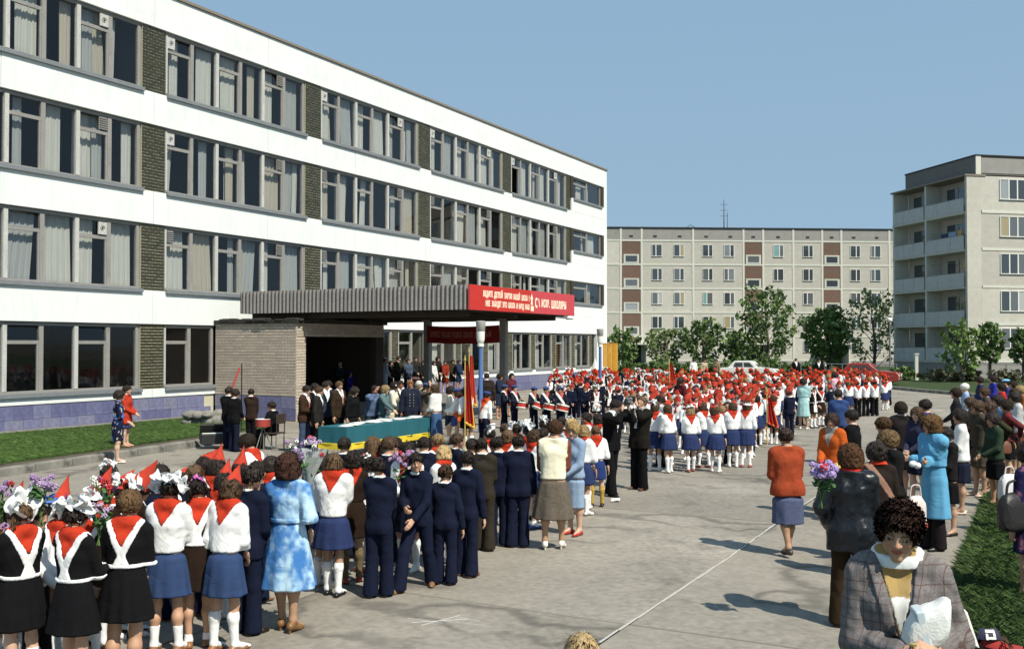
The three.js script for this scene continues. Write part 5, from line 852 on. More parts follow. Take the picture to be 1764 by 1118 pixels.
const mottled = (a, b, f, lo = .4, hi = .62) => (x, y, z) => { const t = sstep(lo, hi, noise3(x + 5, y, z, f)); return mix3(a, b, t); };
const tweed = (a, b) => (x, y, z) => mix3(a, b, vnoise(x * 90, y * 90, z * 90));

// a bunch of cut flowers: stems, leaves, blossom heads, held in a hand
function bouquet(label, p, dir, size, kinds, lean = 0, paper) {
  const o = thing('bouquet', label, 'bouquet', p, rr(0, 6)), st = [], lf = [];
  const A = new THREE.Vector3(...dir).normalize();
  const tip = (r, h) => { const a = rr(0, 6.28); return [A.x * h + Math.cos(a) * r, A.y * h, A.z * h + Math.sin(a) * r]; };
  const pet = (c, r, n, sq = .75) => { const g = []; for (let k = 0; k < n; k++) { const q = new THREE.SphereGeometry(r * .55, 6, 4).scale(1, sq, .5); const a = k * 2.4, e = Math.acos(1 - 1.7 * (k + .5) / n); q.rotateX(rr(-.8, .8)); g.push(q.translate(Math.cos(a) * Math.sin(e) * r * .7, Math.cos(e) * r * .7, Math.sin(a) * Math.sin(e) * r * .7)); } return join(g); };
  for (let k = 0; k < 9; k++) { const e = tip(size * .3, size * rr(.6, .9)); st.push(rod([-e[0] * .25, -.1, -e[2] * .25], e, .004, .004, 5)); for (let j = 0; j < 3; j++) { const b = mix3([0, 0, 0], e, rr(.35, .9)); lf.push(new THREE.SphereGeometry(.045, 6, 4).scale(1, .18, .5).rotateZ(rr(-1, 1)).rotateY(rr(0, 6)).translate(b[0] + rr(-.04, .04), b[1], b[2] + rr(-.04, .04))); } }
  part('stem', st, std([.08, .16, .04], .7), o); part('leaf', lf, std([.05, .13, .03], .6), o);
  for (const [col, n, r, dense] of kinds) { const m = std(col, .7); for (let k = 0; k < n; k++) { const e = tip(size * .42 * rr(.3, 1), size * rr(.65, 1.08)); const b = part('blossom', [pet(col, r * rr(.8, 1.15), dense)], m, o); b.position.set(...e); b.rotation.set(rr(-.6, .6), rr(0, 6), rr(-.6, .6)); } }
  if (paper) { const g = new THREE.ConeGeometry(size * .38, size * .9, 18, 3, true).rotateX(PI).translate(0, size * .35, 0), q = g.attributes.position; for (let i = 0; i < q.count; i++) { const k = 1 + .15 * Math.sin(i * 2.1); q.setX(i, q.getX(i) * k); q.setZ(i, q.getZ(i) * k); } g.computeVertexNormals(); part('wrapping', [g], new THREE.MeshPhysicalMaterial({ color: lin(...paper), roughness: .15, side: THREE.DoubleSide, transmission: .6, thickness: 0 }), o); }
  return o;
}
const handPos = (r, i) => { const h = r.hands[i], c = Math.cos(r.rotation.y), s = Math.sin(r.rotation.y); return [r.position.x + h[0] * c + h[2] * s, r.position.y + h[1], r.position.z - h[0] * s + h[2] * c]; };
const LIL = [[.33, .22, .38], 13, .026, 12], LILW = [[.42, .32, .45], 8, .026, 11], TUR = [[.5, .08, .03], 3, .028, 7], TUY = [[.6, .38, .06], 2, .028, 7], WHT = [[.7, .72, .64], 5, .028, 9], REDC = [[.4, .02, .025], 3, .032, 12], PNK = [[.42, .16, .3], 4, .028, 10];

// --- foreground: backs of the school line, from the edge of the photo to the photographers
const a0 = GU(40, 862, 1.46, -2.2, 'girl in black dress with white apron bib and huge white bow holding lilac', { bows: 1, bowS: 1.5, apron: 1, dcol: 'black', arms: ['hold', 'hold'], hair: 'tails', hairCol: 'hMid', hy: .3, collar: 'white' });
bouquet('lilac and tulips held by the girl in the white apron bib', handPos(a0, 0), [-.1, 1, .1], .3, [LIL, TUY, TUR]);
bouquet('purple lilac bunch over the shoulder of the girl with the huge white bow', at(72, 7.7, 1.35), [.1, 1, 0], .26, [[...LIL], LILW]);
bouquet('mixed lilac and red tulip bunch at the very edge of the photo', at(6, 7.9, 1.25), [-.1, 1, 0], .28, [LIL, TUR, REDC]);
GU(130, 866, 1.46, 2.75, 'girl with yellow knee socks, two white bows and crossed white straps', { bows: 2, bowS: 1.15, dcol: 'black', socks: { col: [.52, .42, .08], top: .95 }, arms: ['hold', 'front'], hy: .25, hp: .2 });
GU(218, 843, 1.52, PI, 'girl with short brown curls, red neckerchief and crossed straps, bare legged', { dcol: 'black', hair: 'perm', hairCol: 'hMid', arms: ['front', 'front'], socks: null, hp: .15 });
const a3 = GB(290, 822, 1.5, 3.05, 'girl in white blouse and blue skirt with two big white bows', { bows: 2, bowS: 1.15, hair: 'short', hairCol: 'hDark', skirt: { col: 'blueSkirt', hem: .33, flare: 1.7, pleats: 12 }, arms: ['hold', 'front'], socks: { col: 'white', top: .5 }, shoes: 'tanLeather' });
GU(343, 822, 1.48, -2.95, 'girl with pink ribbon flower in dark hair and brown dress with crossed straps', { bows: 1, bowS: .55, bowCol: [.6, .16, .48], hair: 'tails', arms: ['front', 'front'], hy: .35, socks: { col: 'white', top: .18 }, shoes: 'tanLeather' });
GB(388, 822, 1.5, 2.7, 'girl leaning forward in white blouse with red neckerchief and blue skirt', { cap: 'red', capH: 1.0, lean: .14, skirt: { col: 'blueSkirt', hem: .33, flare: 1.65 }, arms: ['front', 'down'], shoes: 'tanLeather', hairCol: 'hBrown' });
BS(424, 799, 1.55, 2.6, 'boy in navy suit turning his face aside beside the tie-dyed dress', { hy: -1.0, arms: ['front', 'down'], shoes: 'brown' });
const dye = (x, y, z) => { const n = noise3(x + 2.2, y * .55, z, 7.5) * .62 + noise3(x, y, z + 7, 22) * .38, c = sstep(.42, .66, n); return mix3([.05, .175, .44], [.46, .66, .78], c); };
const wb = mk(497, 782, 1.63, 2.95, 'woman in blue and white tie-dyed dress seen from behind in high heeled sandals', { f: 1, top: { name: 'dress', col: dye, e: .02, hem: 'waist', fold: .014, puff: 1.12 }, skirt: { col: dye, hem: .245, flare: 1.95, pleats: 9, pa: .08, pow: .8 }, belt: dye, shoes: [.2, .1, .035], heels: 1, hair: 'big', hairCol: [.035, .016, .011], arms: ['pocket', 'clasp'], skin: 'tan', stance: .07, hy: -.2 }, {});
bouquet('tall wrapped bouquet of calla, lilac and white blossoms beside the tie-dyed dress', at(533, 9.4, 1.32), [.12, 1, -.15], .42, [LILW, WHT, REDC, LIL], 0, [.8, .85, .82]);
GB(574, 780, 1.5, 3.0, 'girl in short sleeved white blouse with knee socks and black sandals', { top: { name: 'blouse', col: 'white', e: .02, hem: .555, sleeve: .75, puff: 1.5, fold: .013 }, arms: ['front', 'front'], hair: 'bob', hairCol: 'hMid', shoes: 'black', lowShoe: true, skin: 'tan', hp: .25 });
GU(607, 776, 1.46, -2.8, 'girl with patterned brown tights and red shoes beside the white kneesocked girl', { socks: { col: tweed([.10, .07, .04], [.2, .15, .08]), top: 1.6 }, shoes: [.35, .04, .02], arms: ['front', 'front'], hair: 'bob', hairCol: 'hDark', straps: 0, braid: 1 });
GB(632, 783, 1.36, -2.6, 'girl in grey skirt and white tights with red strapped shoes', { skirt: { col: tweed([.10, .105, .115], [.2, .2, .21]), hem: .36, flare: 1.6 }, socks: { col: [.75, .7, .66], top: 1.6 }, shoes: [.45, .04, .03], bows: 1, bowS: .6, arms: ['front', 'hold'], hairCol: 'hDark', scarf: null });
BS(653, 786, 1.47, 2.9, 'boy in navy suit behind the girl in the grey skirt', { hy: .6, arms: ['front', 'front'], shoes: 'black' });
const d2 = GB(703, 764, 1.53, -.5, 'child in white shirt and red neckerchief holding a red and lilac bouquet', { hair: 'short', hairCol: 'hDark', arms: ['clasp', 'hold'], skirt: { col: 'navy', hem: .3, flare: 1.3 }, d: 11.7, hp: .3, hy: .7 });
bouquet('red carnation and lilac bouquet next to the smiling boy', at(692, 10.95, 1.05), [-.05, 1, .1], .38, [REDC, LIL, PNK, LILW]);
BS(722, 781, 1.48, -.35, 'smiling boy in navy suit looking back at the camera with one foot forward', { hy: .45, hp: .05, step: [.3, -.16], stance: .09, arms: ['clasp', 'front'], smile: 1, d: 10.9, toe: .35 });
BS(767, 799, 1.32, 2.95, 'small boy in navy suit standing right behind the smiling boy', { hairCol: 'hBrown', arms: ['down', 'down'], shoes: 'black' });
BS(803, 776, 1.43, 2.75, 'boy in navy suit with tan shoes at the end of the short row', { hy: .5, arms: ['down', 'down'] });
BS(833, 753, 1.45, 3.0, 'boy in dark brown suit standing with head bent', { top: { name: 'jacket', col: [.03, .024, .017], e: .016, hem: .45 }, trousers: { col: [.03, .024, .017], flare: .055 }, hp: .35, arms: ['front', 'front'], hy: .4, shoes: 'black' });
BS(858, 751, 1.44, 3.0, 'boy in navy suit with white cuff next to the brown suit', { hy: .9, hp: .3, arms: ['down', 'down'], shoes: 'black' });
BS(892, 749, 1.46, 3.1, 'broad boy in navy suit next to the woman in the cream vest', { fat: 1.15, arms: ['down', 'down'], shoes: 'black', hp: .15 });
GB(917, 742, 1.42, 2.3, 'girl with red neckerchief half hidden by the woman in the cream vest', { d: 14.4, shoes: [.03, .07, .25], socks: { col: 'white', top: .2 }, arms: ['front', 'front'], hairCol: 'hBrown' });
const bodyKnit = (x, y, z) => Math.abs(x) > .165 + .02 * (y > 1.2 ? 1 : 0) ? [.16, .055, .035] : [.78, .74, .55];
WC(953, 723, 1.67, PI - .1, 'woman in cream knitted vest and grey-brown skirt in white high heels', bodyKnit, tweed([.095, .078, .058], [.15, .125, .1]), { skirt: { col: tweed([.095, .078, .058], [.15, .125, .1]), hem: .235, flare: 1.9, pleats: 8, pa: .07, waist: .6 }, top: { name: 'vest', col: bodyKnit, e: .02, hem: .545, mat: M.wool }, heels: 1, shoes: [.74, .72, .65], arms: ['front', 'front'], hair: 'perm', hairCol: [.045, .022, .012], hy: -.4, skin: 'tan' });
WC(988, 729, 1.58, -.75, 'woman in pale blue denim dress turning to talk, in red sandals', [.24, .33, .46], [.24, .33, .46], { skirt: { col: tweed([.2, .29, .42], [.3, .4, .52]), hem: .24, flare: 1.25, pa: .03 }, hair: 'perm', hairCol: [.26, .17, .07], arms: ['clasp', 'front'], shoes: [.4, .03, .02], hy: .35, d: 13.9 });
GB(1028, 744, 1.33, PI, 'girl in white blouse and blue skirt with mustard tights beside the photographer', { hair: 'tails', hairCol: 'hMid', socks: { col: 'mustard', top: 1.6 }, shoes: 'brown', skirt: { col: [.02, .04, .14], hem: .33, flare: 1.35 }, d: 16.3, arms: ['down', 'front'] });
GB(1006, 752, 1.3, 2.9, 'girl with white knee socks half behind the denim dress', { hair: 'bob', hairCol: 'hFair', d: 16, skirt: { col: [.02, .04, .14], hem: .33, flare: 1.35 } });
const ph = MAN(1052, 686, 1.7, .75, 'photographer in dark suit bent over a camera at his eye', { arms: ['face', 'face'], lean: .12, hy: .3, hp: .2, d: 17.5, step: [.12, -.12], hairCol: 'hDark' });
const camera3 = (label, r, up) => { const h = [0, 1].map((i) => handPos(r, i)), c = mix3(h[0], h[1], .5), o = thing('camera', label, 'camera', [c[0], c[1] + .02, c[2]], r.rotation.y + (up || 0)); part('camera_body', [bev(.14, .09, .05, 0, 0, .05, .008)], M.black, o); part('lens', [new THREE.CylinderGeometry(.03, .034, .07, 14).rotateX(PI / 2).translate(0, 0, .11)], M.metal, o); part('viewfinder', [bev(.05, .03, .04, 0, .06, .05, .006)], M.metal, o); };
camera3('black camera held to the eye of the bent photographer', ph);
const m2 = MAN(1101, 683, 1.71, -.7, 'man in black suit with white tie stripe filming with raised arms', { arms: ['face', 'face'], lean: -.08, hp: -.35, d: 18.2, tie: [.7, .7, .68], front: [.35, .33, .32], hair: 'short', hairCol: 'hMid', shoes: [.09, .03, .015], top: { name: 'jacket', col: [.012, .010, .008], e: .025, hem: .44, flare: 1.2 } });
camera3('small cine camera in the raised hands of the man in black', m2);

// --- children standing inside the line (heads and caps show over the front row)
const inner = [
  [14, 868, 1.36, 'U', 2.9, 'tall pointed red cap at the very edge behind the apron girl', { cap: 'red', capH: 1.25, bows: 0 }], [63, 862, 1.42, 'W', 1.6, 'brown haired child in profile beside the huge white bow', { hairCol: 'hBrown', scarf: null }],
  [104, 858, 1.36, 'U', 3.0, 'pointed red cap with blue ribbon bows behind the yellow socked girl', { cap: 'red', capH: 1.25, bows: 2, bowCol: [.10, .18, .55], bowS: 1 }], [168, 842, 1.38, 'U', 2.8, 'pointed red cap between the two white bow pairs', { cap: 'red', capH: 1.3, bows: 2, bowS: .9 }], [150, 852, 1.38, 'U', 3.3, 'low red cap beside the tallest pointed red cap', { cap: 'red', capH: .9, d: 8.3, bows: 1 }],
  [203, 832, 1.42, 'U', 1.5, 'red cap worn sideways over a white bow behind the short brown curls', { cap: 'red', capH: .8, bows: 1, bowS: 1, d: 9.1 }], [234, 828, 1.44, 'U', 2.2, 'slanted red cap with white ruffled bow right of the brown curls', { cap: 'red', capH: 1.3, bows: 1, bowS: 1.2, d: 9.1, hr: .3 }], [190, 815, 1.40, 'B', -2.6, 'girl with red cap and white bow in the second row behind the curls', { cap: 'red', bows: 1, d: 10.4 }],
  [272, 812, 1.5, 'S', 3.0, 'black haired boy just behind the girl in the blue skirt', { d: 9.6 }], [303, 818, 1.4, 'B', 2.2, 'tilted red cap above the white bows of the girl in the blue skirt', { cap: 'red', hr: -.5, d: 9.9 }], [334, 806, 1.47, 'S', 3.0, 'brown haired boy above the pink ribbon flower', { hairCol: 'hMid', d: 9.8 }],
  [346, 804, 1.47, 'B', 1.9, 'red cap worn sideways above the brown haired boy', { cap: 'red', capH: .8, d: 10.6 }], [373, 790, 1.47, 'B', 3.1, 'upright rounded red cap, highest of the near caps', { cap: 'red', capH: 1.15, d: 10.4 }], [380, 808, 1.42, 'B', 2.9, 'red cap directly below the highest of the near caps', { cap: 'red', capH: 1, d: 9.7 }], [410, 796, 1.45, 'U', 3.3, 'crumpled red cap behind the boy with the turned face', { cap: 'red', capH: 1.2, d: 10.3 }],
  [447, 748, 1.55, 'B', -1.9, 'pioneer leader with white collar and red neckerchief bending in profile', { lean: .25, hp: .3, d: 12.6, hair: 'perm', hairCol: 'hDark' }], [440, 800, 1.45, 'S', 2.4, 'dark haired boy hidden between the navy suit and the tie-dyed dress', { d: 10.3 }], [462, 792, 1.4, 'B', 2.9, 'girl hidden before the dark curls of the tie-dyed dress', { d: 11.2 }],
  [548, 790, 1.44, 'U', -2.6, 'dark haired girl beyond the wrapped bouquet', { d: 11.3 }], [560, 798, 1.42, 'B', 2.6, 'girl in white whose red neckerchief shows between bouquet and short sleeved girl', { d: 10.9 }], [590, 778, 1.5, 'S', 3.0, 'boy ahead of the short sleeved blouse girl', { d: 12.4 }], [638, 770, 1.52, 'B', -2.8, 'girl with long loose brown hair in the middle of the line', { hair: 'long', hairCol: 'hMid', d: 12.3 }],
  [668, 776, 1.53, 'S', 2.5, 'tall boy in navy beyond the row of navy suits', { d: 12.2, hairCol: 'hBrown' }], [683, 780, 1.45, 'S', 2.8, 'boy with dark hair left of the red bouquet', { d: 12.9 }], [730, 768, 1.48, 'S', 3.2, 'boy beyond the smiling boy with only his hair showing', { d: 12.7 }], [748, 768, 1.4, 'B', 2.7, 'girl in white beyond the smiling boy', { d: 13.6 }],
  [757, 756, 1.5, 'B', -2.5, 'girl with fair piled hair next to the teal table', { hairCol: 'hFair', hair: 'bun', d: 12.9 }], [764, 766, 1.44, 'B', -2.3, 'blond girl in white blouse with head turned down', { hairCol: 'hBlond', hair: 'bob', d: 12.0, hy: -.5, hp: .3 }], [785, 748, 1.46, 'S', 1.9, 'boy in profile beyond the blond girl', { d: 13.4, hairCol: 'hBrown' }], [812, 757, 1.44, 'S', 2.8, 'dark haired boy between the blond girl and the brown suit', { d: 12.9 }],
  [846, 742, 1.43, 'U', -2.7, 'girl with white bow beyond the brown suited boy', { bows: 1, d: 14.6 }], [872, 745, 1.4, 'B', 2.9, 'girl with brown hair between two navy suits', { d: 14.6, hairCol: 'hMid' }], [889, 728, 1.44, 'U', 3.0, 'girl with two white butterfly bows in black hair', { bows: 2, bowS: .9, d: 15.4 }], [908, 732, 1.42, 'U', 2.6, 'girl with big white bow next to the cream vest', { bows: 1, bowS: 1.3, d: 15.2 }], [868, 730, 1.42, 'S', 3.2, 'boy with cropped brown hair before the drummers', { d: 15.6, hairCol: 'hBrown' }],
  [933, 738, 1.4, 'B', 1.9, 'boyish child with face turned beside the cream vest', { hair: 'short', d: 14.9 }], [935, 722, 1.42, 'U', 3.0, 'girl with white bow standing out above the cream vest shoulder', { bows: 1, d: 16.4 }], [983, 722, 1.45, 'B', 2.8, 'girl with blond hair and white bow behind the denim dress', { hairCol: 'hBlond', bows: 1, bowS: .8, d: 16.3 }], [1012, 712, 1.5, 'B', -1.6, 'dark haired pioneer facing aside above the girl with tails', { d: 17, hair: 'tails' }], [1004, 742, 1.4, 'B', 2.4, 'fair child between denim dress and girl with tails', { hairCol: 'hFair', d: 15.5 }], [968, 715, 1.42, 'S', 3.0, 'boy standing in line ahead of the cream vest', { d: 17 }], [1030, 722, 1.4, 'B', 2.9, 'girl in white ahead of the mustard tights girl', { d: 18 }]
];
for (const [px, top, H, k, yaw, l, x] of inner) ({ U: GU, B: GB, S: BS, W: BW })[k](px, top, H, yaw, l, { arms: ['front', 'front'], hairCol: 'hDark', lod: 4, ...x });
bouquet('small white and red bouquet among the caps behind the short brown curls', at(180, 8.7, 1.22), [0, 1, 0], .26, [WHT, REDC, PNK]);
bouquet('dark lilac bouquet between the curls and the big white bows', at(172, 8.2, 1.1), [0, 1, 0], .22, [LILW, TUR]);

// --- pair walking on the kerb and boys with equipment at the wall
const flor = (x, y, z) => { const n = vnoise(x * 17, y * 17, z * 17), m = vnoise(x * 23 + 9, y * 23, z * 23); return n > .72 ? [.10, .22, .62] : m > .76 ? [.55, .52, .42] : [.010, .014, .035]; };
WD(203, 679, 1.62, 1.9, 'woman in navy flowered dress standing by the kerb before the school', flor, { d: 22.3, hair: 'wave', arms: ['front', 'front'], shoes: [.72, .66, .55], lowShoe: true, skirt: { col: flor, hem: .3, flare: 1.2 }, skin: [.56, .36, .26] });
WC(217, 681, 1.52, 1.5, 'woman in red coat beside the flowered dress', [.42, .04, .02], [.03, .04, .09], { tname: 'coat', top: { name: 'coat', col: [.42, .04, .02], e: .02, hem: .37, flare: 1.35 }, base: .12, d: 24.6, hair: 'short', arms: ['front', 'front'], shoes: [.5, .25, .15] });
BS(394, 663, 1.58, 2.9, 'taller of two boys in black by the loudspeaker case', { d: 25.2, top: { name: 'jacket', col: 'black', e: .018, hem: .45 }, arms: ['front', 'front'], shoes: 'black' });
BS(403, 671, 1.55, 2.6, 'shorter of two boys in black by the loudspeaker case', { d: 24.6, top: { name: 'jacket', col: 'black', e: .018, hem: .45 }, arms: ['front', 'front'], shoes: 'black' });
BS(433, 676, 1.5, 3.1, 'boy in dark brown jacket facing the porch wall', { d: 26, top: { name: 'jacket', col: [.028, .016, .012], e: .018, hem: .45 }, trousers: { col: 'black' }, arms: ['front', 'front'], shoes: 'black' });
BS(470, 700, 1.55, -1.9, 'boy in black sitting at a side drum', { d: 25.2, sit: 1, arms: ['drum', 'drum'], top: { name: 'jacket', col: 'black', e: .016, hem: .42 }, trousers: { col: 'black' }, shoes: 'black' });
{
  const p = at(472, 25.1), o = thing('chair', 'small wooden chair under the boy sitting at the drum', 'chair', p, -1.9); part('seat', [bev(.42, .03, .42, 0, .42, 0)], M.brownDark, o); for (const [x, z] of [[-.18, -.18], [.18, -.18], [-.18, .18], [.18, .18]]) part('leg', [cyl(.015, .018, .42, x, .21, z)], M.metal, o); part('backrest', [bev(.42, .25, .025, 0, .78, -.2), rod([-.18, .43, -.19], [-.18, .9, -.2], .014), rod([.18, .43, -.19], [.18, .9, -.2], .014)], M.brownDark, o);
  const d = thing('side_drum', 'side drum on a stand before the sitting boy', 'drum', at(453, 25)); part('shell', [cyl(.19, .19, .18, 0, .68, 0, 24)], std([.35, .05, .04], .4), d); part('drumhead', [cyl(.185, .185, .006, 0, .775, 0, 24)], M.white, d); for (const a of [0, 2.1, 4.2]) part('stand_leg', [rod([0, .58, 0], [Math.cos(a) * .25, 0, Math.sin(a) * .25], .012)], M.metal, d);
  const k = thing('equipment_case', 'open black equipment case lying on the edge of the grass', 'case', at(372, 25.4, .12), .4); part('box', [bev(.75, .26, .45, 0, .13, 0, .02)], M.black, k); part('lid', [bev(.75, .05, .45, 0, .02, 0, .015).rotateX(-1.1).translate(0, .27, -.22)], M.black, k); part('white_trim', [bev(.5, .02, .1, -.1, .275, .12)], M.lampWhite, k);
  const ms = thing('microphone_stand', 'thin microphone stand with a red cloth strip by the porch wall', 'stand', at(416, 29)); part('pole', [cyl(.018, .018, 2.1, 0, 1.05, 0)], M.black, ms); part('foot', [rod([0, .02, 0], [.3, .02, .1], .015), rod([0, .02, 0], [-.2, .02, .2], .015), rod([0, .02, 0], [-.1, .02, -.3], .015)], M.black, ms); part('red_strip', [bev(.05, .9, .01).rotateZ(-.35).translate(-.2, 1.55, .05)], std([.5, .05, .04], .9), ms);
  const st = thing('stone_heap', 'heap of pale rubble sacks against the plinth beside the porch', 'rubble', at(362, 31.5, .1)); for (let i = 0; i < 9; i++) { const g = new THREE.IcosahedronGeometry(.22, 2), q = g.attributes.position; for (let j = 0; j < q.count; j++) { const x = q.getX(j), y = q.getY(j), z = q.getZ(j), f = .8 + .5 * vnoise(x * 5 + i, y * 5, z * 5); q.setXYZ(j, x * f * 1.2, y * f * .7, z * f); } g.computeVertexNormals(); const m = part('stone', [g], M.kerb, st); m.position.set(-.6 + (i % 5) * .28, .12 + (i > 4 ? .2 : 0), rr(-.15, .15)); m.rotation.y = rr(0, 6); }
}
// --- presidium table
{
  const p = at(597, 22.5), o = thing('presidium_table', 'long table under a teal cloth with yellow fringe', 'table', p, ANG), L = 3.95, W = .8, h = .76, y0 = .37;
  const teal = std([.010, .105, .135], .95, { bumpMap: rep(T.bumpFine, 2), bumpScale: .004 }), yel = std([.78, .60, .04], .9);
  part('table_top', [bb(.03, h - .04, -W + .03, L - .03, h - .004, -.03)], M.brownDark, o);
  for (const [x, z] of [[.15, -.12], [L - .15, -.12], [.15, -W + .12], [L - .15, -W + .12], [L / 2, -.4]]) part('leg', [bx(.05, h - .05, .05, x, (h - .05) / 2, z)], M.metal, o);
  const curtain = (len2, ph) => { const g = new THREE.PlaneGeometry(len2, h - y0, Math.round(len2 * 14), 6), q = g.attributes.position; for (let i = 0; i < q.count; i++) { const v = .5 - q.getY(i) / (h - y0), x = q.getX(i); q.setZ(i, (.018 * Math.sin(x * 9 + ph) + .012 * Math.sin(x * 23)) * v); } g.computeVertexNormals(); return boxUV(g.translate(0, (h + y0) / 2, 0)); };
  const fr = (len2) => { const l = []; const n = Math.round(len2 / .03); for (let i = 0; i < n; i++) l.push(bx(.022, .13 + rr(-.008, .008), .012, -len2 / 2 + (i + .5) * len2 / n, y0 - .05, .012 + .018 * Math.sin((-len2 / 2 + i * len2 / n) * 9))); l.push(bx(len2, .02, .02, 0, y0 + .02, .012)); return l; };
  const cl = part('tablecloth', [bb(0, h, -W, L, h + .006, 0)], teal, o);
  teal.side = THREE.DoubleSide;
  for (const [len2, x, z, ry] of [[L, L / 2, 0, 0], [L, L / 2, -W, PI], [W, 0, -W / 2, -PI / 2], [W, L, -W / 2, PI / 2]]) { const m = part('drape', curtain(len2, x), teal, cl); m.position.set(x, 0, z); m.rotation.y = ry; const f = part('fringe', fr(len2), yel, cl); f.position.set(x, 0, z); f.rotation.y = ry; f.userData.kind = 'stuff'; }
  for (let i = 0; i < 26; i++) { const g = bev(rr(.2, .34), rr(.006, .02), rr(.15, .24), 0, 0, 0, .003), s = thing('paper_sheet', i < 13 ? 'white certificate sheet lying on the near half of the teal table' : 'white certificate sheet lying on the far half of the teal table', 'paper', add(p, [0, 0, 0]), 0, 'papers on the teal table'); const x = .25 + i * .14, z = -rr(.15, .6), c = Math.cos(ANG), s2 = Math.sin(ANG); s.position.set(p[0] + x * c + z * s2, h + .017 + (i % 3) * .006, p[2] - x * s2 + z * c); s.rotation.y = ANG + rr(-.2, .2); part('sheet', [g], std(i % 9 === 4 ? [.5, .55, .5] : [.8, .79, .74], .8), s); }
}
const off1 = [
  () => MAN(524, 668, 1.66, 1.3, 'man in brown jacket and blue trousers at the near end of the table', { d: 24.3, top: { name: 'jacket', col: [.045, .024, .014], e: .02, hem: .45 }, lapel: [.045, .024, .014], trousers: { col: [.05, .07, .13] }, tie: [.4, .1, .1], arms: ['clasp', 'down'] }),
  () => MAN(541, 668, 1.68, 1.2, 'man in dark suit second from the near end of the table', { d: 25, arms: ['down', 'down'], hairCol: 'hDark' }), () => MAN(546, 672, 1.64, 1.5, 'man in near black suit partly behind the brown jacket', { d: 24.2, hairCol: 'hBrown', top: { name: 'jacket', col: [.02, .018, .016], e: .02, hem: .45 } }),
  () => MAN(560, 664, 1.7, .7, 'tall man in blue-grey jacket talking behind the table', { d: 25.8, top: { name: 'jacket', col: [.03, .045, .07], e: .02, hem: .45 }, hy: .4 }), () => MAN(567, 666, 1.7, -.6, 'man with pale face turned towards his neighbour behind the table', { d: 26.2, hy: -.5 }),
  () => MAN(583, 661, 1.72, 1.1, 'man in brown suit with pale shirt and tie behind the table', { d: 25.4, top: { name: 'jacket', col: [.035, .022, .014], e: .02, hem: .45 }, lapel: [.035, .022, .014], tie: [.4, .25, .2], hairCol: 'hMid' }),
  () => WC(606, 668, 1.58, 1.0, 'woman in black costume bowing her head behind the table', 'black', 'black', { d: 25.3, hair: 'wave', arms: ['down', 'down'], collar: 'white', hp: .3, tname: 'jacket' }),
  () => MAN(640, 668, 1.62, .5, 'man in blue shirt bending over the table with papers', { d: 26, top: { name: 'shirt', col: [.11, .16, .27], e: .016, hem: .47 }, trousers: { col: [.03, .035, .06] }, front: null, lapel: null, collar: [.11, .16, .27], lean: .3, arms: ['face', 'reach'], skin: [.45, .2, .13] }),
  () => WC(660, 665, 1.6, 1.2, 'woman in grey-green dress with fair hair at the middle of the table', [.09, .15, .15], [.09, .15, .15], { d: 25.9, hair: 'bob', hairCol: 'hFair', arms: ['reach', 'down'], collar: [.6, .65, .65] }),
  () => WC(677, 658, 1.64, 1.4, 'woman in white jacket and white cap behind the table', [.72, .70, .58], [.6, .56, .4], { d: 27, whiteCap: [.75, .77, .78], arms: ['front', 'front'], collar: [.02, .02, .03], tname: 'jacket' }),
  () => MAN(690, 664, 1.66, .4, 'dark man with tanned face next to the officer', { d: 27.5, skin: [.38, .15, .08], top: { name: 'jacket', col: [.25, .22, .12], e: .02, hem: .45 } }),
  () => MAN(707, 662, 1.7, .35, 'bare headed man in dark uniform with white buttons at the table', { d: 26.8, top: { name: 'uniform_coat', col: [.014, .018, .034], e: .022, hem: .43 }, lapel: null, buttons: 2, epaulettes: [.3, .06, .05], front: null, hairCol: [.2, .09, .04], arms: ['down', 'down'], skin: [.4, .18, .1] }),
  () => MAN(714, 658, 1.7, .9, 'officer in peaked cap behind the bare headed man in uniform', { d: 28, top: { name: 'uniform_coat', col: [.014, .018, .034], e: .022, hem: .43 }, lapel: null, buttons: 1, officerCap: [.12, .05, .04], front: null, skin: [.42, .2, .11] }),
  () => MAN(721, 664, 1.66, .3, 'man with cream shirt front and open jacket near the far end of the table', { d: 27.4, front: [.72, .66, .35], lapel: [.06, .05, .04], top: { name: 'jacket', col: [.06, .05, .04], e: .02, hem: .45 }, hairCol: 'hGrey' }),
  () => MAN(733, 668, 1.6, 1.2, 'man in grey-brown coat saluting at the far end of the table', { d: 27.2, arms: ['salute', 'down'], top: { name: 'coat', col: [.10, .08, .06], e: .02, hem: .4 }, beret: [.05, .07, .2], front: null, lapel: null })
]; off1.forEach((f) => f());
GB(737, 680, 1.35, 1.0, 'child in red cap with black and white bow next to the canopy post', { d: 29.5, cap: 'red', skirt: { col: 'black', hem: .34, flare: 1.5 } });
WC(752, 660, 1.62, -2.0, 'woman in white blouse and long blue skirt at the far end of the table', [.8, .78, .74], [.05, .10, .21], { d: 25.6, skirt: { col: [.05, .10, .21], hem: .16, flare: 1.5 }, arms: ['front', 'front'], hair: 'bob', hairCol: 'hBrown', top: { name: 'blouse', col: [.8, .78, .74], e: .022, hem: .57, puff: 1.3 } });
WC(775, 668, 1.55, 1.7, 'young woman in white blouse and dark skirt behind the banner bearers', [.78, .72, .6], [.02, .03, .06], { d: 26.4, arms: ['clasp', 'clasp'], hair: 'bob' });
const bear = { beret: [.03, .05, .2], sash: [.6, .12, .03], scarf: 'red' };
GB(790, 672, 1.55, -1.9, 'banner bearer in dark blue beret lifting one knee', { d: 24.9, ...bear, skirt: { col: [.05, .08, .24], hem: .4, flare: 1.4 }, lift: [.22, 0], step: [.28, 0], arms: ['reach', 'hold'], socks: { col: 'white', top: .25 } });
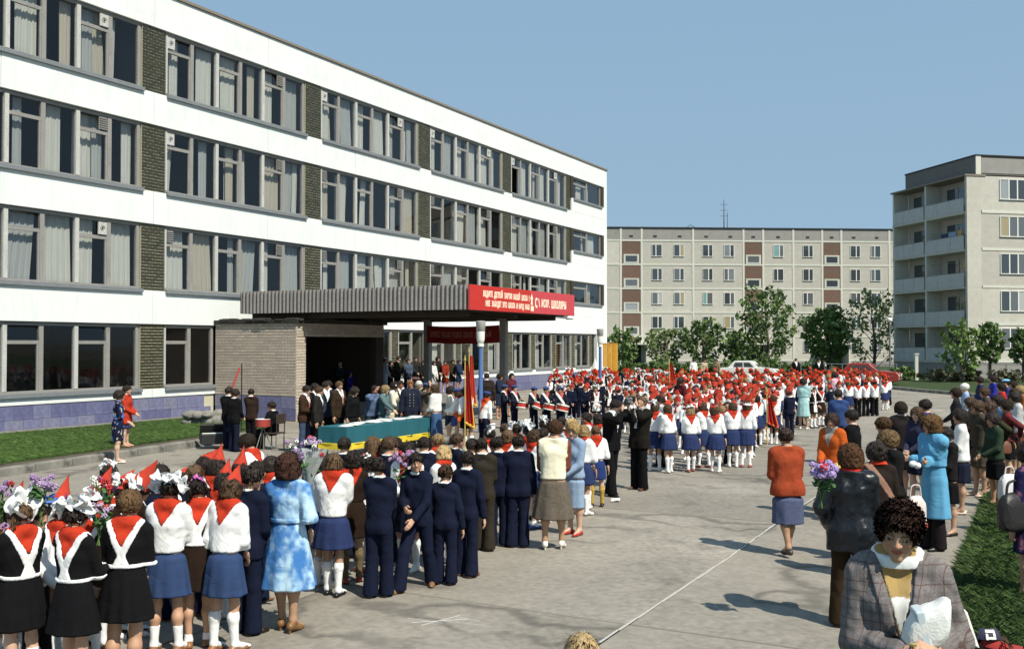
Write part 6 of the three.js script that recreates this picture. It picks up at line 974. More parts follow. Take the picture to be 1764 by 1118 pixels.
const fb = GB(806, 664, 1.6, -2.4, 'banner bearer in black skirt with wide orange sash', { d: 24.6, ...bear, beret: null, skirt: { col: 'black', hem: .36, flare: 1.6 }, arms: ['hold', 'down'], lean: .1, hair: 'bob', hairCol: 'hDark' });
BW(833, 682, 1.48, 2.4, 'banner bearer in white shirt and dark trousers with orange sash', { d: 24.9, ...bear, lean: .15, arms: ['down', 'front'], shoes: 'wshoe', trousers: { col: 'navy', flare: .06 } });
function flag(label, p, h, y0, y1, col, col2, turn, drape) {
  const o = thing('banner_flag', label, 'flag', p, turn); part('staff', [cyl(.014, .014, h, 0, h / 2, 0)], std([.55, .38, .1], .5), o); part('finial', [new THREE.ConeGeometry(.035, .16, 8).translate(0, h + .08, 0)], std([.6, .45, .12], .3, { metalness: .6 }), o);
  const g = new THREE.PlaneGeometry(1, 1, 26, 20), q = g.attributes.position; for (let i = 0; i < q.count; i++) { const u = q.getX(i) + .5, v = q.getY(i) + .5, w = drape * (.35 + .65 * (1 - v)); q.setXYZ(i, .02 + u * w, lerp(y0, y1, v) - .12 * u * (1 - v), .07 * Math.sin(u * 15 + v * 2) * (.4 + .6 * u)); } g.computeVertexNormals();
  part('cloth', boxUV(g.clone()), std(col, .85, { side: THREE.DoubleSide }), o);
  const fr = [], bot = []; for (let i = 0; i <= 26; i++) { const u = i / 26, w = drape; bot.push([.02 + u * w, y0 - .12 * u - .02, .07 * Math.sin(u * 15) * (.4 + .6 * u)]); } fr.push(tube(bot, .03, 40, 6)); const side = []; for (let i = 0; i <= 14; i++) { const v = i / 14 * .55, w = drape * (.35 + .65 * (1 - v)); side.push([.02 + w, lerp(y0, y1, v) - .12 * (1 - v), .07 * Math.sin(15 + v * 2)]); } fr.push(tube(side, .025, 20, 6)); part('fringe', fr, std(col2, .8), o);
}
flag('furled red banner with gold fringe carried by the bearers', at(801, 24.3), 2.25, .75, 2.15, [.42, .025, .015], [.75, .45, .05], .5, .2);
flag('second furled red and yellow banner behind the first', at(808, 25.5), 2.45, 1.2, 2.35, [.5, .04, .015], [.75, .42, .04], 1.0, .22);
// --- people on the landing below the canopy
const land = (px, t) => { const k = (px - 882) / FOCAL, s = (28.6 * k - DZ * 0 - .4707 * t * k + 14.7 - .8823 * t) / (.4707 - .8823 * k); return 28.6 + .8823 * s - .4707 * t; };
[[587, 622, 2.2, 'balding man in dark teal coat in the porch opening', [.012, .025, .03], 'M'], [602, 640, 2.6, 'child in bright blue hat and coat in the porch opening', [.02, .025, .22], 'C'], [632, 621, 2.2, 'woman with folded hands in dark jacket in the shaded porch', [.03, .03, .03], 'W'], [646, 624, 1.6, 'person in grey-blue coat behind the white kerchief', [.05, .06, .075], 'W'], [660, 614, 2.8, 'cook in white coat and white kerchief on the landing', [.40, .44, .52], 'K'], [684, 613, 1.8, 'man in brown jacket beside the cook in white', [.035, .03, .018], 'M'], [702, 617, 2.2, 'man in slate blue shirt on the landing', [.06, .08, .12], 'M'], [715, 614, 1.4, 'man behind the slate blue shirt', [.02, .02, .02], 'M'], [727, 621, 2.5, 'woman with bare arms in black by the middle post', [.012, .012, .012], 'W'], [753, 614, 2.2, 'woman in black silhouetted against the window', [.012, .012, .012], 'W'], [746, 640, 3.1, 'woman in white blouse below the black silhouette', [.6, .6, .58], 'W'], [767, 636, 2.6, 'woman in red dress on the landing edge', [.22, .03, .015], 'W'], [779, 630, 2.0, 'woman in olive jacket with white collar near the window', [.03, .028, .016], 'W'], [790, 634, 2.4, 'dark haired woman in navy beside the flag tip', [.02, .03, .07], 'W'], [616, 628, 1.2, 'dark figure deep in the porch', [.015, .014, .012], 'M'], [672, 622, 1.4, 'woman in dark dress behind the cook', [.03, .02, .02], 'W']].forEach(([px, top, t, l, c, k]) => {
  const d = land(px, t), H = clamp(CAM_H - .44 - (top - 593) * d / FOCAL, k === 'C' ? .9 : 1.5, 1.8), x = { d, base: .44, lod: 3, arms: ['front', 'front'] };
  if (k === 'M') MAN(px, top, H, .6 + rr(-.5, .5), l, { ...x, top: { name: 'jacket', col: c, e: .02, hem: .45 }, lapel: null, front: null, hair: l.startsWith('bald') ? 'bald' : 'short' }); else WC(px, top, H, k === 'K' ? 2.2 : .6 + rr(-.5, .5), l, c, k === 'K' ? c : k === 'C' ? c : mul(c, .7), { ...x, hair: 'bob', ...(k === 'K' ? { whiteCap: [.72, .74, .76], top: { name: 'coat', col: c, e: .03, hem: .36, flare: 1.3 } } : {}), ...(k === 'C' ? { beret: [.02, .05, .3] } : {}) });
});
MAN(838, 640, 1.72, 2.9, 'man in dark brown suit with his back turned beyond the lamp post', { d: 32.5, top: { name: 'jacket', col: [.03, .022, .018], e: .025, hem: .4 }, lapel: null, front: null });
WC(859, 643, 1.62, 1.2, 'woman in navy coat standing beyond the drummers', [.015, .025, .05], [.02, .03, .06], { d: 35.2, tname: 'coat', top: { name: 'coat', col: [.015, .025, .05], e: .022, hem: .3, flare: 1.3 }, arms: ['front', 'front'], shoes: [.5, .36, .2] });
WC(880, 645, 1.6, .4, 'woman with long dark hair in wine red jacket beyond the drummers', [.10, .02, .03], [.03, .02, .02], { d: 36.5, hair: 'long', arms: ['front', 'front'] });
// --- drummers
[[868, 668, 1.38, 1.2, 'first drummer in dark suit and blue cap, nearest the lamp post'], [886, 670, 1.38, .9, 'second drummer, with drum held level'], [919, 672, 1.34, .5, 'third drummer with tilted drum and raised stick'], [941, 666, 1.36, .3, 'fourth drummer standing before the red capped column'], [966, 671, 1.36, .1, 'fifth drummer nearest the photographers']].forEach(([px, top, H, yaw, l], i) => {
  const d = 31.4 - .3 * i, r = BS(px, top, H, yaw, l, { d, lod: 2, beret: [.03, .06, .2], arms: ['drum', 'drum'], top: { name: 'jacket', col: [.012, .014, .026], e: .016, hem: .47 }, shoes: 'wshoe', sash: 'white', front: [.5, .1, .08] }), c = Math.cos(yaw), s = Math.sin(yaw), f = [s * .33, 0, c * .33];
  const o = thing('marching_drum', ['red and white drum of the first drummer by the lamp post', 'red and white drum held level by the second drummer', 'tilted red and white drum of the third drummer', 'red and white drum of the fourth drummer', 'red and white drum of the fifth drummer near the photographers'][i], 'drum', add(r.position.toArray(), [f[0], .74, f[2]]), yaw); o.rotation.z = i === 2 ? -.5 : -.22;
  part('shell', [cyl(.185, .185, .13, 0, .01, 0, 20)], std([.45, .035, .02], .4), o); part('hoop', [cyl(.2, .2, .03, 0, .085, 0, 20)], M.lampWhite, o); part('hoop', [cyl(.2, .2, .03, 0, -.07, 0, 20)], M.lampWhite, o); part('drumhead', [cyl(.18, .18, .01, 0, .1, 0, 20)], M.white, o);
  const k = thing('drumstick', ['pair of drumsticks over the first drum', 'pair of drumsticks over the level drum', 'raised pale drumstick of the third drummer', 'drumstick of the fourth drummer', 'drumstick of the fifth drummer'][i], 'drumstick', add(handPos(r, 0), [0, .02, 0]), yaw); part('stick', [rod([0, -.04, 0], i === 2 ? [-.12, .38, .1] : [.05, .1, .3], .013)], std([.6, .45, .22], .6), k);
});
function softBag(w, h, d, y = 0) { const g = new THREE.IcosahedronGeometry(1, 4), q = g.attributes.position, e = (v, k) => Math.sign(v) * Math.pow(Math.abs(v), k); for (let i = 0; i < q.count; i++) { const a = q.getX(i), b = q.getY(i), c = q.getZ(i), f = 1 + .1 * (vnoise(a * 3 + w * 40, b * 3, c * 3) - .5); q.setXYZ(i, e(a, .55) * w / 2 * f * (1 - .12 * b), e(b, .6) * h / 2 * f + y, e(c, .7) * d / 2 * f * (1 - .25 * b)); } g.computeVertexNormals(); return g; }
// --- nearest spectators
const checkOld = (x, y, z) => { const u = x + z * .6, v = y; const n = vnoise(x * 140, y * 140, z * 140), base = mix3([.10, .092, .09], [.215, .20, .195], n); const a = ((u % .075) + .075) % .075, b = ((v % .075) + .075) % .075, l1 = Math.min(a, .075 - a), l2 = Math.min(b, .075 - b); if (l1 < .0032 || l2 < .0032) return [.16, .05, .04]; const a2 = ((u + .037) % .075 + .075) % .075, b2 = ((v + .037) % .075 + .075) % .075; if (Math.min(a2, .075 - a2) < .009 || Math.min(b2, .075 - b2) < .009) return mul(base, .72); return base; };
T.check = tex(512, 512, (u, v) => { const n = tile(u, v, 120, 71, 2), b = .40 + .26 * (n - .3); const st = (w, p) => { const a = (w * p) % 1; return Math.min(a, 1 - a) / p; }; const l1 = st(u, 4), l2 = st(v, 4), m1 = st(u + .125, 4), m2 = st(v + .125, 4); if (l1 < .006 || l2 < .006) return [b * .86, b * .70, b * .66]; const k = (m1 < .03 ? .92 : 1) * (m2 < .03 ? .92 : 1); return [b * k * 1.04, b * k * .99, b * k * .98]; }, true);
M.check = new THREE.MeshPhysicalMaterial({ color: 0xffffff, roughness: .95, specularIntensity: .25, vertexColors: true, map: rep(T.check, 3.3), bumpMap: rep(T.wrinkle, 1.6), bumpScale: .012 });
const PB = .40, pd = 4.12;
const pl = mk(1537, 868, 1.63, -.18, 'woman with dark curls in grey checked jacket holding a white package', { f: 1, fat: .93, frontW: .22, top: { name: 'jacket', col: [1, 1, 1], mat: M.check, e: .017, hem: .42, fold: .012, flare: 1.1 }, skirt: { col: [.05, .05, .055], hem: .25, flare: 1.2 }, front: (x, y, z) => y < 1.24 && x > -.03 + (1.2 - y) * .3 && x < .2 ? [.75, .74, .7] : [.36, .25, .10], lapel: [1, 1, 1], lapelMat: M.check, collar: 'white', collarBig: 1, hair: 'perm', hairCol: [.026, .013, .009], hy: -.25, hp: .22, arms: [[-.03, 1.06, .25], [.12, 1.08, .2]], skin: [.50, .29, .185], shoes: 'black', palm: [[.1, -.6, -.8], [-.2, -.7, -.6]] }, { base: PB, d: pd, lod: 0 });
{
  const P = (x, y, z) => { const c = Math.cos(-.18), s = Math.sin(-.18); return [pl.position.x + x * c + z * s, PB + y, pl.position.z - x * s + z * c]; };
  const o = thing('white_package', 'crumpled white paper package tucked under the arm of the checked jacket', 'package', P(.075, 1.16, .24), -.18);
  const g = new THREE.IcosahedronGeometry(1, 5), q = g.attributes.position; for (let i = 0; i < q.count; i++) { let x = q.getX(i), y = q.getY(i), z = q.getZ(i); const e = (v, k) => Math.sign(v) * Math.pow(Math.abs(v), k); const f = 1 + .16 * (vnoise(x * 3, y * 3, z * 3) - .5) + .08 * Math.abs(vnoise(x * 7 + 3, y * 7, z * 7) - .5); q.setXYZ(i, e(x, .65) * .085 * f, e(y, .6) * (.082 + .02 * x) * f + .05 * x, e(z, .7) * .055 * f); } g.computeVertexNormals(); part('package', boxUV(g), std([.72, .73, .70], .75, { bumpMap: rep(T.bumpFine, 2), bumpScale: .0015 }), o); part('paper_band', [bev(.04, .15, .112, -.02, .0, 0, .01).rotateZ(.2)], std([.52, .60, .64], .7), o);
  const b = thing('white_bag', 'corner of a white bag showing behind the elbow of the checked jacket', 'bag', P(.245, 1.1, -.05), -.2); const sh = new THREE.Shape([[-.09, -.07], [.07, -.07], [.03, .05], [-.01, .09], [-.06, .09]].map((p) => new THREE.Vector2(...p))); part('bag_body', [new THREE.ExtrudeGeometry(sh, { depth: .04, bevelEnabled: true, bevelSize: .015, bevelThickness: .02, bevelSegments: 2 })], std([.74, .73, .66], .7), b); part('strap', [tube([[-.03, .08, .02], [-.06, .14, .02], [-.1, .17, .03]], .008)], std([.7, .69, .62], .7), b);
  const w = handPos(pl, 0); const cuff = thing('wristwatch', 'wristwatch on the wrist of the woman in the checked jacket', 'watch', add(w, [-.012, .014, .012]), 0); part('strap', [new THREE.TorusGeometry(.026, .007, 6, 18).rotateY(.9)], M.black, cuff); part('dial', [cyl(.014, .014, .008, .0, .03, .01, 14)], std([.7, .55, .2], .3, { metalness: .7 }), cuff);
}
mk(1001, 1089, 1.2, PI, 'top of a fair haired child at the bottom edge of the photo', { hair: 'bob', hairCol: [.33, .23, .11], top: { name: 'shirt', col: [.3, .3, .35], hem: .5 }, trousers: { col: 'navy' } }, { d: 5.0, lod: 1, base: 0 });
const kc = mk(1690, 1086, 1.16, .9, 'child under a red cap with navy and white emblem at the bottom edge', { hair: 'short', hairCol: 'hBrown', visorCap: [.34, .03, .025], top: { name: 'jacket', col: [.03, .04, .1], hem: .46 }, trousers: { col: 'navy' } }, { d: 5.05, lod: 1, base: .05 });
{ const hp0 = new THREE.Vector3(0, 1.06, 0).add(kc.position); const em = new THREE.Group(); em.name = 'cap_emblem'; kc.add(em); em.position.set(.0, 1.165, .0); em.rotation.set(0, -.95, 0);
  const navyM = std([.02, .02, .05], .7), wm = std([.75, .74, .7], .7); const curve = (w, h2, off, y) => { const g = new THREE.PlaneGeometry(w, h2, 8, 4), q = g.attributes.position; for (let i = 0; i < q.count; i++) { const x = q.getX(i), yy = q.getY(i) + y, a = x / .092, r = .092 * Math.sqrt(Math.max(.15, 1 - Math.pow(Math.max(0, yy) / .075, 2) * .8)) + off; q.setXYZ(i, Math.sin(a) * r, yy - .04, Math.cos(a) * r * 1.04 - .005); } g.computeVertexNormals(); return boxUV(g); };
  part('emblem_field', curve(.12, .05, .004, .035), navyM, em); part('emblem_mark', [...[[.0, .05, .012, .05], [.0, .02, .012, .05], [.02, .042, .028, .012], [-.02, .026, .028, .012]].map(([x, y, h2, w2]) => curve(w2, h2, .007, y).translate(x * .9, 0, 0))], wm, em); }
// --- right hand line of onlookers
const L1 = { arms: ['front', 'front'] };
WC(1356, 736, 1.6, PI + .1, 'stout woman walking in rust red cardigan and blue-grey skirt', [.30, .06, .025], tweed([.06, .075, .14], [.1, .12, .2]), { tname: 'cardigan', fat: 1.12, top: { name: 'cardigan', col: shadeOf([.30, .055, .022]), e: .024, hem: .47, mat: M.wool, flare: 1.1 }, skirt: { col: tweed([.06, .075, .14], [.1, .12, .2]), hem: .25, flare: 1.3, pa: .04 }, arms: ['front', 'clasp'], step: [.1, -.14], lift: [0, .05], hair: 'short', hairCol: [.04, .022, .015], d: 12.55, shoes: [.06, .04, .03], skin: 'tan', stance: .045, scarf: null });
function shadeOf(c) { return (x, y, z) => mul(c, .8 + .4 * vnoise(x * 60, y * 160, z * 60)); }
WC(1434, 709, 1.6, -.9, 'smiling woman in orange jacket with open collar', [.50, .10, .015], [.06, .07, .09], { tname: 'jacket', d: 15.3, top: { name: 'jacket', col: shadeOf([.48, .095, .018]), e: .026, hem: .4, mat: M.wool }, front: [.3, .28, .26], hair: 'wave', hairCol: [.03, .015, .012], hy: .35, arms: ['front', 'down'] });
const lea = WC(1464, 752, 1.7, 2.75, 'person in black leather coat with red collar seen from behind', [.010, .012, .016], [.02, .014, .01], { d: 9.4, tname: 'coat', top: { name: 'coat', col: [.010, .012, .016], e: .03, hem: .42, mat: M.leather, fold: .018, flare: 1.12, puff: 1.2 }, skirt: null, trousers: { col: [.03, .018, .008], flare: .05 }, collar: [.5, .03, .02], collarBig: 1, hair: 'big', hairCol: [.055, .026, .012], arms: ['front', 'pocket'], fat: 1.04, shoes: 'black' });
bouquet('lilac bunch with red and yellow tulips held over the leather coat shoulder', at(1414, 9.2, 1.24), [-.2, 1, .05], .3, [[[.36, .26, .5], 26, .036, 16], [[.75, .6, .06], 2, .045, 9], [[.55, .04, .05], 3, .04, 9]]);
WC(1513, 778, 1.55, PI, 'person with bright red collar and brown striped shawl beside the leather coat', [.02, .014, .012], [.03, .03, .03], { d: 11.2, tname: 'jacket', collar: [.6, .05, .02], collarBig: 1, hair: 'wave', sash: [.30, .17, .12], sashDir: -1 });
WC(1533, 741, 1.62, -1.25, 'woman with spectacles and wavy light brown hair in black coat', [.012, .012, .012], [.014, .013, .012], { d: 12.0, tname: 'coat', top: { name: 'coat', col: [.012, .012, .012], e: .026, hem: .38, mat: M.wool }, hair: 'wave', hairCol: [.10, .06, .025], glasses: 1, collar: [.6, .6, .55], arms: ['down', 'front'], skin: [.48, .25, .16] });
const cd = thing('carnation_badge', 'white flower held against the black coat of the woman with spectacles', 'flower', at(1572, 11.75, 1.24)); part('blossom', [new THREE.IcosahedronGeometry(.05, 1).scale(1, .8, .6), new THREE.IcosahedronGeometry(.04, 1).translate(.05, -.02, .01)], std([.8, .8, .78], .8), cd);
const bag2 = thing('shopping_bag', 'white and pink shopping bag between black coat and blue coat', 'bag', at(1576, 11.9, .62), .3); part('bag_body', [softBag(.28, .44, .12)], std([.72, .62, .58], .7), bag2); part('handle', [tube([[-.08, .2, 0], [-.05, .34, 0], [.05, .34, 0], [.08, .2, 0]], .008)], std([.7, .6, .56], .7), bag2); part('print', [bev(.27, .08, .105, 0, -.12, 0, .01), bev(.12, .08, .106, .04, .05, 0, .01)], std([.45, .06, .05], .7), bag2);
WC(1609, 706, 1.73, -1.35, 'woman in sky blue coat with folded arms and full light brown hair', [.11, .36, .60], [.11, .36, .6], { d: 12.9, tname: 'coat', top: { name: 'coat', col: [.12, .36, .56], e: .03, hem: 'waist', puff: 1.25, fold: .018 }, skirt: { name: 'coat_skirt', col: [.12, .36, .56], hem: .24, flare: 1.55, waist: .64, pleats: 6, pa: .06 }, trousers: { col: [.015, .012, .012], flare: .05 }, arms: ['cross', 'cross'], hair: 'big', hairCol: [.085, .045, .018], hy: -.1, hp: .1, socks: null });
const ons = [
  [1470, 700, 1.64, -2.2, 15.5, 'dark haired person in black jacket above the leather coat', 'black', 'black', 'short'], [1446, 682, 1.66, 2.9, 22, 'person in blue jacket between pink dress and orange jacket', [.03, .06, .17], 'black', 'short'], [1527, 706, 1.6, -2.4, 14.4, 'woman with permed brown hair bowing above the spectacled woman', [.04, .04, .05], 'black', 'perm'],
  [1550, 688, 1.66, PI, 17.2, 'round headed person in black with pale collar facing the square', [.016, .014, .014], 'black', 'curly'], [1581, 694, 1.62, -1.1, 16.6, 'woman with short brown bob facing the square near the round headed person', [.03, .03, .06], 'navy', 'bob'], [1598, 678, 1.72, -2.2, 17, 'tall person in royal blue jacket behind the sky blue coat', [.02, .035, .16], 'navy', 'short'],
  [1655, 688, 1.64, -1.9, 15.6, 'woman in white blouse and navy skirt behind the sky blue coat', [.8, .8, .78], [.012, .014, .03], 'wave'], [1632, 730, 1.5, -1.3, 13.9, 'woman in black cardigan right behind the sky blue coat', [.014, .012, .012], 'black', 'wave'], [1688, 676, 1.68, -1.5, 17.4, 'woman in brown tweed jacket and skirt with hands behind her', tweed([.045, .038, .026], [.085, .07, .05]), tweed([.05, .04, .028], [.09, .075, .05]), 'wave'],
  [1708, 690, 1.62, -1.5, 18.0, 'woman in olive green dress beside the brown tweed', [.04, .042, .018], [.04, .042, .018], 'bob'], [1722, 671, 1.66, -1.6, 19.6, 'woman in light blue suit with dark hair in the onlookers line', [.20, .38, .56], [.22, .40, .58], 'wave'], [1752, 664, 1.68, -1.7, 20.4, 'woman in white boucle jacket and dark patterned skirt', tweed([.4, .4, .4], [.68, .68, .66]), mottled([.02, .015, .02], [.2, .06, .04], 14), 'wave'],
  [1664, 652, 1.6, -1.9, 27, 'white haired woman in pale blue at the far end of the line', [.3, .42, .6], [.2, .25, .4], 'perm'], [1690, 642, 1.68, -1.8, 30, 'dark haired person in dark blue before the fence rail', [.02, .03, .09], 'black', 'curly'], [1713, 641, 1.68, -1.7, 31, 'person in royal blue beside the red scarf', [.03, .04, .3], 'black', 'curly'], [1727, 652, 1.6, -1.8, 27, 'person in bright red jacket in the far onlookers', [.5, .03, .02], 'black', 'curly'], [1733, 644, 1.6, -1.6, 30, 'person with light blue headscarf in the far onlookers', [.04, .05, .2], 'black', 'short'],
  [1747, 650, 1.62, -1.7, 28, 'dark haired person near the edge before the fence', [.05, .03, .02], 'black', 'curly'], [1760, 655, 1.62, -1.6, 25, 'fair haired person at the edge in the far onlookers', [.3, .1, .03], 'black', 'wave'], [1700, 660, 1.64, -1.8, 23.5, 'person in grey-brown jacket behind the light blue suit', [.07, .055, .05], 'black', 'wave'], [1735, 682, 1.6, -1.9, 18.9, 'person in wine red between light blue suit and white jacket', [.14, .03, .03], 'black', 'curly'], [1648, 668, 1.66, -2, 22.5, 'dark haired person above the white blouse', [.02, .02, .025], 'black', 'curly'], [1674, 672, 1.62, -2, 19.5, 'person with brown bob between white blouse and brown tweed', [.05, .035, .03], 'black', 'bob'], [1714, 700, 1.55, -1.5, 16.2, 'woman in dark green with flowered sleeve near the bag', [.03, .05, .03], 'black', 'wave']
];
for (const [px, top, H, yaw, d, l, c, sc, hair] of ons) WC(px, top, H, yaw, l, c, sc, { d, tname: 'jacket', hair, hairCol: /white haired/.test(l) ? 'hGrey' : /fair/.test(l) ? 'hFair' : /brown|permed/.test(l) ? 'hBrown' : 'hDark', arms: /behind her/.test(l) ? ['back', 'back'] : /olive|light blue suit/.test(l) ? ['clasp', 'back'] : ['front', 'front'], shoes: /tweed|white blouse/.test(l) ? [.6, .5, .4] : 'black', lowShoe: true, collar: /pale collar/.test(l) ? [.7, .6, .6] : null, beret: /headscarf/.test(l) ? [.2, .45, .7] : null, lod: d < 15 ? 1 : d < 24 ? 2 : 3 });
const brown = thing('handbag', 'brown handbag held by the woman in light blue', 'handbag', at(1727, 18.6, .72), .3); part('bag_body', [softBag(.34, .26, .14)], std([.16, .06, .03], .5), brown); part('handle', [tube([[-.12, .1, 0], [-.1, .3, 0], [.1, .3, 0], [.12, .1, 0]], .012)], M.brownDark, brown);
const tanb = thing('handbag', 'tan handbag beside the dark patterned skirt', 'handbag', at(1738, 19.6, .6), .3); part('bag_body', [softBag(.3, .28, .12)], std([.45, .24, .06], .5), tanb); part('handle', [tube([[-.1, .12, 0], [-.08, .34, 0], [.08, .34, 0], [.1, .12, 0]], .01)], std([.4, .2, .05], .5), tanb);
WD(1775, 762, 1.62, -2.6, 'person in dark navy flowered dress cut by the photo edge', mottled([.012, .012, .05], [.25, .1, .15], 16, .6, .75), { d: 10.4, hair: 'wave', arms: ['down', 'down'], lod: 1 });
const eb = thing('handbag', 'large dark handbag at the edge of the photo above the grass', 'handbag', at(1746, 10.3, .92), .4); part('bag_body', [softBag(.4, .4, .18)], std([.02, .017, .017], .5), eb); part('handle', [tube([[-.12, .12, 0], [-.08, .3, 0], [.08, .3, 0], [.12, .12, 0]], .014)], M.black, eb);
const eb2 = thing('white_bag', 'white bag on the grass beside the large dark handbag', 'bag', at(1738, 14, .62), .2); part('bag_body', [softBag(.32, .42, .16)], std([.7, .7, .68], .7), eb2); part('handle', [tube([[-.08, .2, 0], [-.05, .3, 0], [.05, .3, 0], [.08, .2, 0]], .008)], std([.7, .7, .68], .7), eb2);
// --- beyond the square
[[1195, 622, 1.68, PI, 66, 'man in white shirt with his back turned beyond the red caps', [.75, .75, .7]], [1213, 622, 1.66, .3, 67, 'woman in beige beside the man in the white shirt', [.45, .34, .24]], [1235, 623, 1.66, -.8, 66, 'man in tan jacket beside the woman in beige', [.25, .17, .11]]].forEach(([px, top, H, yaw, d, l, c]) => WC(px, top, H, yaw, l, c, [.06, .05, .05], { d, base: .0, hair: 'short' }));
MAN(1371, 622, 1.75, .2, 'man in black jacket and white shirt between the two parked cars', { d: 64, front: 'white' }); MAN(1411, 622, 1.75, -.2, 'man in dark jacket and white shirt beside the red sedan', { d: 62, front: 'white' });
WD(1384, 652, 1.6, 2.6, 'woman in pale turquoise dress at the edge of the formation', [.36, .58, .58], { d: 31, hair: 'wave', skirt: { col: [.36, .58, .58], hem: .25, flare: 1.5 }, shoes: 'wshoe', arms: ['front', 'front'], lod: 2 });
WD(1439, 652, 1.6, -2.4, 'woman in pink dress near the dark trousered boys', [.66, .38, .46], { d: 37.5, hair: 'wave', arms: ['front', 'front'], lod: 2 });
MAN(1172, 648, 1.66, 2.2, 'dark haired woman in wine red jacket standing amid the red caps', { d: 30.2, f: 1, hair: 'long', top: { name: 'jacket', col: [.09, .012, .02], e: .02, hem: .45 }, lapel: null, front: null, lod: 2 });
MAN(1138, 690, 1.55, -1.2, 'dark haired man at the corner of the white bloused row', { d: 21.6, top: { name: 'jacket', col: [.5, .5, .5], e: .016, hem: .45 }, lapel: null, lod: 2 });
// --- the formation: first row of girls one by one
const fr1 = [[1128, 705, 20.9, 3.0, 'girl with white hair bow at the near corner of the white bloused row', { bows: 1 }], [1152, 712, 20.6, -2.9, 'girl in white knee socks and white shoes, second in the white bloused row', { shoes: 'wshoe', hair: 'bob' }], [1190, 704, 20.7, 2.9, 'girl with fair hair, third in the white bloused row', { hairCol: 'hFair', shoes: [.3, .06, .04], bows: 1 }], [1212, 700, 21.4, -2.2, 'girl standing sideways behind the third girl of the white bloused row', { shoes: [.3, .06, .04] }], [1233, 702, 20.7, 2.3, 'girl leaning on one leg in the middle of the white bloused row', { tilt: .06, shoes: 'wshoe' }], [1262, 690, 21.5, -2.6, 'girl facing her neighbour near the end of the white bloused row', { hy: -.5 }], [1285, 690, 21.5, 2.8, 'girl with white cap at the end of the white bloused row', { whiteCap: 'white', shoes: [.3, .06, .04] }]];
for (const [px, top, d, yaw, l, x] of fr1) GB(px, top, 1.36 + .12 * ((px * 7) % 10) / 10, yaw + .5 * Math.sin(px), l, { step: [.08 * Math.sin(px * 3), .07 * Math.cos(px)], hy: .6 * Math.sin(px * 5), d, lod: 2, arms: ['down', 'front'], cap: x.whiteCap || x.bows || x.hair ? null : 'red', hairCol: 'hBrown', ...x });
const cornerKids = [[1305, 700, 26.2, PI, 'girl in white blouse and tights left of the red folded banner', 'B'], [1333, 696, 26.4, 2.9, 'girl in white blouse right of the red folded banner', 'B'], [1290, 690, 24.5, 3.0, 'boy in navy suit behind the end of the white bloused row', 'S'], [1360, 690, 29, PI, 'boy in dark suit beside the turquoise dress', 'S'], [1400, 676, 31.5, 1.0, 'girl in white apron and dress right of the turquoise dress', 'A'], [1414, 672, 32, -2.8, 'girl in pale dress with white socks near the pink dress', 'A'], [1478, 664, 36.2, PI, 'boy in white shirt and black trousers, first of the three by the road', 'W'], [1492, 662, 36.6, PI, 'boy in white shirt and black trousers in the middle of the three by the road', 'W'], [1507, 660, 36.8, PI, 'boy in white shirt and black trousers, nearest the red sedan', 'W'], [1462, 668, 36, 2.9, 'girl in navy skirt beside the three boys by the road', 'B'],
  [962, 690, 33, -.1, 'schoolgirl with white collar at the head of the dark dressed row', 'A'], [985, 688, 33, .1, 'boy in dark suit with papers in the dark dressed row', 'S'], [1008, 686, 32.5, -.2, 'boy in dark suit with a red badge in the dark dressed row', 'S'], [1027, 684, 32, .1, 'girl with broad white apron bib in the dark dressed row', 'A'], [1062, 682, 31.5, 0, 'girl with white collar behind the photographer', 'A'], [1075, 678, 31.2, .2, 'girl with long white apron between the two photographers', 'A'], [1096, 680, 31, -.2, 'girl with white apron behind the man in black', 'A']];
for (const [px, top, d, yaw, l, k] of cornerKids) ({ B: GB, S: BS, W: BW, A: GU })[k](px, top, 1.32, yaw, l, { d, lod: 2, arms: ['front', 'front'], cap: /apron|collar/.test(l) ? null : 'red', bows: /apron|collar/.test(l) ? 2 : 0, apron: k === 'A', hairCol: pick(['hDark', 'hBrown', 'hMid']), collar: 'white' });
flag('red folded banner hanging between two girls in white blouses', at(1321, 26.2), 1.4, .6, 1.25, [.5, .035, .02], [.5, .1, .03], 0, .26);
flag('small red pennant rising out of the red caps', at(1153, 36), 2.0, 1.3, 1.95, [.5, .05, .02], [.6, .2, .03], .5, .3);
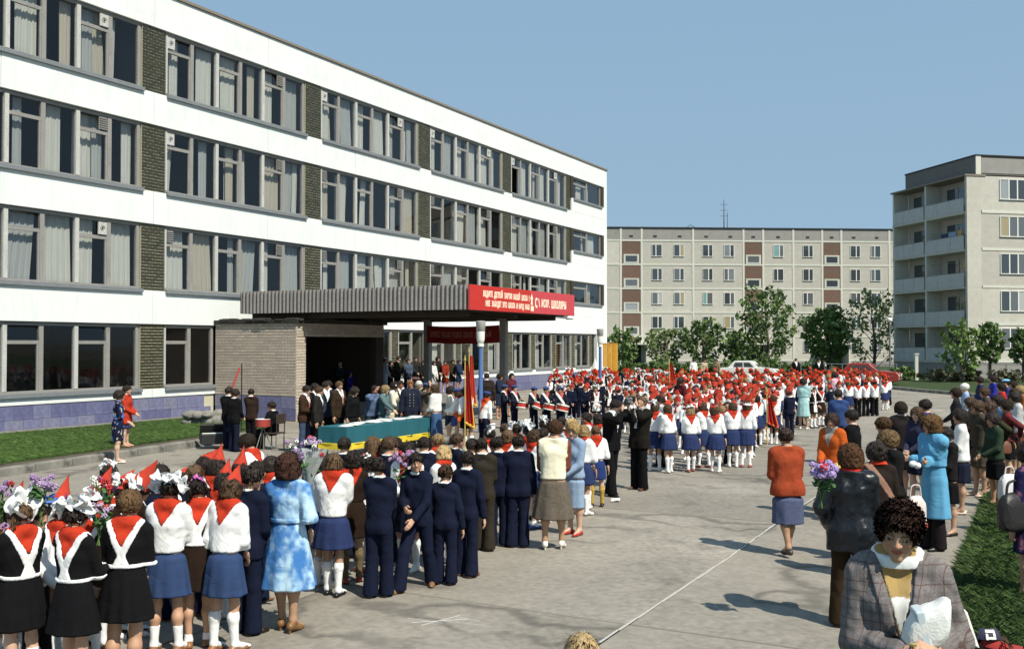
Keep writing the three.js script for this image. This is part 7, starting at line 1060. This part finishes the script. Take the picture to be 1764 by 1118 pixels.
// --- the rest of the formation: a few children built once, then copied into the ranks
{
  const kinds = [];
  const proto = (f, label, group, yaw0) => kinds.push({ f, label, group, yaw0, made: 0 });
  const G3 = { d: 40, lod: 3, arms: ['front', 'front'] };
  const N = (o) => ({ ...G3, ...o });
  const caps = [
    ['B', 'schoolgirl in red cap and white blouse inside the packed formation', 'white bloused children in red caps in the formation', { cap: 'red', hair: 'bob', capH: .85 }], ['B', 'schoolgirl in red cap and white blouse inside the packed formation', 'white bloused children in red caps in the formation', { cap: 'red', capH: .8, hair: 'tails', hairCol: 'hMid', hy: .5 }],
    ['W', 'boy in red cap and white shirt inside the packed formation', 'white shirted boys in red caps in the formation', { cap: 'red', capH: .8, capRound: 0 }], ['S', 'boy in red cap and dark suit inside the packed formation', 'dark suited boys in red caps in the formation', { cap: 'red', capH: .85, collar: 'white' }],
    ['A', 'schoolgirl in red cap with white apron over dark dress in the formation', 'aproned girls in red caps in the formation', { cap: 'red', apron: 1, capH: .8 }], ['A', 'schoolgirl with white hair bows and white apron in the formation', 'girls with white bows in the formation', { bows: 2, bowS: .9, apron: 1, hair: 'short' }], ['B', 'schoolgirl in red cap with head turned inside the packed formation', 'red capped girls with turned heads in the formation', { cap: 'red', capH: .9, capRound: 0, hy: -.6, hair: 'bob', hairCol: 'hFair' }]
  ];
  const protos = caps.map(([k, l, g, x]) => { const r = ({ B: GB, S: BS, W: BW, A: GU })[k](1200, 650, 1.3, 0, l, N({ ...x, group: g })); r.userData.used = 0; return r; });
  const kl = [[21, 1135], [26, 1110], [30, 1080], [33, 985], [37, 960], [44, 945], [53, 950]], kr = [[21, 1288], [24, 1312], [28, 1352], [31, 1372], [35, 1440], [38, 1530], [45, 1540], [53, 1500]];
  const interp = (t, d) => { let i = 0; while (i < t.length - 2 && d > t[i + 1][0]) i++; return lerp(t[i][1], t[i + 1][1], clamp((d - t[i][0]) / (t[i + 1][0] - t[i][0]), 0, 1)); };
  let n = 0; const far = protos.map(() => []);
  for (let d = 22.1; d < 53; d += d < 32 ? .88 : d < 42 ? 1.05 : 1.35) {
    const a = interp(kl, d), b = interp(kr, d), xa = (a - 882) / FOCAL * d, xb = (b - 882) / FOCAL * d;
    for (let x = xa + rr(0, .3); x <= xb; x += (d < 32 ? .66 : .7) + rr(-.08, .12)) {
      const px = x / d * FOCAL + 882; if (Math.abs(px - 1172) < 14 && Math.abs(d - 30.2) < .9) continue; if (Math.abs(px - 1384) < 16 && d < 31.6 && d > 30) continue;
      if (d > 31 && d < 34.2 && px < 1105) continue;
      const left = px < 1090 + (d - 33) * 4, u = rnd(); let k = left ? (u < .2 ? 5 : u < .45 ? 4 : u < .8 ? 3 : 2) : (u < .34 ? 0 : u < .58 ? 1 : u < .72 ? 6 : u < .84 ? 2 : u < .97 ? 3 : 5);
      const p = protos[k], ry = left ? rr(-.6, .5) : (u > .9 ? rr(-1, 1) : PI + rr(-1.1, .9)), s = rr(.92, 1.09), z = -d + rr(-.2, .2);
      n++;
      if (n > 118 && p.userData.used) { far[k].push([x, z, ry, s]); continue; }
      const o = p.userData.used ? p.clone() : p; if (o !== p) { o.name = numbered('person'); scene.add(o); o.userData = { label: p.userData.label, category: 'person', group: p.userData.group }; }
      p.userData.used++;
      o.position.set(x, 0, z); o.rotation.y = ry; o.scale.set(s, s, s);
    }
  }
  const crowd = new THREE.Group(); crowd.name = 'crowd'; crowd.userData = { kind: 'stuff', label: 'far ranks of red capped schoolchildren packed between the first rows and the cars', category: 'crowd' }; scene.add(crowd);
  const q = new THREE.Matrix4(), Q = new THREE.Quaternion(), Y = new THREE.Vector3(0, 1, 0);
  far.forEach((l, k) => { if (!l.length) return; const m = new THREE.InstancedMesh(mergeGeometries(protos[k].children.map((c) => { const g = plain(c.geometry); for (const a of Object.keys(g.attributes)) if (a === 'uv2') g.deleteAttribute(a); return g; })), M.cloth, l.length); l.forEach(([x, z, ry, s], i) => m.setMatrixAt(i, q.compose(new THREE.Vector3(x, 0, z), Q.setFromAxisAngle(Y, ry), new THREE.Vector3(s, s, s)))); m.name = 'schoolchildren'; m.userData = { kind: 'stuff' }; m.castShadow = m.receiveShadow = true; crowd.add(m); });
  for (const p of protos) delete p.userData.used;
}
renderer.render(scene, camera);
